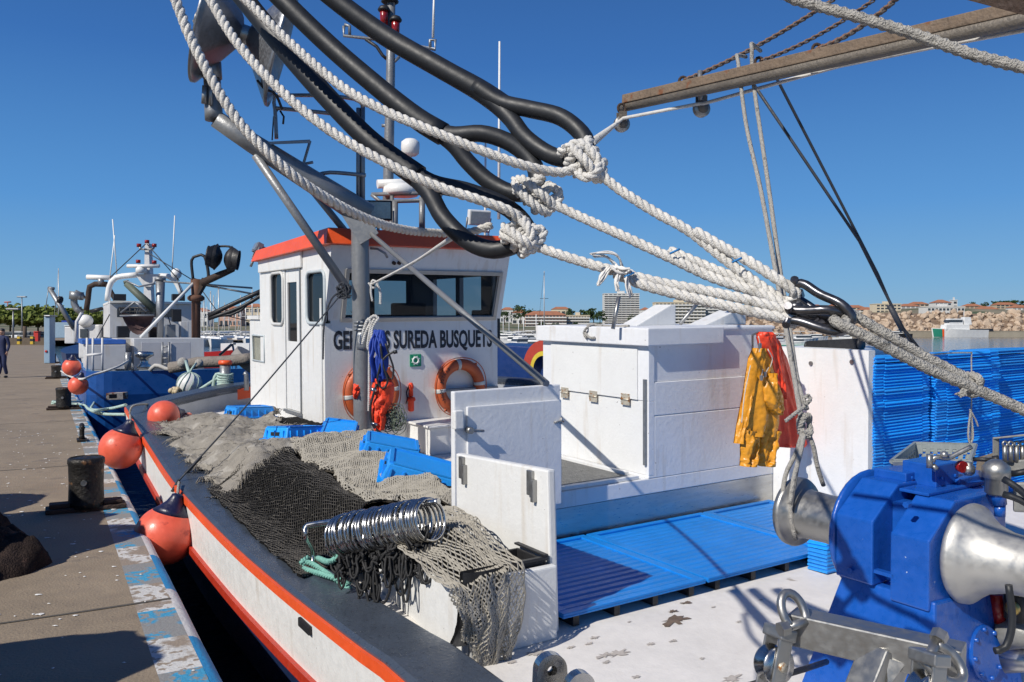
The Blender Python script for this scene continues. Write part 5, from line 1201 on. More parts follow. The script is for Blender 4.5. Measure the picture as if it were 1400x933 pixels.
# frayed strands on the lowest rope
m = MB(); rg = random.Random(12)
def fray(P, n, sp, r=.0028):
    for k in range(n):
        m.tube(spline([Wp(x+rg.uniform(-sp, sp), y+rg.uniform(-sp, sp), Y*NK+rg.uniform(-.01, .01)) for x, y, Y in P], .01), r, 4, caps=False)
Yf = 2.37
fray([(835, 366, Yf), (824, 378, Yf-.01), (820, 388, Yf-.01)], 14, 3.5); fray([(842, 362, Yf), (828, 350, Yf-.02), (810, 350, Yf-.02)], 4, 2.5, .002); fray([(850, 366, Yf), (846, 352, Yf-.02), (832, 345, Yf-.02), (808, 348, Yf-.02)], 4, 2, .002)
fray([(848, 374, Yf-.02), (842, 386, Yf-.03), (844, 396, Yf-.03)], 8, 3); fray([(855, 378, Yf-.02), (858, 392, Yf-.03), (862, 404, Yf-.03)], 14, 3.5); fray([(838, 366, Yf-.02), (850, 370, Yf-.03), (862, 372, Yf-.03)], 10, 5, .004)
tag(m.build('frayed_strands', pm('frayed_fibre', (.72, .70, .67), .8, var=.1)), 'frayed white fibres sticking out of the lowest rope splice', 'rope ends')
# coloured whipping threads
for px, py, Y, nm in ((860, 376, 2.34, 'blue marker thread on the lowest white rope'), (922, 344, 2.39, 'blue marker thread on the middle white rope'), (1007, 356, 2.31, 'blue marker thread on the upper white rope')):
    m = MB(); m.tube(spline(PX([(px-6, py+3, Y), (px, py, Y-.005), (px+7, py-3, Y)]), .01), .003, 5); tag(m.build('marker_thread', pm('blue_thread', (.02, .2, .5), .6)), nm, 'thread')
# --- shackles
def shackle(legs, pin, label, r=.0112):
    t = thing('shackle', label, 'shackle', Wp(*nk(legs[len(legs)//2])), 'steel shackles joining the ropes')
    m = MB(); m.tube(spline(PX(legs), .012), r, 12); m.build('bow', blackst, t)
    p, q = PX(pin); d = (q-p).normalized(); m = MB(); m.tube([p-d*.012, q+d*.012], r*.85, 10); m.tube([q+d*.004, q+d*.022], r*1.6, 6, smooth=False); m.build('pin', blackst, t)
    return t
blackst = pm('dark_polished_shackle', (.12, .12, .13), .30, .85, var=.3, sc=12, bump=0, rv=.08)
shackle([(1082, 390, 2.27), (1098, 388, 2.25), (1120, 402, 2.22), (1150, 416, 2.18), (1165, 434, 2.17), (1158, 446, 2.18), (1135, 440, 2.24), (1105, 418, 2.29), (1084, 406, 2.31)], [(1086, 386, 2.26), (1084, 410, 2.31)], 'upper long dark shackle holding the upper rope eye')
shackle([(1080, 424, 2.24), (1100, 425, 2.22), (1130, 424, 2.19), (1150, 428, 2.19), (1156, 436, 2.21), (1140, 442, 2.24), (1110, 436, 2.27), (1088, 432, 2.28)], [(1078, 421, 2.22), (1082, 436, 2.28)], 'middle steel shackle with its pin across the lowest rope')
shackle([(1078, 438, 2.24), (1095, 440, 2.22), (1125, 450, 2.19), (1148, 454, 2.18), (1158, 446, 2.20), (1142, 440, 2.24), (1112, 424, 2.28), (1090, 410, 2.31)], [(1076, 441, 2.23), (1088, 408, 2.31)], 'lowest dark shackle curving under the others')
m = MB()
for (x, y) in ((1088, 420), (1112, 432), (1132, 430)): m.ball(Wp(x, y, 2.26*NK), .022, 10, sc=(1, 1, .8))
m.tube(PX([(1085, 415, 2.26), (1110, 432, 2.26), (1140, 436, 2.25)]), .018, 10)
tag(m.build('swivel', blackst), 'dark swivel between the shackles', 'swivel')
# braided rope from the shackles down to the right
m = MB(); braid(m, PX([(1155, 446, 2.16), (1158, 436, 2.18), (1164, 430, 2.20), (1172, 434, 2.20), (1217, 460, 2.18), (1266, 489, 2.17), (1309, 511, 2.16), (1330, 524, 2.16)]), .0122)
braid(m, PX([(1140, 436, 2.20), (1146, 442, 2.16), (1183, 460, 2.14), (1229, 484, 2.14), (1275, 507, 2.14), (1315, 524, 2.14), (1345, 537, 2.14), (1400, 561, 2.13), (1470, 593, 2.12), (1900, 790, 2.05)]), .0125)
braid(m, spline([Wp(1328, 526, 2.16*NK)+V((.010*math.sin(i), .022*math.cos(i*1.3), .022*math.cos(i))) for i in range(12)], .02), .009)
tag(m.build('braided_rope', ropeg), 'grey braided rope doubled at the shackles and running off to the right', 'rope', 'braided ropes')
m = MB(); rg = random.Random(1)
for k in range(22): m.tube(spline(PX([(1325+rg.uniform(-6, 6), 528, 2.14), (1318+rg.uniform(-5, 3), 535, 2.13), (1310+rg.uniform(-5, 12), 540+rg.uniform(-2, 4), 2.13)]), .01), .002, 4, caps=False)
tag(m.build('frayed_strands', ropeg), 'frayed tuft where the grey braided rope is spliced', 'rope ends')
# thin line from the upper knot to the pulley on the boom
bl0, bl1 = V((0, 0, 0)), V((0, 0, 0))
# --- the boom at the upper right -------------------------------------------
BL = lambda t: 6.6+(4.3-6.6)*t
def bmY(px): return 6.6+(4.2-6.6)*(px-845)/(1400-845)
boom = thing('wooden_boom', 'long rusty topped grey boom reaching in from the upper right', 'boom', Wp(848, 152, 6.6))
E0, E1 = Wp(848, 148, 6.6), Wp(1420, 22, bmY(1420)); E1 = E0+(E1-E0)*1.7; d = (E1-E0).normalized(); Mx = axisM(E0, d, V((0, 0, 1))); L_ = (E1-E0).length
m = MB(); m.tube([E0, E0.lerp(E1, .33), E0.lerp(E1, .66), E1], [.036, .040, .042, .045], 14); m.build('boom_pipe', boomgrey, boom)
m = MB(); m.box((.022, -.042, .06), (.088, .042, L_), M=Mx); m.build('boom_plank', rustm, boom, bevel=.006)
m = MB(); m.box((-.065, -.012, L_*.6), (-.035, .012, L_), M=Mx); m.build('boom_web', boomgrey, boom)
for k in range(11):
    m = MB(); z = .3+k*L_/11.5; m.box((.015, -.05, z), (.092, -.0425, z+.05), M=Mx); m.build('plank_clip', boomgrey, boom)
m = MB(); q = Wp(957, 116, bmY(957)-.05); m.tube([q+V((0, 0, .1)), q+V((0, -.02, -.12))], .018, 6); m.build('cleat', galv, boom)
def pulley(px, py, Y, r, label):
    c = Wp(px, py, Y); t = thing('pulley_block', label, 'pulley', c, 'small pulleys under the boom'); Mx = axisM(c, V((.25, -1, 0)), V((0, 0, 1)))
    m = MB(); m.lathe([(r*.98, -.02), (r, -.018), (r*.82, 0), (r, .018), (r*.98, .02)], Mx, 20); m.build('sheave', castst, t)
    m = MB()
    for s in (-1, 1): m.lathe([(r*.62, s*.024), (r*.62, s*.034)], Mx, 14); m.box((0, -r*.5, s*.029-.004), (r*1.5, r*.5, s*.029+.004), M=Mx)
    m.build('cheek', boomgrey, t)
    m = MB(); m.tube(spline([Mx @ V((r*1.4+.035*(1-math.cos(a)), .03*math.sin(a), 0)) for a in [2*PI*i/12 for i in range(12)]], .01, True), .010, 6, closed=True); m.build('eye', rustdark, t)
pulley(850, 170, 6.5, .062, 'pulley block hanging under the tip of the boom'); pulley(959, 149, 6.1, .062, 'pulley block hanging under the boom right of the tip')
m = MB(); P = PX([(808, 196, 2.62)])+[Wp(847, 166, 6.45), Wp(852, 162, 6.45), Wp(957, 142, 6.05), Wp(962, 142, 6.05), Wp(1150, 90, 5.2), Wp(1290, 62, 4.7), Wp(1420, 38, 4.2)]
m.tube(P, .013, 7); tag(m.build('boom_line', ropew), 'thin pale line from the upper knot through the boom pulleys', 'rope')
# chains
def chain(p, q, n, label, r=.008):
    t = thing('chain', label, 'chain', p, 'rusty chains above the boom')
    d = (q-p).normalized(); L0 = (q-p).length/n; me = None
    for i in range(n):
        c = p+d*L0*(i+.5); c = c-V((0, 0, .10*4*(i/n)*(1-i/n)*.4)); up = V((0, 1, 0)) if i % 2 else V((0, .3, 1)).normalized()
        Mx = axisM(c, up, d); hl = L0*.68; hw = L0*.36
        if me is None:
            m = MB(); m.tube([V((hl*(1 if math.cos(a) > 0 else -1)*.45+hw*math.cos(a)*1., hw*math.sin(a), 0)) for a in [2*PI*(k+.5)/12 for k in range(12)]], r, 6, closed=True)
            o = m.build('chain_link', chm, None, at=(0, 0, 0)); o.parent = t; me = o.data
        else: o = bpy.data.objects.new('chain_link', me); COL.objects.link(o); o.parent = t
        Mx.translation = c-p; o.matrix_basis = Mx; OFF[o] = p
    return t
chm = pm('rusty_chain', (.16, .135, .12), .7, .4, var=.4, sc=30, spots=[((.22, .09, .04), .6, 20)])
chain(Wp(936, 110, 6.15), Wp(1150, -8, 5.6), 46, 'leftmost long rusty chain hooked to the boom near its tip')
chain(Wp(1040, 84, 5.75), Wp(1205, -8, 5.4), 34, 'thin middle rusty chain rising from the boom', .0065)
chain(Wp(1117, 68, 5.45), Wp(1232, -8, 5.2), 22, 'rightmost heavier rusty chain rising from the boom', .0095)
for px, py, Y in ((934, 112, 6.15), (1038, 86, 5.75), (1117, 68, 5.45)):
    m = MB(); c = Wp(px, py, Y); m.tube([c+V((.03*math.cos(a), 0, .035*math.sin(a))) for a in [2*PI*i/12 for i in range(12)]], .011, 7, closed=True); tag(m.build('chain_shackle', rustdark), {934: 'small shackle of the leftmost chain on the boom', 1038: 'small shackle of the middle chain on the boom', 1117: 'small shackle of the rightmost chain on the boom'}[px], 'shackle')
# thick braided rope crossing the top right, beam corner
m = MB(); braid(m, PX([(700, -130, 2.4), (1040, -18, 2.2), (1085, -1, 2.18), (1160, 20, 2.12), (1250, 47, 2.06), (1330, 75, 2.0), (1400, 93, 1.96), (1470, 112, 1.92), (1900, 230, 1.7)]), .0122)
tag(m.build('braided_rope', ropeg), 'grey braided rope crossing the sky at the upper right', 'rope', 'braided ropes')
m = MB(); P = [Wp(1250, -42, 3.2)+(Wp(1250, -42, 3.2)-Wp(1330, -20, 3.05))*4, Wp(1250, -42, 3.2), Wp(1330, -20, 3.05), Wp(1480, 18, 2.8), Wp(1480, 18, 2.8)+(Wp(1480, 18, 2.8)-Wp(1330, -20, 3.05))*5]; m.tube(P, .07, 4, smooth=False); tag(m.build('gantry_beam', rustdark), 'dark steel beam corner at the upper right edge', 'beam')
# line loops from the boom down to the winch
lw_ = MB(); dY = 4.05
lw_.tube(spline(PX([(1040, 70, 5.85), (1028, 60, 5.7), (1028, 66, 5.62), (1030, 112, 5.6), (1050, 250, 5.2), (1068, 380, 4.8), (1078, 440, 4.6), (1090, 520, 4.4), (1103, 560, 4.3)]), .06), .0135, 7)
lw_.tube(spline(PX([(1020, 78, 5.95), (1007, 76, 5.8), (1009, 84, 5.72), (1020, 170, 5.5), (1040, 260, 5.15), (1062, 380, 4.75), (1078, 470, 4.5), (1090, 540, 4.35), (1098, 585, 4.25)]), .06), .0135, 7)
tag(lw_.build('boom_fall', ropeg), 'pair of pale lines looped over the boom and falling to the winch drum', 'rope')
m = MB(); K = Wp(1101, 585, 4.2)
for k in range(3): laid(m, spline([K+V((.028*math.cos(a), .02*math.sin(a*2+k), .045*math.sin(a)+.012*k)) for a in [2*PI*i/10+k for i in range(11)]], .02), .0125, n=6)
laid(m, [Wp(1104, 540, 4.2), Wp(1108, 546, 4.18), Wp(1102, 552, 4.18), Wp(1099, 545, 4.2), Wp(1106, 541, 4.18)], .011, n=6); laid(m, [Wp(1074, 576, 4.15), Wp(1088, 565, 4.17), Wp(1102, 555, 4.2)], .0105, n=6)
for P in (((1098, 590, 4.2), (1088, 620, 4.18), (1074, 650, 4.16), (1070, 690, 4.15), (1078, 735, 4.2)), ((1099, 592, 4.19), (1092, 625, 4.14), (1086, 660, 4.12), (1081, 700, 4.1), (1088, 738, 4.12)), ((1100, 592, 4.19), (1093, 625, 4.12), (1085, 655, 4.06), (1080, 690, 4.05)), ((1104, 590, 4.2), (1112, 610, 4.2), (1118, 640, 4.22), (1126, 664, 4.25))):
    m.tube(spline(PX(P), .03), .0115, 7)
tag(m.build('winch_line_knot', ropeg), 'knotted pale line hanging in loops over the left winch drum', 'knot')
# dark pair of lines down behind the crates
m = MB(); m.tube(PX([(1042, 84, 5.9), (1058, 100, 5.95), (1200, 375, 6.4), (1228, 440, 6.5), (1256, 476, 6.5)]), .011, 6); m.tube(PX([(1032, 118, 5.9), (1175, 330, 6.3), (1225, 430, 6.5), (1250, 478, 6.5)]), .011, 6)
m.tube(PX([(1216, 418, 6.48), (1234, 452, 6.5)]), .022, 8)
tag(m.build('dark_tackle', ropedark), 'pair of dark lines from the boom down to the bulwark behind the crates', 'rope')
# thin white line from the pole to the lowest rope
m = MB(); m.tube(spline([Wp(508, 389, Yp-.1), Wp(560, 362, 7), Wp(600, 337, 4.5), Wp(622, 322, 2.6)], .1), .012, 6); laid(m, [Wp(x, y, Yp-.15) for x, y in ((504, 387), (510, 394), (516, 388), (509, 384), (507, 398), (509, 412))], .013, n=6); laid(m, [Wp(x, y, Yp-.15) for x, y in ((516, 390), (520, 400), (520, 416))], .016, n=6)
tag(m.build('white_line', ropew), 'thin white line from a hitch on the pole up to the lowest rope', 'rope')
# ================================================================ WINCH AND GEAR AT THE RIGHT
WA, WB, WC = 1.95, 3.50, .85            # axis of the drums: along a at (b, c)
def wl(prof, a, mat, nm, par, n=32, d=1, b=WB, c=WC):
    M = BM @ Matrix.Translation((a, b, c)) @ Matrix.Rotation(PI/2*d, 4, 'Y'); m = MB(); m.lathe(prof, M, n); return m.build(nm, mat, par)
wi = thing('winch', 'blue deck winch with two grey warping drums in the right foreground', 'winch', Bp(2.15, 3.45, .15))
m = bmb()
# tapering pedestal
m.hexa([V((1.86, 3.16, .15)), V((2.50, 3.16, .15)), V((2.50, 3.86, .15)), V((1.86, 3.86, .15)), V((1.93, 3.27, .684)), V((2.36, 3.27, .684)), V((2.36, 3.82, .684)), V((1.93, 3.82, .644))])
m.build('pedestal', winchblue, wi, bevel=.01)
# housings: two cheeks with chamfered tops and a slot between
def cheek(a0, a1, b0, b1, c0, c1, ch, nm):
    m = bmb(); m.prism([(a0, b0, c0), (a0, b1, c0), (a0, b1, c1), (a0, b0+ch*1.3, c1), (a0, b0, c1-ch)], (a1-a0, 0, 0)); return m.build(nm, winchblue, wi, bevel=.008)
cheek(2.19, 2.37, 3.24, 3.86, .685, 1.10, .14, 'housing'); cheek(1.945, 2.115, 3.25, 3.84, .645, 1.07, .14, 'housing')
m = bmb(); m.box((2.116, 3.38, .69), (2.189, 3.82, 1.03)); m.build('housing_core', winchblue, wi)
m = bmb(); m.box((2.10, 3.25, .74), (2.20, 3.28, .755)); m.build('slot_plate', winchblue, wi)
# rim guard beside the left drum
wl([(.15, -.012), (.268, -.012), (.275, 0), (.268, .012), (.15, .012)], 2.39, winchblue, 'drum_guard', wi)
# left drum and its flange
wl([(.13, 0), (.128, .02), (.120, .08), (.116, .20), (.120, .31), (.128, .345), (.165, .36), (.172, .372), (.170, .392), (.15, .398), (.13, .392), (.05, .39)], 2.405, castst, 'warping_drum', wi, 40)
# right drum: wide bell then a long barrel
wl([(.20, 0), (.208, .012), (.205, .03), (.18, .055), (.145, .10), (.122, .17), (.112, .28), (.108, .55), (.112, .75), (.15, .86), (.19, .92)], 1.93, pm('matt_cast_drum', (.52, .51, .48), .48, .7, var=.12, sc=4, bump=.02, bsc=50, spots=[((.66, .65, .63), .74, 40)]), 'warping_drum', wi, 44, d=-1)
# inspection cover on the near face
Mc = BM @ Matrix.Translation((1.90, 3.58, .42)) @ Matrix.Rotation(-PI/2+.177, 4, 'Y')
m = MB(); m.lathe([(.115, -.02), (.115, .012), (.108, .018), (1e-4, .018)], Mc, 32, smooth=False); cov = m.build('inspection_cover', winchblue, wi)
m = MB()
for k in range(8): a = 2*PI*k/8; m.lathe([(.010, .0), (.010, .028), (1e-4, .03)], Mc @ Matrix.Translation((.098*math.cos(a), .098*math.sin(a), 0)), 6)
m.build('bolt', winchblue, cov)['kind'] = 'stuff'
# valve blocks on top
def blk(px0, px1, py0, py1, a, dep, nm='valve_block'):
    p, q = on(px0, py1, a=a), on(px1, py0, a=a); m = bmb(); m.box((a, p.y, p.z), (a+dep, q.y, q.z)); o = m.build(nm, winchblue, wi, bevel=.006)
    for fx in (.18, .82):
        m = bmb(); y = p.y+(q.y-p.y)*fx; m.tube([V((a-.008, y, p.z+(q.z-p.z)*.4)), V((a+.002, y, p.z+(q.z-p.z)*.4))], .008, 6, smooth=False); m.build('bolt', winchblue, o)
    return o
blk(1239, 1279, 640, 660, 2.20, .16); blk(1280, 1311, 631, 668, 2.10, .16); blk(1312, 1357, 646, 676, 2.08, .16)
m = bmb(); m.box((2.05, 3.42, 1.071), (2.185, 3.96, 1.085)); m.build('top_plate', winchblue, wi, bevel=.004)
for px, py in ((1163, 780), (1240, 690)): q = on(px, py, b=3.235); m = bmb(); m.tube([V((q.x, 3.225, q.z)), V((q.x, 3.25, q.z))], .014, 6, smooth=False); m.build('bolt', winchblue, wi)
# lever, valve fittings and red knob
m = MB(); Yv = 3.62; lv = spline([Wp(1275, 632, Yv), Wp(1278, 625, Yv), Wp(1295, 627, Yv), Wp(1310, 620, Yv), Wp(1328, 611, Yv)], .02); m.tube(lv, .011, 8); m.ball(Wp(1291, 622, Yv-.02), .016, 10); m.build('lever', castst, wi)
m = MB(); m.tube([Wp(1271, 640, Yv), Wp(1271, 622, Yv)], .014, 8); m.tube([Wp(1275, 641, Yv), Wp(1280, 638, Yv)], .016, 8); m.build('lever_post', castst, wi)
m = MB(); m.tube([Wp(1312, 637, 3.66), Wp(1317, 639, 3.64)], .026, 10); m.build('red_knob', redlamp, wi)
m = MB(); m.tube([Wp(1318, 641, 3.66), Wp(1330, 643, 3.66)], .022, 10); m.tube([Wp(1324, 650, 3.66), Wp(1324, 632, 3.66)], .016, 10); m.build('pipe_union', castst, wi)
m = MB(); m.tube([Wp(1330, 628, 3.66), Wp(1358, 629, 3.62)], .009, 8); m.tube([Wp(1357, 629, 3.62), Wp(1366, 628, 3.61)], .017, 8); m.build('valve_handle', dark, wi)
m = MB(); m.lathe([(.03, -.09), (.045, -.08), (.045, -.02), (.055, -.015), (.055, .03), (.035, .05), (.02, .06)], Matrix.Translation(Wp(1362, 648, 3.56)), 14); m.build('oil_filter', castst, wi)
m = MB(); m.tube([Wp(1363, 664, 3.56), Wp(1366, 690, 3.56)], .03, 10); m.tube([Wp(1367, 690, 3.56), Wp(1367, 706, 3.56)], .022, 10); m.build('blue_riser', winchblue, wi)
for P in (((1372, 655, 3.35), (1392, 668, 3.3), (1420, 694, 3.2)), ((1372, 676, 3.35), (1395, 684, 3.3), (1430, 706, 3.2)), ((1362, 640, 3.56), (1385, 648, 3.66), (1420, 640, 3.6)), ((1379, 800, 3.2), (1384, 850, 3.2), (1375, 885, 3.2), (1360, 890, 3.2))):
    m = MB(); m.tube(spline(PX(P), .03), .014, 8); m.build('hydraulic_hose', rubber, wi)
# grey fish box sitting behind the winch
def grey_crate():
    t = thing('grey_crate', 'grey perforated plastic fish box propped behind the winch', 'crate', Wp(1275, 655, 4.25))
    P = lambda x, y, Y: Wp(x, y, Y)
    c = [Wp(1232, 668, 3.95), Wp(1318, 668, 4.0), Wp(1326, 648, 4.55), Wp(1252, 648, 4.55)]; tp = [Wp(1219, 631, 3.9), Wp(1326, 632, 3.95), Wp(1334, 609, 4.6), Wp(1250, 607, 4.6)]
    def side(i, j, nm, hole=True):
        m = MB(); nu, nv = 16, 6
        def f(u, v): return c[i].lerp(c[j], u).lerp(tp[i].lerp(tp[j], u), v)
        n = (f(1, 0)-f(0, 0)).cross(f(0, 1)-f(0, 0)).normalized()*.006
        for a in range(nu):
            for b in range(nv):
                if hole and 1 <= a < nu-1 and 1 <= b < nv-1 and (a+b) % 2: continue
                q = [f(a/nu, b/nv), f((a+1)/nu, b/nv), f((a+1)/nu, (b+1)/nv), f(a/nu, (b+1)/nv)]
                m.hexa([q[0]-n, q[1]-n, q[1]+n, q[0]+n, q[3]-n, q[2]-n, q[2]+n, q[3]+n])
        m.build(nm, greyplas, t)
    for i in range(4): side(i, (i+1) % 4, 'crate_side')
    m = MB(); m.hexa([q-V((0, 0, .01)) for q in c]+[q for q in c]); m.build('crate_floor', greyplas, t)
    m = MB(); m.tube(tp, .012, 6, closed=True, smooth=False); m.build('crate_rim', greyplas, t)
    m = MB(); m.tube([q.lerp(c[k], .22) for k, q in enumerate(tp)], .008, 5, closed=True, smooth=False); m.build('crate_bead', greyplas, t)
    return t
grey_crate()
# grey steel control frame with its row of hooks
cf = thing('control_stand', 'grey steel control stand with a row of valve hooks at the right edge', 'control stand', Wp(1385, 690, 3.9))
Yc = 3.85; greypaint = pm('grey_machine_paint', (.26, .26, .245), .5, .2, var=.2, sc=5, spots=[((.2, .12, .07), .72, 12)])
def slab(mb, pts, dep): mb.hexa([Wp(*p) for p in (pts[0], pts[1])]+[Wp(p[0], p[1], p[2]+dep) for p in (pts[1], pts[0])]+[Wp(*p) for p in (pts[3], pts[2])]+[Wp(p[0], p[1], p[2]+dep) for p in (pts[2], pts[3])])
m = MB(); slab(m, [(1374, 650, Yc), (1470, 650, Yc-.2), (1470, 624, Yc-.2), (1374, 630, Yc)], .35); m.build('valve_bank', greypaint, cf, bevel=.008)
m = MB(); slab(m, [(1357, 632, Yc), (1366, 632, Yc), (1366, 598, Yc), (1357, 598, Yc)], .30); m.build('stand_leg', greypaint, cf, bevel=.005)
m = MB(); slab(m, [(1357, 601, Yc), (1470, 590, Yc-.25), (1470, 586, Yc-.25), (1357, 598.5, Yc)], .35); m.build('canopy', greypaint, cf, bevel=.004)
m = MB(); slab(m, [(1333, 652, Yc+.1), (1357, 650, Yc+.1), (1362, 618, Yc+.1), (1336, 626, Yc+.1)], .05); m.build('side_plate', pm('rusty_grey_plate', (.30, .25, .2), .6, .2, var=.3, sc=6), cf)
for k in range(5):
    x = 1374+8*k; m = MB(); m.tube([Wp(x, 632, Yc-.03), Wp(x, 610, Yc-.03)], .011, 8); m.tube(spline([Wp(x+3.2*math.cos(a), 607+3.2*math.sin(a), Yc-.035) for a in [2*PI*i/10 for i in range(10)]], .005, True), .005, 6, closed=True); m.build('valve_hook', castst, cf)
m = MB(); m.tube([Wp(1340, 648, Yc-.05), Wp(1350, 647, Yc-.05), Wp(1352, 625, Yc-.05)], .016, 8); m.tube([Wp(1356, 642, Yc-.05), Wp(1372, 643, Yc-.05)], .03, 10); m.build('pipework', castst, cf)
m = MB(); slab(m, [(1385, 700, 3.6), (1480, 705, 3.5), (1480, 655, 3.5), (1385, 660, 3.6)], .3); m.build('tank', greypaint, cf, bevel=.01)
# pump and pipework low at the right edge
pp = thing('pump_unit', 'small motor pump with red and brass fittings low behind the winch at the right edge', 'pump', Wp(1395, 880, 3.5))
m = MB(); m.tube([Wp(1368, 868, 3.6), Wp(1425, 862, 3.5)], .06, 16); m.build('motor', greypaint, pp)
m = MB(); m.tube([Wp(1380, 845, 3.55), Wp(1380, 800, 3.55)], .022, 10); m.tube([Wp(1393, 850, 3.5), Wp(1394, 810, 3.5)], .026, 10); m.build('pipe', dark, pp)
m = MB(); m.tube([Wp(1362, 812, 3.6), Wp(1367, 855, 3.6)], .028, 10); m.build('red_pipe', redlamp, pp)
m = MB(); m.tube([Wp(1388, 808, 3.5), Wp(1402, 805, 3.5)], .03, 10); m.ball(Wp(1384, 832, 3.48), .03, 10); m.build('brass_valve', pm('brass', (.5, .36, .12), .4, .9, var=.2), pp)
m = MB(); m.tube([Wp(1370, 905, 3.4), Wp(1440, 900, 3.3)], .045, 14); m.build('suction_pipe', steel, pp)
# stainless T bracket with shackles and blocks in the near corner
Yt = 2.75
tb = thing('steel_bracket', 'square stainless T shaped bracket before the winch with a shackle at each end', 'bracket', Wp(1180, 930, Yt))
def beam(mb, p, q, h, t): 
    d = (q-p).normalized(); Mx = axisM(p, d, V((0, 0, 1))); mb.box((-h, -t, 0), (h, t, (q-p).length), M=Mx)
m = MB(); beam(m, Wp(1083, 855, Yt+.05), Wp(1318, 908, Yt-.25), .052, .05); m.build('cross_beam', castst, tb, bevel=.006)
m = MB(); beam(m, Wp(1212, 892, Yt-.12), Wp(1165, 1010, Yt-.18), .06, .05); m.build('leg', castst, tb, bevel=.006)
m = MB(); m.prism([Wp(1212, 900, Yt-.18), Wp(1238, 908, Yt-.2), Wp(1214, 940, Yt-.2)], (0, .012, 0)); m.build('gusset', castst, tb)
def shk(c, ax, up, r, label):
    t = thing('shackle', label, 'shackle', c, 'shackles on the steel bracket'); Mx = axisM(c, ax, up); m = MB()
    m.tube([Mx @ V((r*1.5*math.cos(a)+.02, r*math.sin(a), 0)) for a in [-2.3+4.6*i/16 for i in range(17)]], .0145, 12); m.build('bow', castst, t)
    m = MB(); e0, e1 = Mx @ V((r*1.5*math.cos(2.3)+.02, -r*1.05, 0)), Mx @ V((r*1.5*math.cos(2.3)+.02, r*1.05, 0)); m.tube([e0, e1], .015, 10); m.tube([e1, e1+(e1-e0).normalized()*.03], .024, 6, smooth=False); m.build('pin', castst, t)
shk(Wp(1088, 845, Yt-.02), V((.25, -.9, .45)), V((-.15, 0, 1)), .040, 'steel shackle on the left end of the bracket')
shk(Wp(1282, 900, Yt-.34), V((.2, -.85, .45)), V((.75, -.2, -.6)), .042, 'steel shackle on the right end of the bracket')
def block(c, r, label, tilt):
    t = thing('snatch_block', label, 'block', c, 'blocks hanging on the steel bracket'); Mx = axisM(c, V((.35, -.9, .1)), V((tilt, 0, 1)))
    m = MB(); m.lathe([(r*.98, -.028), (r, -.022), (r*.72, 0), (r, .022), (r*.98, .028), (.02, .03)], Mx, 28); m.build('sheave', chrome, t)
    for s in (-1, 1):
        m = MB(); m.box((-r*1.3, -.026, s*.036-.005), (r*1.7, .026, s*.036+.005), M=Mx); m.build('cheek', castst, t, bevel=.004)
    m = MB(); m.lathe([(.016, -.05), (.016, .05)], Mx, 6); m.build('axle', hm, t)
    m = MB(); m.box((r*1.35, -.03, -.05), (r*2.0, .03, .05), M=Mx); m.build('head', castst, t, bevel=.006)
block(Wp(1058, 908, Yt-.02), .060, 'steel snatch block hanging under the left shackle of the bracket', .35); block(Wp(1268, 945, Yt-.36), .055, 'steel snatch block hanging under the right shackle of the bracket', .2)
m = MB(); m.tube([Wp(1015, 940, 3.0), Wp(1100, 915, 3.2), Wp(1130, 905, 3.4)], .012, 8); tag(m.build('dark_bar', dark), 'thin dark bar on deck under the bracket', 'bar')
# two rounded steel lugs at the bottom edge
lg = thing('deck_lugs', 'pair of rounded steel lugs with pin holes at the bottom edge of the deck', 'lugs', Bp(2.75, 2.2, .15))
def lug(px, py, Y, w_, hole, yaw):
    c = Wp(px, py, Y); m = MB(); n = 14; d = V((math.cos(R(yaw)), math.sin(R(yaw)), 0)); u = V((0, 0, 1)); nn = d.cross(u)
    outer = [c+d*w_*math.cos(a)+u*w_*math.sin(a) for a in [PI*i/n for i in range(n+1)]]; outer = [c+d*w_*1.25-u*.3]+outer+[c-d*w_*1.25-u*.3]
    inner = [c+(d*math.cos(a)+u*math.sin(a))*hole for a in [2*PI*i/16 for i in range(16)]]
    bm_in = len(outer)
    th = .022; vs = [p-nn*th for p in outer]+[p+nn*th for p in outer]; N = len(outer)
    fs = [(i, (i+1) % N, N+(i+1) % N, N+i) for i in range(N)]; m.add(vs, fs, 0)
    for s in (-1, 1):
        # face as a ring of quads from the hole to the outline
        ang = [-.9+ (PI+1.8)*i/15 for i in range(16)]
        pts_in = [c+(d*math.cos(a)+u*math.sin(a))*hole+nn*th*s for a in ang]
        pts_out = []
        for a in ang:
            v = d*math.cos(a)+u*math.sin(a); k = w_ if math.sin(a) >= 0 else w_/max(.3, abs(math.cos(a)))*1.0
            pts_out.append(c+v*k+nn*th*s)
        m.add(pts_in+pts_out, [(i, i+1, 17+i, 16+i) for i in range(15)]); 
        m.add([pts_out[0], pts_in[0], pts_in[-1], pts_out[-1], c-d*w_*1.25-u*.3+nn*th*s, c+d*w_*1.25-u*.3+nn*th*s], [(0, 1, 2, 3, 4, 5)])
    for i in range(16): pass
    m.tube([p-nn*th for p in inner], .004, 5, closed=True); m.build('lug', chrome, lg)
lug(752, 915, 3.2, .062, .020, 20); lug(792, 938, 3.1, .055, .022, 20)
m = MB(); m.lathe([(.05, 0), (.06, .01), (.05, .025), (.02, .02)], Matrix.Translation(onW(645, 928, c=.215)), 18); tag(m.build('deck_filler', castst), 'small round steel filler cap on the grey gunwale at the bottom', 'filler cap')
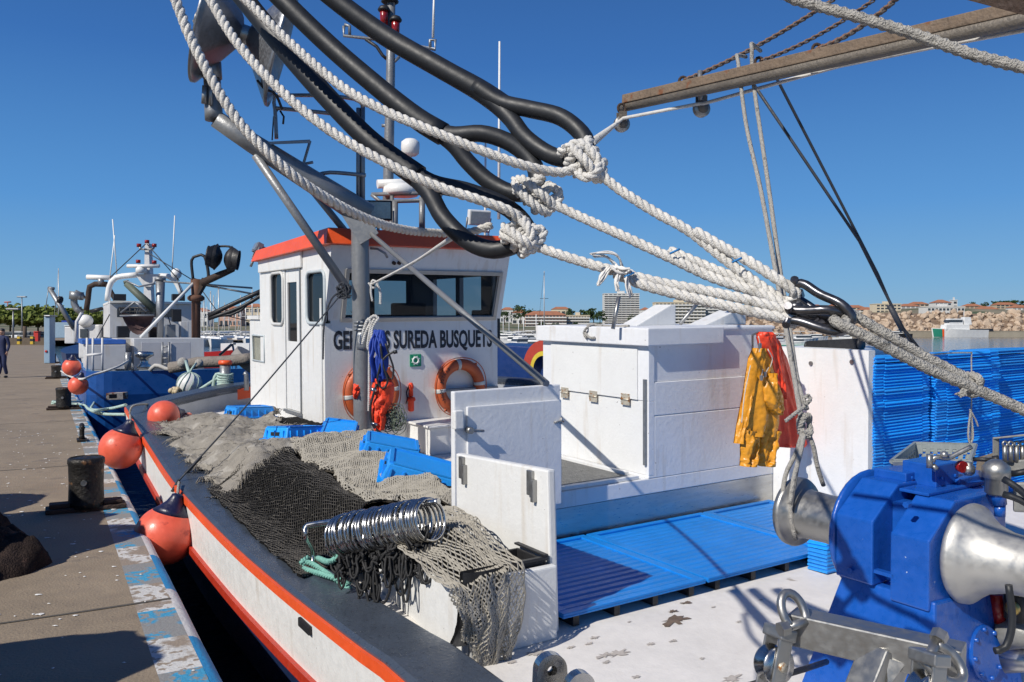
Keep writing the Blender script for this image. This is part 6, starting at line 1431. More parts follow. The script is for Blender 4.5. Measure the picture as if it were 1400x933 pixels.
# ================================================================ THE HARBOUR BEHIND
leafm = pm('pine_needles', (.15, .185, .04), .8, var=.45, sc=.25, bump=0, spec=.2); leaf2 = pm('dark_leaves', (.045, .075, .025), .8, var=.45, sc=.3, bump=0, spec=.2)
barkm = pm('bark', (.10, .07, .05), .9, var=.3, bump=0)
def crown(mb, c, rx, ry, rz, n, sz, rg, flat=False, mi=0):
    """many small leaf-sized faces gathered in clumps through the crown's volume"""
    cl = []
    for i in range(max(7, n//26)):
        a, r = rg.uniform(0, 2*PI), math.sqrt(rg.random()); z = rg.uniform(-.5, 1)
        if flat: z = (1-r*r)*rg.uniform(.2, 1)
        k = math.sqrt(max(0.05, 1-z*z*.8)); cl.append((c+V((rx*r*k*math.cos(a), ry*r*k*math.sin(a), rz*z)), rg.uniform(.22, .42)))
    for i in range(n):
        q, s = cl[i % len(cl)]; d = V((rg.gauss(0, 1), rg.gauss(0, 1), rg.gauss(0, .7)))
        p = q+V((d.x*rx*s*.55, d.y*ry*s*.55, d.z*rz*s*.6)); u = V((rg.gauss(0, 1), rg.gauss(0, 1), rg.gauss(0, 1))).normalized(); v = u.orthogonal().normalized(); w_ = u.cross(v); h = sz*rg.uniform(.6, 1.4)
        mb.add([p-v*h, p+w_*h*.7, p+v*h, p-w_*h*.7], [(0, 1, 2, 3)], mi)
def tree(p, h, rx, rz, label, n=420, flat=True, mat=None, grp=None, seed=0):
    rg = random.Random(seed); t = thing('pine_tree' if flat else 'tree', label, 'tree', p, grp)
    top = p+V((0, 0, h-rz)); m = MB(); m.tube([p-V((0, 0, .1)), p.lerp(top, .5)+V((rg.uniform(-.03, .03)*h, 0, 0)), top], [h*.035, h*.027, h*.018], 8)
    for k in range(5): a = 2*PI*k/5+rg.random(); m.tube([p.lerp(top, .72), top+V((rx*.55*math.cos(a), rx*.55*math.sin(a), rz*.25))], [h*.014, h*.007], 5)
    m.build('trunk', barkm, t); m = MB(); crown(m, top, rx, rx, rz, n, max(.12, rx*(.062 if flat else .11)), rg, flat); m.build('crown', mat or leafm, t); return t
# far ground beyond the end of the quay, and the far shore
mb = MB(); mb.add([(-420, 146, -.02), (-42, 146, -.02), (-42, 330, .2), (-150, 520, .4), (-420, 520, .4)], [(0, 1, 2, 3, 4)]); struct(mb.build('harbour_ground', concrete))
land = pm('far_dry_land', (.22, .19, .12), .95, var=.35, sc=.02, bump=0, spots=[((.06, .085, .03), .5, .03)])
def LH(x, y):
    k = sst((y-430-30*fbm(x*.006, 2))/500); r = sst((x-150)/250)
    return -1.2+k*(9+14*r+3*fbm(x*.004, y*.004, 3))+3.2*sst((y-425)/30)
m = MB(); m.grid(lambda u, v: V((-500+2100*u, 400+1400*v, LH(-500+2100*u, 400+1400*v))), 90, 50); struct(m.build('far_shore', land))
def shoreP(px, Y): x = (px-700)/F*Y; return V((x, Y, LH(x, Y)))
# --- buildings ------------------------------------------------------------
bcol = {n: pm('facade_'+n, c, .8, var=.08, sc=.15, bump=0) for n, c in (('white', (.62, .61, .58)), ('pink', (.55, .33, .24)), ('cream', (.60, .52, .38)), ('tan', (.46, .37, .26)))}
roofm = pm('terracotta_roof', (.36, .15, .08), .85, var=.25, sc=.3, bump=0); winm = pm('far_window', (.05, .06, .07), .3, var=.3, sc=.5, bump=0); balm = pm('balcony_white', (.66, .65, .62), .7, var=.1, bump=0)
def building(px0, px1, pyt, Y, depth, floors, bays, col, label, roof=None, balc=True, name='apartment_block', base=None, grp=None):
    x0, x1 = (px0-700)/F*Y, (px1-700)/F*Y; zt = EYE-(pyt-HOR)/F*Y; zb = base if base is not None else min(LH(x0, Y), LH(x1, Y))-.5
    t = thing(name, label, 'building', V(((x0+x1)/2, Y, zb)), grp); fh = (zt-max(zb, 0))/floors; z0 = max(zb, 0)
    m = MB(); m.box((x0, Y, zb), (x1, Y+depth, zt)); m.build('wall', bcol[col], t)
    n = 0; wmesh = None; bmesh_ = None; bw_ = (x1-x0)/bays
    for f in range(floors):
        for b in range(bays):
            n += 1
            if n > 290: break
            p = V((x0+bw_*(b+.5), Y, z0+fh*(f+.5)))
            if wmesh is None: m = MB(); m.box((-bw_*.34, -.06, -fh*.30), (bw_*.34, .05, fh*.22)); o = m.build('window', winm, None, at=(0, 0, 0)); o.parent = t; wmesh = o.data
            else: o = bpy.data.objects.new('window', wmesh); COL.objects.link(o); o.parent = t
            o.location = p-OFF[t]
        if balc:
            if bmesh_ is None: m = MB(); m.box((x0-(x0+x1)/2-.2, -1.1, -fh*.50), (x1-(x0+x1)/2+.2, -.001, -fh*.44)); m.box((x0-(x0+x1)/2-.2, -1.1, -fh*.439), (x1-(x0+x1)/2+.2, -1.0, -fh*.10)); o = m.build('balcony', balm, None, at=(0, 0, 0)); o.parent = t; bmesh_ = o.data
            else: o = bpy.data.objects.new('balcony', bmesh_); COL.objects.link(o); o.parent = t
            o.location = V(((x0+x1)/2, Y, z0+fh*(f+.5)))-OFF[t]
    m = MB()
    if roof == 'hip': c = [(x0-.5, Y-.5, zt), (x1+.5, Y-.5, zt), (x1+.5, Y+depth+.5, zt), (x0-.5, Y+depth+.5, zt)]; hgt = min(3., depth*.25); e = min(depth/2, (x1-x0)/2)*.9; m.add(c+[(x0+e, Y+depth/2, zt+hgt), (x1-e, Y+depth/2, zt+hgt)], [(0, 1, 5, 4), (1, 2, 5), (2, 3, 4, 5), (3, 0, 4), (0, 3, 2, 1)]); m.build('roof', roofm, t)
    else: m.box((x0-.3, Y-.3, zt+.001), (x1+.3, Y+depth+.3, zt+.5)); m.box(((x0*.6+x1*.4), Y+depth*.3, zt+.501), ((x0*.4+x1*.6), Y+depth*.6, zt+2.6)); m.build('roof', bcol[col], t)
    return t
building(826, 874, 402, 720, 14, 14, 8, 'white', 'tall white apartment tower with rows of balconies behind the deckhouse')
building(718, 774, 431, 600, 14, 4, 12, 'pink', 'long pink apartment row with terracotta roof by the marina', 'hip')
building(775, 806, 432, 610, 12, 4, 8, 'cream', 'cream apartment row joining the pink one on its right')
building(896, 964, 414, 700, 14, 7, 13, 'cream', 'large cream apartment block behind the white roof wedges')
building(964, 1012, 420, 720, 14, 6, 9, 'white', 'pale block with red roof right of the large cream block', 'hip')
building(1268, 1319, 420, 640, 14, 3, 10, 'white', 'long white building above the breakwater over the patrol boat', None, False)
building(1279, 1301, 414, 665, 10, 5, 4, 'white', 'white upper block with a red roof rising behind the long white building', 'hip', False)
building(1303, 1309, 411, 670, 5, 4, 1, 'white', 'slim white tower rising behind the long white building', None, False, 'church_tower')
building(1198, 1232, 416, 760, 14, 3, 6, 'cream', 'cream stepped villa left of the dark tackle lines', None, False, 'house')
rg = random.Random(33)
for i, (px, w_, pyt, Y, c) in enumerate([(684, 20, 424, 820, 'white'), (700, 22, 428, 700, 'white'), (754, 26, 423, 900, 'cream'), (876, 14, 424, 820, 'white'), (884, 12, 429, 700, 'pink'), (1046, 30, 424, 800, 'cream'), (1092, 36, 420, 860, 'white'), (1110, 24, 424, 760, 'pink'), (1134, 30, 419, 900, 'white'), (1158, 26, 421, 820, 'cream'), (1176, 22, 424, 780, 'white'), (1232, 26, 419, 860, 'white'), (1246, 24, 416, 930, 'tan'), (1320, 24, 419, 860, 'tan'), (1338, 28, 423, 760, 'white'), (1362, 30, 417, 880, 'tan'), (1384, 26, 421, 800, 'white'), (1410, 30, 420, 860, 'tan'), (300, 30, 424, 620, 'pink'), (335, 24, 420, 640, 'cream'), (262, 22, 426, 600, 'white'), (380, 26, 428, 600, 'tan')]):
    where = ('left of the wheelhouse among the yacht masts' if px < 500 else 'right of the wheelhouse' if px < 800 else 'beside the tower' if px < 1000 else 'behind the rope shackles' if px < 1120 else 'left of the dark tackle lines' if px < 1200 else 'left of the long white building' if px < 1300 else 'at the far right above the breakwater')
    building(px, px+w_, pyt, Y, 11, 2 if pyt > 421 else 3, max(2, w_//6), c, ORD[i]+f' far {c} house with terracotta roof number {i+1}'.replace(f' number {i+1}', '')+f', {["low", "wide", "small", "tall"][i % 4]}, {where}', 'hip', False, 'house', None, 'far houses of the town')
# far trees
for i, (px, pyt, Y, rx) in enumerate([(712, 420, 680, 7), (724, 426, 660, 5), (735, 426, 660, 4.5), (780, 423, 700, 6), (800, 424, 690, 7), (812, 421, 690, 8), (820, 426, 660, 6), (866, 432, 560, 4), (890, 424, 760, 5), (690, 426, 650, 5), (1180, 430, 640, 6), (1238, 430, 620, 6), (1250, 431, 600, 6), (1168, 431, 620, 5), (1330, 414, 980, 6), (1370, 413, 900, 12), (1390, 412, 920, 10), (1346, 414, 960, 5), (742, 443, 560, 3), (760, 444, 560, 3), (786, 444, 560, 3), (494, 418, 640, 7)]):
    p = shoreP(px, Y); h = max(3., EYE-(pyt-HOR)/F*Y-p.z)
    tree(p, h, rx, min(h*.4, rx*.8), ORD[i]+' dark green far tree listed leftward to right, %s' % ('left of the tower' if px < 826 else 'by the tower' if px < 1000 else 'above the breakwater'), 420, False, leaf2, 'trees on the far shore', 50+i)
# umbrella pines at the left end of the harbour
for i, (px, pyt, Y, rx) in enumerate([(-14, 423, 205, 6), (14, 421, 200, 6), (34, 424, 215, 5.5), (52, 422, 195, 6.5), (76, 427, 205, 6), (96, 424, 200, 5.5), (122, 428, 210, 5.5), (142, 428, 215, 5), (-34, 424, 210, 6)]):
    p = V(((px-700)/F*Y, Y, .05)); h = EYE-(pyt-HOR)/F*Y; tree(p, h, rx*1.45, 2.6, 'broad green umbrella pine %s' % ['at the left edge', 'behind the walking person', 'left of the grey pedestal', 'above the grey pedestal', 'behind the slanting boom', 'left of the trawler arm', 'behind the second boat', 'right of the second boat cabin', 'beyond the left edge'][i], 5200, True, None, 'umbrella pines', 80+i)
# --- breakwater ------------------------------------------------------------
rockm = pm('tan_boulder', (.47, .36, .26), .9, var=.35, sc=.5, bump=.6, bsc=2.5, spots=[((.30, .2, .13), .62, .9)])
bk = thing('breakwater', 'long breakwater of tan boulders along the right horizon', 'breakwater', V((200, 352, -1)))
m = MB(); m.grid(lambda u, v: V((90+240*u, 347+34*v, -.6+(9.2+1.0*u+.8*fbm(u*20, v))*min(1, v*1.7))), 60, 8); m.build('rubble_core', pm('rubble', (.22, .15, .10), .95, var=.4, sc=.4, bump=.5, bsc=3), bk)
rg = random.Random(77); rocks = []
for k in range(7):
    bmm = bmesh.new(); bmesh.ops.create_icosphere(bmm, subdivisions=2, radius=1); 
    for v in bmm.verts: v.co *= 1+.45*noise.noise(v.co*1.1+V((k*7, 0, 0)))+.15*noise.noise(v.co*3+V((0, k*5, 0)))
    for q in range(9):
        n_ = V((rg.gauss(0, 1), rg.gauss(0, 1), rg.gauss(0, 1))).normalized(); d_ = rg.uniform(.6, .85)
        for v in bmm.verts:
            e = v.co.dot(n_)-d_
            if e > 0: v.co -= n_*e
    me = bpy.data.meshes.new('boulder'); bmm.to_mesh(me); bmm.free(); me.materials.append(rockm); rocks.append(me)
nb = 0
for row in range(6):
    for col in range(50):
        u = (col+.5*(row % 2)+rg.uniform(-.3, .3))/50; v = (row+.4+rg.uniform(-.25, .25))/6*.62
        x, y, z = 90+240*u, 347+34*v, -.6+(9.2+1.0*u)*min(1, v*1.7)+rg.uniform(-.2, .7)
        if nb >= 298: break
        o = bpy.data.objects.new('boulder', rg.choice(rocks)); COL.objects.link(o); o.parent = bk; s = rg.uniform(1.2, 2.3)
        o.location = V((x, y, z))-OFF[bk]; o.rotation_euler = (rg.random()*6, rg.random()*6, rg.random()*6); o.scale = (s*rg.uniform(.8, 1.3), s, s*rg.uniform(.6, .9)); nb += 1
vs = []; fs = []
for k in range(1100):
    u, v = rg.random(), rg.random()*.62; c = V((90+240*u, 347+34*v, -.6+(9.2+1.0*u)*min(1, v*1.7)+rg.uniform(-.2, .5))); me = rocks[k % 7]; s_ = rg.uniform(.55, 1.2); Mr = Matrix.Translation(c) @ Matrix.Rotation(rg.random()*6, 4, 'Z') @ Matrix.Rotation(rg.random()*6, 4, 'X') @ Matrix.Diagonal((s_*1.2, s_, s_*.8, 1))
    o_ = len(vs); vs += [Mr @ q.co for q in me.vertices]; fs += [[o_+i for i in p.vertices] for p in me.polygons]
m = MB(); m.v = vs; m.f = fs; m.m = [0]*len(fs); m.sm = [False]*len(fs); m.build('small_boulders', rockm, bk)['kind'] = 'stuff'
m = MB(); m.box((134, 343, -3), (345, 348, 1.2)); m.box((134, 342.9, 1.2005), (345, 348, 1.5)); tag(m.build('breakwater_quay', pm('pale_quay', (.34, .30, .23), .9, var=.2, sc=.3, bump=0)), 'pale concrete quay at the foot of the breakwater', 'quay wall')
# --- boats: a shaped hull ----------------------------------------------------
def hullmesh(mb, p, d, L, B, H, sheer=.25, mi=0, draft=.4, transom=.85, zw=-1.0):
    """hull with a pointed bow; p = middle at the waterline, d = heading"""
    d = V((d[0], d[1], 0)).normalized(); n = V((-d.y, d.x, 0)); st = []
    for i in range(11):
        t = i/10; w_ = B/2*(transom+(1-transom)*min(1, t*3))*(1-max(0, (t-.45)/.55)**2.2); z = H*(1+sheer*t*t); f = .72+.1*(1-t)
        c = p+d*(L*(t-.5)); st.append([c+n*w_+V((0, 0, z)), c+n*w_*f+d*(-.06*L*max(0, t-.6)), c+n*w_*.3+V((0, 0, -draft))+d*(-.12*L*max(0, t-.6)), c-n*w_*.3+V((0, 0, -draft))+d*(-.12*L*max(0, t-.6)), c-n*w_*f+d*(-.06*L*max(0, t-.6)), c-n*w_+V((0, 0, z))])
    vs = [q for s in st for q in s]; fs = []
    for i in range(10):
        for k in range(5): fs.append((i*6+k, i*6+k+1, (i+1)*6+k+1, (i+1)*6+k))
        fs.append((i*6+5, i*6, (i+1)*6, (i+1)*6+5))
    fs.append(tuple(range(6))[::-1]); mb.add(vs, fs, mi, False)
def obox(mb, p, d, l, w_, z0, z1, sh=0, mi=0, tp=1.):
    d = V((d[0], d[1], 0)).normalized(); n = V((-d.y, d.x, 0)); c = [p+d*a*l/2+n*b*w_/2 for a, b in ((-1, -1), (1, -1), (1, 1), (-1, 1))]
    t_ = [p+d*(a*l/2*tp-sh)+n*b*w_/2*tp for a, b in ((-1, -1), (1, -1), (1, 1), (-1, 1))]
    mb.hexa([q+V((0, 0, z0)) for q in c]+[q+V((0, 0, z1)) for q in t_], mi)
def motorboat(px, Y, d, L, label, hullm=None, cab=True, H=.9, name='motor_boat', grp='small motor boats in the harbour', bimini=None):
    p = V(((px-700)/F*Y, Y, -1.0)); t = thing(name, label, 'boat', p, grp); B = L*.34; m = MB(); hullmesh(m, p, d, L, B, H); m.build('hull', hullm or white_far, t)
    dd = V((d[0], d[1], 0)).normalized()
    if cab:
        m = MB(); obox(m, p+dd*L*.08, d, L*.42, B*.7, H*1.02, H*1.02+L*.10, .15, 0, .85); c = m.build('cabin', white_far, t)
        m = MB(); obox(m, p+dd*L*.08, d, L*.40, B*.71, H*1.02+L*.03, H*1.02+L*.075, .1, 0, .96); m.build('window', winm, c)
        m = MB(); obox(m, p-dd*L*.05, d, L*.30, B*.66, H*1.02+L*.17, H*1.02+L*.185, .1); 
        for a in (-1, 1): m.tube([p+dd*L*.05+V((-dd.y, dd.x, 0))*a*B*.3+V((0, 0, H+L*.09)), p-dd*L*.05+V((-dd.y, dd.x, 0))*a*B*.3+V((0, 0, H+L*.18))], .04, 5)
        m.build('canopy', bimini or white_far, t)
    return t
dk = pm('dark_canvas', (.03, .035, .045), .7, bump=0)
for i, (px, Y, d, L, bim, lab) in enumerate([(735, 92, (1, -.25), 7.5, None, 'white motor boat beside the left end of the deckhouse lid'), (722, 118, (-1, -.5), 8, dk, 'white motor boat with dark canopy right of the wheelhouse'), (704, 150, (1, -.6), 8, None, 'white motor boat farther back close to the wheelhouse wall'), (742, 150, (.6, -1), 9, dk, 'white cruiser with dark canopy behind the nearest motor boat'), (715, 190, (1, .1), 9, None, 'distant white motor boat under the pink row'), (692, 210, (.8, -.5), 9, None, 'distant white motor boat touching the wheelhouse edge')]):
    motorboat(px, Y, d, L, lab, bimini=bim)
rg = random.Random(61)
for i in range(26):      # the crowd of moored boats along the far pontoons
    px = [686, 693, 699, 706, 712, 718, 724, 730, 736, 741, 747, 286, 296, 306, 316, 326, 334, 342, 350, 278, 270, 290, 312, 330, 689, 727][i]; Y = rg.uniform(230, 330) if i < 24 else 260
    motorboat(px, Y, (rg.choice((-1, 1)), rg.uniform(-.5, .5)), rg.uniform(7, 10), ORD[i]+' small distant white boat in the crowded marina row, '+('right of the wheelhouse' if px > 600 else 'left of the wheelhouse'), bimini=dk if i % 4 == 0 else None, grp='distant boats moored in the marina')
for i in range(9):
    px = [688, 696, 709, 716, 733, 740, 275, 283, 356][i]; Y = rg.uniform(240, 320); p = V(((px-700)/F*Y, Y, -1.0)); zt = EYE+(452-[432, 428, 436, 434, 430, 437, 424, 420, 428][i]+0)*Y/F
    t = thing('sailing_yacht', ORD[i]+' distant yacht mast in the crowded marina, '+('right of the wheelhouse' if px > 600 else 'left of the wheelhouse'), 'sailing yacht', p, 'distant yachts in the marina'); m = MB(); hullmesh(m, p, (.2, -1), 8, 2.6, 1.1); m.build('hull', white_far, t); m = MB(); m.tube([p, V((p.x, p.y, zt))], [.14, .1], 5); m.build('mast', white_far, t)
greenm = pm('green_boot_top', (.02, .22, .14), .5, bump=0)
for px, Y, d, L, lab in ((1082, 128, (1, -.1), 6.2, 'white fishing skiff with green stripe below the shackles'), (1092, 178, (1, .15), 9, 'white motor yacht behind the green striped skiff'), (1062, 150, (-1, -.2), 7, 'white motor boat half hidden by the hanging orange oilskins'), (1153, 215, (.4, -1), 6, 'small pale blue boat moored under the grey braided rope'), (1112, 225, (1, 0), 8, 'white launch in front of the breakwater boulders')):
    t = motorboat(px, Y, d, L, lab)
    if px == 1082: p = V(((px-700)/F*Y, Y, -1.0)); m = MB(); obox(m, p-V((.2, 0, 0)), d, L*.8, L*.345, .35, .50); m.build('stripe', greenm, t)
# patrol boat
Yp2 = 336; pc = V(((1308-700)/F*Y if 0 else (1310-700)/F*Yp2, Yp2, -1.0)); t = thing('patrol_boat', 'white patrol boat with green bow and orange stripe before the breakwater', 'patrol boat', pc)
d = (-1, -.12); m = MB(); hullmesh(m, pc, d, 23, 5.5, 2.9, .28, 0, .5, .9); m.build('hull', white_far, t)
dd = V((-1, -.12, 0)).normalized(); n = V((-dd.y, dd.x, 0))
def pband(a0, a1, mat, nm, k=0.06): 
    m = MB()
    for s in (1,):
        vs = []
        for a in (a0, a1):
            tt = a+.5; w_ = 2.75*(.9+.1*min(1, tt*3))*(1-max(0, (tt-.45)/.55)**2.2); z = 2.9*(1+.28*tt*tt); sg = 1 if n.y < 0 else -1
            vs.append((pc+dd*23*a+n*sg*(w_+k)+V((0, 0, z-.25)), pc+dd*23*a+n*sg*(w_*.78+k)+dd*(-.06*23*max(0, tt-.6))+V((0, 0, .15))))
        m.add([vs[0][0], vs[1][0], vs[1][1], vs[0][1]], [(0, 1, 2, 3)])
    m.build(nm, mat, t)
for i in range(4): pband(.34+.036*i, .3765+.036*i, greenm, 'green_band')
pband(.31, .339, orange, 'orange_band')
m = MB(); obox(m, pc+dd*1.5, d, 10, 4, 3.0, 5.0, .2, 0, .96); obox(m, pc+dd*2.0, d, 6, 3.4, 5.001, 7.4, .4, 0, .9); c = m.build('wheelhouse', white_far, t)
m = MB(); obox(m, pc+dd*2.3, d, 5.9, 3.45, 6.0, 6.9, .2, 0, .97); m.build('window', winm, c)
m = MB(); obox(m, pc-dd*3.2, d, 3.2, 3, 5.001, 8.0, .1, 0, .8); m.tube([pc-dd*2.5+V((0, 0, 8)), pc-dd*2.5+V((0, 0, 10.2))], .12, 6); m.build('mast', white_far, t)
m = MB(); obox(m, pc-dd*10, d, 7.5, 4.6, 2.3, 3.4, 0, 0, .9); m.build('tender', dark, t)
motorboat(1228, 330, (-1, .05), 10, 'low dark workboat left of the patrol boat', dark, True, 1.4, 'work_boat')
# --- yachts in the marina at the left ----------------------------------------
alum = pm('mast_aluminium', (.58, .58, .56), .4, .3, bump=0)
ym = [(288, 398, 150), (292, 404, 165), (299, 392, 140), (307, 414, 180), (313, 418, 190), (329, 404, 160), (336, 410, 170), (345, 396, 145), (352, 420, 195), (361, 412, 175), (279, 410, 165), (272, 418, 180), (322, 422, 200), (368, 424, 205), (744, 371, 180), (80, 367, 190)]
for i, (px, pyt, Y) in enumerate(ym):
    p = V(((px-700)/F*Y, Y, -1.0)); zt = EYE-(pyt-HOR)/F*Y
    nm = {744: 'white sailing yacht whose bare mast rises right of the wheelhouse', 80: 'sailing yacht whose tall mast rises beside the slanting boom at the left'}.get(px, 'white sailing yacht with a %s bare mast %s' % ('tall' if pyt < 403 else 'middling' if pyt < 415 else 'short', ['left of the blue trawler arm', 'behind the brown crane', 'between the crane and the white boat', 'next to the white boat'][min(3, max(0, (px-270)//25))]))
    t = thing('sailing_yacht', nm if px in (744, 80) else ORD[i]+' '+nm, 'sailing yacht', p, None if px in (744, 80) else 'sailing yachts in the marina'); d = (random.uniform(-.3, .3), -1)
    m = MB(); hullmesh(m, p, d, 9, 3, 1.1); m.build('hull', white_far, t); m = MB(); obox(m, p, d, 4, 1.8, 1.12, 1.6, .1, 0, .85); m.build('cabin', white_far, t)
    m = MB(); m.tube([p+V((0, 0, 1)), V((p.x, p.y, zt))], [.13, .09], 6); m.build('mast', alum, t); m = MB(); m.tube([p+V((0, -.1, 2.4)), p+V((.3, 4, 2.3))], .16, 6); m.build('boom', white_far, t)
    m = MB(); m.tube([V((p.x, p.y, zt-.1)), p+V((.6*(i % 2*2-1)*(2.2 if px == 744 else 1)*1.3, -4, 1.2))], .035, 4); m.tube([V((p.x-.9, p.y, p.z+(zt-p.z)*.62)), V((p.x+.9, p.y, p.z+(zt-p.z)*.62))], .05, 5); m.build('rigging', ropedark if px == 744 else alum, t)
# --- the red boat and a white open boat
p = Wp(312, 480, 46); p.z = -1; t = thing('red_boat', 'red hulled boat with a white cabin beyond the blue trawler', 'boat', p); redm = pm('red_hull', (.42, .02, .02), .4, var=.15, bump=0)
m = MB(); hullmesh(m, p, (1, -.1), 4.6, 1.9, 1.5); m.build('hull', redm, t); m = MB(); obox(m, p+V((.7, -.1, 0)), (1, -.1), 1.6, 1.4, 1.55, 2.0); m.build('cabin', white_far, t)
motorboat(322, 33, (1, -.35), 4.2, 'open white boat between the red boat and our wheelhouse', None, False, 1.15, 'open_boat')
m = MB(); m.tube([Wp(300, 486, 30), Wp(318, 470, 30), Wp(322, 470, 30)], .05, 6); m.tube([Wp(318, 472, 30), Wp(322, 492, 30)], .04, 6); tag(m.build('anchor_bracket', galv), 'grey anchor bracket on the blue trawler stern, left of the wheelhouse', 'bracket')
# --- blue trawler ahead ---------------------------------------------------------
c0 = Wp(117, 509, 17.6); tr = thing('blue_trawler', 'blue hulled trawler moored ahead with white deckhouse, white arch and brown crane', 'trawler', V((c0.x, c0.y, -1)))
U = -Qn; Dq = Qd
def T(u, s, z): return V((c0.x, c0.y, 0))+U*u+Dq*s+V((0, 0, z))
zt = c0.z; r = .5
def outl(z, k=0., inn_=0.):
    pts = [T(inn_, 9, z), T(inn_, r+.2, z)]+[T(inn_+r*(1-math.cos(a)), inn_+r*(1-math.sin(a))+k, z) for a in [PI/2*i/5 for i in range(1, 6)]]+[T(2.2, inn_+k-.06, z), T(4.6-r-inn_, inn_+k, z)]+[T(4.6-inn_-r+r*math.sin(a), inn_+k+r*(1-math.cos(a)), z) for a in [PI/2*i/5 for i in range(1, 6)]]+[T(4.6-inn_, 9, z)]
    return pts
m = MB(); A_, B_, C_ = outl(zt), outl(zt-.5, .02), outl(-1.4, .35, .1); strip(m, A_, B_); strip(m, B_, C_); m.build('hull', bluehull, tr)
m = MB(); strip(m, [p+V((0, 0, .003)) for p in outl(zt)], [p+V((0, 0, .003)) for p in outl(zt, 0, .14)]); strip(m, outl(zt+.002, 0, .14), outl(zt-.35, 0, .14)); m.build('rail_cap', pm('blue_cap', (.02, .16, .42), .4, var=.1, bump=0), tr)
m = MB(); dk_ = outl(zt-.35, 0, .1); m.add(dk_, [tuple(range(len(dk_)))]); m.build('deck', pm('grey_deck', (.3, .3, .28), .7, var=.2), tr)
def tq(px, py, Y): return Wp(px, py, Y)
m = MB(); q0, q1 = tq(146, 547, 17.58), tq(169, 537, 17.75); m.hexa([q0+V((0, -.03, 0)), V((q1.x, q1.y-.03, q0.z)), V((q1.x, q1.y+.2, q0.z)), q0+V((0, .2, 0)), V((q0.x, q0.y-.03, q1.z)), q1+V((0, -.03, 0)), q1+V((0, .2, 0)), V((q0.x, q0.y+.2, q1.z))]); m.build('hawse_frame', pm('rust_streaked_white', (.5, .45, .4), .6, var=.4, sc=20, spots=[((.25, .1, .04), .5, 6)]), tr)
m = MB(); q0, q1 = tq(150, 545, 17.52), tq(160, 539, 17.62); m.hexa([q0+V((0, -.03, 0)), V((q1.x, q1.y-.03, q0.z)), V((q1.x, q1.y, q0.z)), q0, V((q0.x, q0.y-.03, q1.z)), q1+V((0, -.03, 0)), q1, V((q0.x, q0.y, q1.z))]); m.build('hawse_hole', dark, tr)
def facebox(px0, px1, py0, py1, Y, dep, mat, nm, bevel=.01, zb=None):
    p, q = tq(px0, py1, Y), tq(px1, py0, Y); d = U*(q.x-p.x)/U.x; z0 = zb if zb is not None else p.z
    m = MB(); b = V((p.x, p.y, 0)); e = Dq*dep
    m.hexa([b+V((0, 0, z0)), b+d+V((0, 0, z0)), b+d+e+V((0, 0, z0)), b+e+V((0, 0, z0)), b+V((0, 0, q.z)), b+d+V((0, 0, q.z)), b+d+e+V((0, 0, q.z)), b+e+V((0, 0, q.z))])
    return m.build(nm, mat, tr if nm != 'shelter_x' else None, bevel=bevel)
tw = pm('trawler_white', (.60, .60, .60), .5, var=.12, sc=1.5, bump=.05, spots=[((.3, .2, .12), .72, 3)])
facebox(183, 263, 463, 506, 19.6, 2.4, tw, 'deckhouse'); facebox(118, 161, 472, 506, 18.8, 1.6, tw, 'shelter')
facebox(112, 160, 465, 471, 19.0, 4, pm('blue_tarp_band', (.03, .12, .42), .6), 'tarp'); facebox(160, 184, 463, 508, 20.2, 1.8, pm('cream_wall', (.5, .48, .44), .6, var=.1), 'bulkhead')
dm = pm('trawler_door', (.48, .48, .50), .5, var=.1)
for px0, px1 in ((193, 217), (234, 256)): facebox(px0, px1, 468, 503, 19.55, .04, dm, 'door')
m = MB()
for x in (222, 231): m.tube([tq(x, 502, 19.5), tq(x, 468, 19.5)], .025, 6)
for y in (498, 490, 482, 474): m.tube([tq(222, y, 19.5), tq(231, y, 19.5)], .02, 6)
m.build('ladder', galv, tr)
facebox(150, 252, 415, 462, 25., 3.2, tw, 'wheelhouse'); facebox(150, 254, 411.5, 414.6, 24.9, 3.4, white_far, 'wheelhouse_roof')
for px0, px1 in ((160, 180), (184, 206), (210, 232)): facebox(px0, px1, 422, 434, 24.93, .05, winm, 'window')
for px in (155, 236): facebox(px, px+14, 402, 411, 24.6, .3, dark, 'floodlight')
facebox(236, 246, 423, 440, 24.6, .25, dark, 'life_raft')
m = MB(); m.tube(spline([tq(x, y, 25.4) for x, y in ((147, 412), (149, 394), (158, 380), (188, 376))], .2), .085, 10); m.build('arch', white_far, tr)
m = MB(); m.tube(spline([tq(x, y, 25.4) for x, y in ((206, 386), (214, 378), (234, 379), (244, 392), (248, 402))], .2), .08, 10); m.build('arch', white_far, tr)
m = MB(); m.prism([tq(196, 412, 25.3), tq(207, 412, 25.3), tq(205, 376, 25.3), tq(203, 333, 25.3), tq(198, 333, 25.3), tq(197, 376, 25.3)], (0, .25, 0)); m.prism([tq(185, 375, 25.2), tq(218, 375, 25.2), tq(206, 392, 25.2), tq(196, 392, 25.2)], (0, .08, 0)); m.build('mast', tw, tr)
m = MB(); m.tube([tq(174, 364, 25), tq(218, 364, 25)], .055, 8); m.tube([tq(193, 374, 25.1), tq(193, 365, 25.1)], .16, 10); m.build('radar', white_far, tr)
m = MB(); m.tube(spline([tq(x, y, 25.2) for x, y in ((190, 337), (192, 341), (200, 341), (209, 341), (211, 337))], .1), .03, 6); m.build('lamp_arm', galv, tr)
for px, py in ((190, 336), (201, 331), (211, 336), (189, 358), (211, 359)): m = MB(); m.tube([tq(px, py+2, 25), tq(px, py-2.5, 25)], .07, 8); m.build('mast_lamp', redlamp, tr)
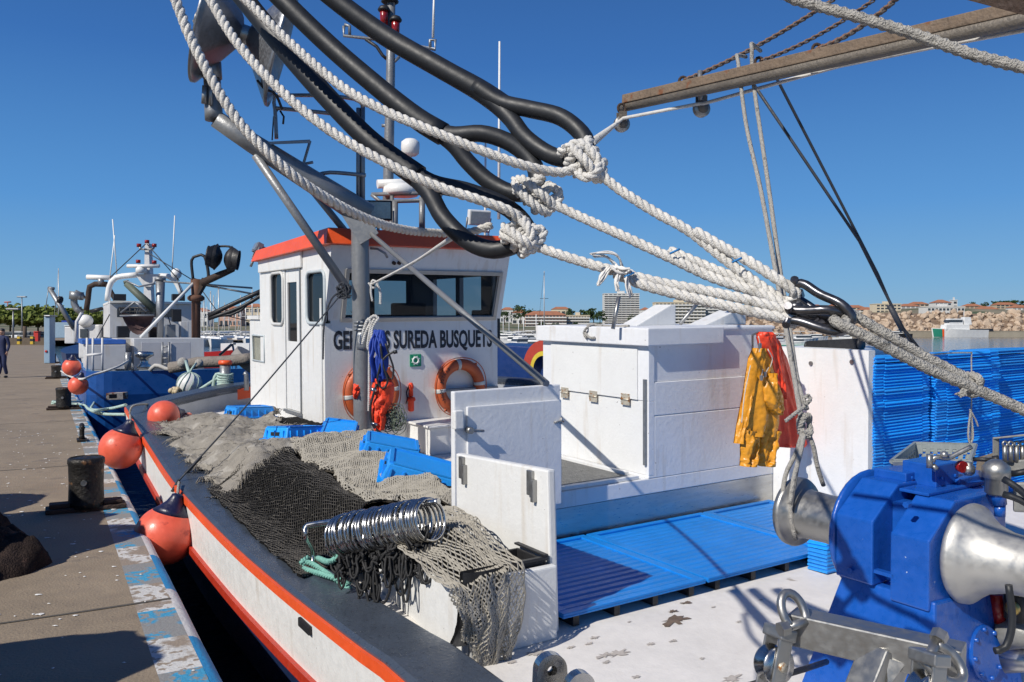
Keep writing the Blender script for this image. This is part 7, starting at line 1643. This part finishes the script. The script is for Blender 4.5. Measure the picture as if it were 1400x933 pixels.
for P in (((235, 378), (239, 295)), ((148, 398), (157, 322)), ((160, 378), (154, 300))): m = MB(); m.tube([tq(*P[0], 26), tq(*P[1], 26)], .018, 5); m.build('aerial', white_far, tr)
m = MB(); m.lathe([(.05, -.1), (.14, 0), (.16, .1), (.1, .2), (.02, .24)], Matrix.Translation(tq(241, 378, 25)), 12); m.build('dome', white_far, tr)
m = MB(); m.tube([tq(268, 498, 21.5), tq(268, 412, 21.5), tq(269, 382, 21.5)], [.11, .11, .15], 12); m.lathe([(.15, -.08), (.21, -.03), (.21, .03), (.15, .08)], Matrix.Translation(tq(268, 408, 21.5)), 14); m.build('crane_column', pm('brown_rusty_column', (.13, .06, .035), .8, var=.4, sc=4, bump=.2), tr)
m = MB(); m.prism([tq(263, 380, 21.4), tq(281, 386, 21.4), tq(270, 405, 21.4)], (0, .2, 0)); m.tube([tq(276, 387, 21.4), tq(303, 375, 21.3), tq(317, 369, 21.3), tq(317, 352, 21.3)], [.10, .09, .085, .08], 10); m.build('crane_arm', rustdark, tr)
for s in (-1, 1): m = MB(); sheave(m, axisM(tq(305, 353, 21.2), V((1, .2, -.15))), s, .25); m.build('hauler_disc', dark, tr)
m = MB(); m.tube(spline([tq(x, y, 21.2) for x, y in ((288, 347), (289, 340), (302, 337), (316, 338), (317, 344))], .1), .03, 6); m.tube(spline([tq(x, y, 21.4) for x, y in ((264, 383), (262, 356), (270, 350), (280, 351), (285, 380), (276, 382))], .1), .04, 6); m.build('guard_hoop', dark, tr)
m = MB(); m.tube([tq(192, 462, 20.4), tq(264, 388, 21.4)], .04, 8); m.build('brace', white_far, tr)
m = MB(); m.tube([tq(173, 388, 22), tq(212, 424, 22)], [.09, .12], 8); m.tube([tq(173, 388, 22), tq(172, 384, 22)], .07, 8); m.build('derrick', pm('olive_derrick', (.09, .11, .08), .6, var=.3), tr)
m = MB(); m.tube([tq(219, 462, 21.8), tq(219, 384, 21.8)], [.08, .12], 10); m.tube([tq(219, 384, 21.8), tq(219, 380, 21.8)], .14, 10); m.build('winch_post', galv, tr)
m = MB(); m.grid(lambda u, v: tq(165+46*u, 428+28*v*(1-abs(2*u-1)**2)+4*u, 21.6)+V((0, .35*math.sin(PI*u)*math.sin(PI*v), .03*fbm(u*6, v*6))), 20, 12); m.build('hung_net', pm('maroon_net', (.10, .06, .06), .9, var=.4, sc=6, bump=.5), tr)
for P in (((165, 428), (184, 413), (200, 426)), ((184, 413), (196, 421)), ((172, 384), (190, 392), (212, 388)), ((164, 432), (210, 431)), ((224, 385), (345, 394)), ((280, 390), (346, 402))): m = MB(); m.tube([tq(x, y, 21.5) for x, y in P], .025, 5); m.build('stay', galv, tr)
m = MB(); m.lathe([(.14, 0), (.16, .05), (.09, .12), (.09, .22), (.2, .28), (.2, .36), (.1, .38)], Matrix.Translation(tq(197, 504, 18.7)), 16); m.build('capstan', chrome, tr)
m = MB(); m.tube([tq(175, 506, 18.4), tq(175, 482, 18.4)], .075, 10); m.build('bitt', galv, tr)
for x in (119, 127, 140): m = MB(); m.tube([tq(x, 508, 18.4), tq(x, 462, 18.4)], .025, 5); m.build('rail_post', tw, tr)
m = MB(); m.tube([tq(104, 468, 19.5), tq(105, 440, 19.5), tq(112, 428, 19.5)], .04, 6); m.tube([tq(118, 486, 18.4), tq(140, 484, 18.4)], .03, 6); m.build('guard_rail', tw, tr)
m = MB(); m.tube(spline([tq(x, y, 17.9) for x, y in ((232, 503), (248, 501), (268, 496), (290, 495), (310, 494), (345, 490))], .2), .12, 8); m.build('rolled_net', pm('brown_rolled_net', (.24, .21, .18), .9, var=.3, sc=5, bump=.8, bsc=30), tr)
m = MB(); m.tube([tq(336, 500, 18.5), tq(345, 489, 18.5)], .4, 12); m.build('net_drum', pm('faded_canvas', (.28, .26, .24), .9, var=.3, bump=.3), tr)
m = MB(); m.tube(spline([tq(x, y, 21.5) for x, y in ((285, 432), (320, 415), (362, 396))], .3), .06, 6); m.tube(spline([tq(x, y, 21.5) for x, y in ((285, 436), (330, 420), (365, 399))], .3), .05, 6); m.tube(spline([tq(x, y, 21.5) for x, y in ((300, 432), (325, 428), (346, 408))], .3), .035, 6); m.build('cargo_derrick', dark, tr)
for k in range(9): m = MB(); m.tube([tq(164+7*k, 431, 24.4), tq(164+7*k, 421, 24.4)], .02, 5); m.build('rail_post', dark, tr)
m = MB(); m.tube([tq(162, 421, 24.4), tq(222, 421, 24.4)], .025, 6); m.tube([tq(162, 426, 24.4), tq(222, 426, 24.4)], .018, 6); m.build('rail', dark, tr)
facebox(161, 174, 446, 462, 23.6, .5, dark, 'gear_box'); facebox(228, 238, 444, 462, 22.4, .4, galv, 'gear_box'); facebox(247, 256, 440, 462, 22.6, .4, tw, 'gear_box'); facebox(205, 214, 447, 462, 22.0, .4, rustdark, 'gear_box')
for P in (((199, 334), (150, 380)), ((201, 334), (245, 384)), ((201, 345), (268, 386)), ((190, 420), (175, 460)), ((228, 426), (238, 462)), ((150, 430), (128, 470)), ((268, 386), (300, 430), (344, 440)), ((240, 376), (252, 412))): m = MB(); m.tube([tq(x, y, 22.6) for x, y in P], .014, 5); m.build('stay', ropedark, tr)
m = MB(); m.tube(spline([tq(x, y, 18.2) for x, y in ((205, 507), (212, 500), (222, 502), (228, 505), (240, 503), (246, 499))], .08), .045, 7); m.build('deck_hose', pm('pale_hose', (.5, .48, .44), .7, var=.2), tr)
m = MB(); m.tube(spline([tq(x, y, 18.6) for x, y in ((171, 504), (176, 497), (181, 500), (178, 505), (172, 502))], .05), .035, 6); m.build('rope_coil', ropew, tr)
# --- buoys and lines between the boats
bc = Wp(259, 526, 15.2); t = thing('white_buoy', 'round white buoy in a net hung on the blue hull', 'buoy', bc); m = MB(); m.ball(bc, .215, 18); m.build('buoy_ball', buoywhite, t)
m = MB()
for k in range(6): a = PI*k/6; m.tube(spline([bc+V((.223*math.sin(b)*math.cos(a+.5*math.cos(b)), .223*math.sin(b)*math.sin(a+.5*math.cos(b)), .223*math.cos(b))) for b in [2*PI*i/24 for i in range(24)]], .03, True), .007, 4, closed=True)
m.tube([bc+V((0, 0, .2)), Wp(258, 508, 15.2), Wp(254, 494, 16.5)], .03, 6); m.tube([bc+V((0, 0, .2)), Wp(262, 505, 15.2), Wp(268, 497, 16.5)], .02, 6); m.build('buoy_net', ropegreen, t)
m = MB(); m.ball(Wp(250, 496, 17.2), .11, 10); m.ball(Wp(272, 497, 17.4), .09, 10); tag(m.build('rope_bundle', ropeg), 'small pale rope bundles on the blue rail above the white buoy', 'rope')
rg = random.Random(9)
for k in range(14): m = MB(); m.ball(Wp(238+rg.uniform(-6, 6), 537+rg.uniform(-5, 4), 15+rg.uniform(-.1, .1)), .045, 8); tag(m.build('net_float', pm('cream_float', (.55, .45, .28), .6, var=.2)), ORD[k]+' small cream net float in the cluster left of the white buoy', 'float', 'cream net floats')
fq = 'round orange fenders'
fender(Wp(98, 502, 19.2), .20, V((.1, 0, 1)), 'bright orange fender squeezed between quay and trawler, above the red one', None, fq); fender(Wp(107, 527, 16.9), .19, V((.3, 0, 1)), 'deep red fender at the trawler corner beside the third bollard', None, fq)
m = MB(); cc = Wp(308, 548, 13.6); m.tube([Wp(308, 575, 13.6), Wp(308, 496, 13.6)], .085, 14); o = thing('bow_bitt', 'grey mooring bitt with orange top wrapped in green rope at the bow', 'bitt', Wp(308, 575, 13.6)); m.build('post', galv, o)
m = MB(); m.lathe([(.105, -.03), (.11, 0), (.10, .035), (.02, .04)], Matrix.Translation(Wp(308, 496, 13.6)), 16); m.build('cap', orange, o)
m = MB()
for k in range(7): m.tube(spline([Wp(308, 512+3.2*k, 13.6)+V((.115*math.cos(a), .115*math.sin(a), .012*math.sin(a*2+k))) for a in [2*PI*i/14 for i in range(14)]], .03, True), .02, 6, closed=True)
m.build('rope_turns', ropegreen, o)
m = MB(); m.tube(spline([Wp(x, y, 13.6) for x, y in ((304, 512), (296, 512), (292, 525), (291, 560))], .05), .028, 6); m.tube(spline([Wp(x, y, 13.6) for x, y in ((304, 513), (285, 525), (262, 540))], .05), .024, 6); m.tube(spline([Wp(x, y, 13.6) for x, y in ((300, 530), (285, 534), (274, 538))], .05), .024, 6); m.tube([Wp(302, 525, 13.6), Wp(303, 545, 13.6), Wp(305, 560, 13.6)], .024, 6); tag(m.build('bow_rope', ropegreen), 'pale green rope trailing from the bow bitt over the bulwark', 'rope')
m = MB(); m.tube([Wp(337, 534, 13), Wp(337, 512, 13), Wp(334, 510, 13)], .04, 8); tag(m.build('bow_pipe', galv), 'short bent grey pipe on the bow rail', 'pipe')
bp2 = gnd(84, 555)
m = MB(); m.tube(spline([bp2+V((.16, -.1, .1)), bp2+V((.6, .2, .08)), Wp(125, 560, 12.4), Wp(150, 559, 12.2), Wp(172, 554, 11.6)], .1), .022, 7); m.tube(spline([bp2+V((-.1, -.16, .06)), bp2+V((.5, -.1, .04)), Wp(122, 560, 12.3), Wp(140, 566, 12), Wp(172, 567, 11.4)], .1), .022, 7)
m.tube(spline([bp2+V((.19*math.cos(a), .19*math.sin(a), .05+.03*(i % 3))) for i, a in enumerate([2*PI*k/10 for k in range(20)])], .05), .02, 6); tag(m.build('mooring_line', ropegreen), 'pair of pale green mooring lines from the second bollard to our bow', 'rope')
b3 = gnd(76, 514); m = MB(); m.tube(spline([b3+V((.15, 0, .2)), Wp(105, 518, 17.3), Wp(130, 512, 17.3), Wp(160, 502, 17.6), Wp(176, 493, 18.3)], .1), .024, 7); tag(m.build('mooring_line', ropew), 'pale mooring line from the third bollard over the trawler rail', 'rope')
# --- second boat and clutter farther along the quay
def boat2(px, py, Y, L, B, H, hm_, label, name='fishing_boat'):
    p = Wp(px, py, Y); p.z = -1; t = thing(name, label, 'fishing boat', p); m = MB(); hullmesh(m, p, (Qd.x, Qd.y), L, B, H); m.build('hull', hm_, t); return t, p
t, p = boat2(160, 480, 31, 8, 2.4, 1.7, tw, 'white fishing boat with a domed cabin and dark hauler beyond the blue trawler')
Yb = 27.5
def part(pts, r, mat, nm, n=8): m = MB(); m.tube(spline([Wp(x, y, Yb) for x, y in pts], .2) if len(pts) > 2 else [Wp(x, y, Yb) for x, y in pts], r, n); return m.build(nm, mat, t)
m = MB(); a_, b_ = Wp(107, 490, Yb), Wp(136, 444, Yb); m.box((a_.x, a_.y, a_.z), (b_.x, a_.y+1.6, b_.z)); m.build('cabin', tw, t, bevel=.05)
m = MB(); m.ball(Wp(117, 439, Yb), .23, 14, sc=(1, 1, .9)); m.build('cabin_dome', white_far, t); m = MB(); a_, b_ = Wp(110, 462, Yb-.02), Wp(120, 450, Yb-.02); m.box((a_.x, a_.y-.03, a_.z), (b_.x, a_.y, b_.z)); m.build('window', winm, t)
part(((118, 425), (121, 405), (124, 390), (146, 389)), .09, rustdark, 'gallows'); part(((146, 389), (152, 400), (158, 410)), .08, rustdark, 'gallows'); part(((119, 379), (154, 380)), .08, white_far, 'radar_bar'); part(((138, 390), (138, 381)), .1, galv, 'radar_post')
part(((112, 428), (103, 420), (101, 406), (108, 400), (113, 409)), .11, galv, 'hauler_arm'); part(((104, 410), (105, 399)), .22, galv, 'hauler_wheel', 12); part(((124, 426), (140, 422)), .06, dark, 'pipe')
t, p = boat2(114, 470, 48, 9, 2.3, 1.5, navy, 'dark hulled boat with a slanting pale boom farthest along the quay'); Yb = 44
part(((68, 395), (101, 449)), .13, galv, 'boom'); part(((66, 394), (74, 395)), .08, galv, 'boom_head'); part(((80, 410), (84, 411)), .2, dark, 'boom_block'); part(((66, 396), (62, 425)), .02, galv, 'stay'); part(((72, 396), (78, 428)), .02, galv, 'stay')
m = MB(); a_, b_ = Wp(88, 470, Yb), Wp(102, 447, Yb); m.box((a_.x, a_.y, a_.z), (b_.x, a_.y+2, b_.z)); m.build('cabin', tw, t, bevel=.05)
# service pedestal, fire box, striped posts, cars, lamp posts, container
def simple(nm, label, cat, boxes, grp=None):
    t = None
    for part_, (px0, px1, py0, py1, Y, dep), mat in boxes:
        p, q = Wp(px0, py1, Y), Wp(px1, py0, Y)
        if t is None: t = thing(nm, label, cat, V(((p.x+q.x)/2, Y, p.z)), grp)
        m = MB(); m.box((p.x, Y, p.z), (q.x, Y+dep, q.z)); m.build(part_, mat, t, bevel=.02)
    return t
paleblue = pm('pale_blue_metal', (.25, .36, .46), .5, var=.15); yel = pm('yellow_paint', (.6, .4, .03), .5, var=.1); firer = pm('red_box', (.5, .03, .02), .45, var=.1)
simple('service_pedestal', 'pale blue service pedestal on the quay before the second boat', 'pedestal', [('column', (60, 68, 433, 497, 24, .3), paleblue), ('cap', (59.5, 68.5, 431, 433, 23.95, .4), galv), ('meter', (61, 64, 479, 482, 23.97, .03), firer)])
simple('fire_box', 'red fire hose box standing by the far quay fence', 'fire box', [('box', (46, 52, 454, 467, 95, .5), firer), ('lid', (45.8, 52.2, 453, 454, 94.9, .7), firer)])
for i, px in enumerate((25, 43)):
    t = simple('striped_post', ['yellow and black striped post left of the tree trunk', 'yellow and black striped post left of the red fire box'][i], 'post', [('post_base', (px-2, px+2, 467, 471, 92, .4), yel), ('post_band', (px-2.2, px+2.2, 463.5, 467, 92, .4), dark), ('post_top', (px-2, px+2, 460.5, 463.4, 92, .4), yel)], 'striped posts at the far quay')
simple('blue_container', 'light blue container stacked with gear beyond the second boat', 'container', [('box', (72, 95, 441, 462, 75, 3), paleblue), ('tarp', (84, 96, 438.5, 441, 75, 3), strapblue)])
simple('grey_shed', 'small grey cabin standing behind the dark hulled boat', 'shed', [('wall', (88, 99, 446, 455, 60, 2), galv), ('roof', (87.5, 99.5, 445.2, 446, 59.9, 2.2), white_far)])
cm = [white_far, pm('grey_car', (.2, .2, .21), .35, bump=0), pm('dark_car', (.03, .03, .035), .35, bump=0)]
for i, px in enumerate((-6, 6, 19, 29, 40, 54)):
    Y = 140; p = V(((px-700)/F*Y, Y, .02)); t = thing('parked_car', ['white', 'grey', 'dark'][i % 3]+' car parked under the pines '+['at the left edge', 'behind the person', 'left of the striped posts', 'between the striped posts', 'behind the red fire box', 'left of the pedestal'][i], 'car', p, 'cars parked under the pines')
    m = MB(); m.box((p.x-.9, Y-2.1, .35), (p.x+.9, Y+2.1, .95)); m.box((p.x-.8, Y-1.2, .951), (p.x+.8, Y+1.4, 1.5)); m.build('body', cm[i % 3], t, bevel=.12)
    m = MB(); m.box((p.x-.7, Y-1.28, 1.0), (p.x+.7, Y-1.20, 1.4)); m.build('windscreen', winm, t)
    for a in (-.8, .8):
        for b in (-1.3, 1.3): m = MB(); m.tube([V((p.x+a-.1, Y+b, .34)), V((p.x+a+.1, Y+b, .34))], .33, 14); m.build('wheel', dark, t)
for px, pyt, Y in ((30, 407, 170), (18, 424, 120)):
    m = MB(); p = V(((px-700)/F*Y, Y, 0)); z = EYE-(pyt-HOR)/F*Y; m.tube([p, V((p.x, Y, z))], [.16, .09], 8); t = thing('street_lamp', 'tall grey lamp post with a flat head above the pines' if px == 30 else 'shorter grey lamp post in front of the pines', 'street lamp', p); m.build('post', galv, t); m = MB(); m.box((p.x-.9, Y-.3, z), (p.x+.9, Y+.3, z+.25)); m.build('lamp_head', galv, t, bevel=.05)
m = MB(); p = V(((34-700)/F*100, 100, 0)); m.tube([p, p+V((0, 0, 2.2))], .22, 8); tag(m.build('tree_stump', barkm), 'bare dark tree trunk between the striped posts', 'trunk')
m = MB(); q = Wp(10, 412, 900); m.tube([q, q+V((0, 0, 8))] if 0 else [Wp(6, 413.5, 600), Wp(15, 413.2, 600)], .5, 6); m.tube([Wp(10.5, 413.5, 600), Wp(10.5, 440, 600)], .35, 6); tag(m.build('tower_crane', pm('crane_red', (.4, .12, .08), .6, bump=0)), 'distant reddish tower crane above the pines at the left', 'crane')
m = MB(); p, q = Wp(-60, 471, 98), Wp(62, 471, 98); m.box((p.x, 98, 0), (q.x, 98.3, .85)); tag(m.build('low_wall', pm('brown_wall', (.13, .10, .07), .9, var=.3, bump=0)), 'low brown wall across the far end of the quay', 'wall')
m = MB(); p = Wp(12, 460, 70); m.add([p+V((-9, 0, -.55)), p+V((3.2, 0, -.55)), p+V((4.5, -6, -.6)), p+V((-9, -6, -.6))], [(0, 1, 2, 3)]) if 0 else None
# --- neighbouring blue boat beyond our wheelhouse
nbp = Wp(725, 474, 15.5); nb_ = thing('blue_boat', 'dark blue hull with a painted red and yellow arch seen between wheelhouse and deckhouse', 'boat', V((nbp.x, nbp.y, -1)))
P0, P1 = Wp(676, 471, 15.8), Wp(800, 478, 14.6); m = MB(); dp = V((.3, 2.2, 0))
m.hexa([V((P0.x, P0.y, -1.3)), V((P1.x, P1.y, -1.3)), V((P1.x, P1.y, -1.3))+dp, V((P0.x, P0.y, -1.3))+dp, P0, P1, P1+dp, P0+dp]); m.build('hull', pm('deep_blue_hull', (.006, .03, .14), .4, var=.15, sc=2), nb_, bevel=.03)
Mh = axisM(Wp(746, 505, 15.0), (P1-P0).cross(V((0, 0, 1))), P1-P0)
for r0, r1, mt, nm in ((.27, .43, pm('arch_red', (.40, .045, .025), .5, bump=0), 'arch_red'), (.20, .268, pm('arch_yellow', (.6, .45, .04), .5, bump=0), 'arch_yellow')):
    m = MB(); vs = []
    for i in range(21):
        a = PI*i/20
        for r in (r0, r1): vs.append(Mh @ V((r*math.cos(a)*1.0, r*math.sin(a)*1.2*(1 if Mh.to_3x3()[2][1] > 0 else -1), .10)))
    m.add(vs, [(2*i, 2*i+1, 2*i+3, 2*i+2) for i in range(20)])
    m.build(nm, mt, nb_)
# --- the person walking on the quay ---------------------------------------------
def skinned(name, joints, edges, mat, parent, sub=1, root=0):
    me = bpy.data.meshes.new(name); me.from_pydata([tuple(V(j[0])-OFF[parent]) for j in joints], edges, []); o = bpy.data.objects.new(name, me); COL.objects.link(o); o.parent = parent; OFF[o] = OFF[parent]
    sk = o.modifiers.new('skin', 'SKIN'); sk.use_smooth_shade = True
    for i, j in enumerate(joints): me.skin_vertices[0].data[i].radius = (j[1], j[2] if len(j) > 2 else j[1]); me.skin_vertices[0].data[i].use_root = i == root
    ss = o.modifiers.new('sub', 'SUBSURF'); ss.levels = sub; ss.render_levels = sub
    me.materials.append(mat); return o
pp0 = gnd(2, 517); pr_ = thing('person', 'person in dark blue work clothes walking on the quay at the left edge', 'person', pp0)
def J(x, y, z): return pp0+V((x, y, z))
navyc = pm('navy_workwear', (.014, .022, .075), .8, var=.25, sc=8, bump=.3, bsc=30); skin = pm('skin', (.42, .24, .17), .5, var=.08)
js = [(J(0, 0, .92), .15, .12), (J(0, .01, 1.10), .145, .11), (J(.01, .02, 1.32), .17, .12), (J(.01, .03, 1.46), .10, .09), (J(.01, .03, 1.53), .055, .055),
      (J(.10, 0, .86), .10, .10), (J(.12, -.04, .50), .075, .075), (J(.13, .10, .12), .055, .055), (J(-.10, 0, .86), .10, .10), (J(-.10, .14, .50), .075, .075), (J(-.10, .02, .12), .055, .055),
      (J(.20, .02, 1.42), .065, .065), (J(.25, .04, 1.16), .05, .05), (J(.24, -.06, .94), .042, .042), (J(-.18, .02, 1.42), .065, .065), (J(-.24, .02, 1.16), .05, .05), (J(-.23, -.08, .96), .042, .042)]
skinned('clothed_body', js, [(0, 1), (1, 2), (2, 3), (3, 4), (0, 5), (5, 6), (6, 7), (0, 8), (8, 9), (9, 10), (3, 11), (11, 12), (12, 13), (3, 14), (14, 15), (15, 16)], navyc, pr_, 2)
m = MB(); hcn = J(.01, .02, 1.64); m.ball(hcn, .105, 14, sc=(.82, .95, 1.15)); m.ball(hcn+V((0, -.10, -.01)), .018, 6); m.tube([J(.01, .03, 1.48), J(.01, .025, 1.58)], .052, 10)
for s in (-1, 1): m.ball(hcn+V((s*.085, .01, 0)), .022, 6, sc=(.5, .8, 1.3))
m.build('head', skin, pr_)
m = MB(); m.lathe([(.09, .03), (.092, .07), (.07, .115), (.02, .135)], Matrix.Translation(hcn), 14); m.build('hair', dark, pr_)
for s, z in ((1, .90), (-1, .92)):
    hx = J(.24*s, -.07, z); m = MB(); m.ball(hx, .045, 8, sc=(.6, .9, 1.1))
    for k in range(4): m.tube([hx+V((0, -.028+.018*k, -.03)), hx+V((0, -.032+.018*k, -.075)), hx+V((-.01*s, -.028+.018*k, -.10))], [.010, .009, .007], 6)
    m.tube([hx+V((-.012*s, -.03, 0)), hx+V((-.02*s, -.055, -.035)), hx+V((-.02*s, -.06, -.055))], [.011, .010, .008], 6); m.build('hand', skin, pr_)
for s, y in ((.13, .10), (-.10, .02)):
    m = MB(); q = J(s, y, 0); m.ball(q+V((0, -.06, .045)), .05, 10, sc=(.9, 2.4, .85)); m.build('shoe', dark, pr_)
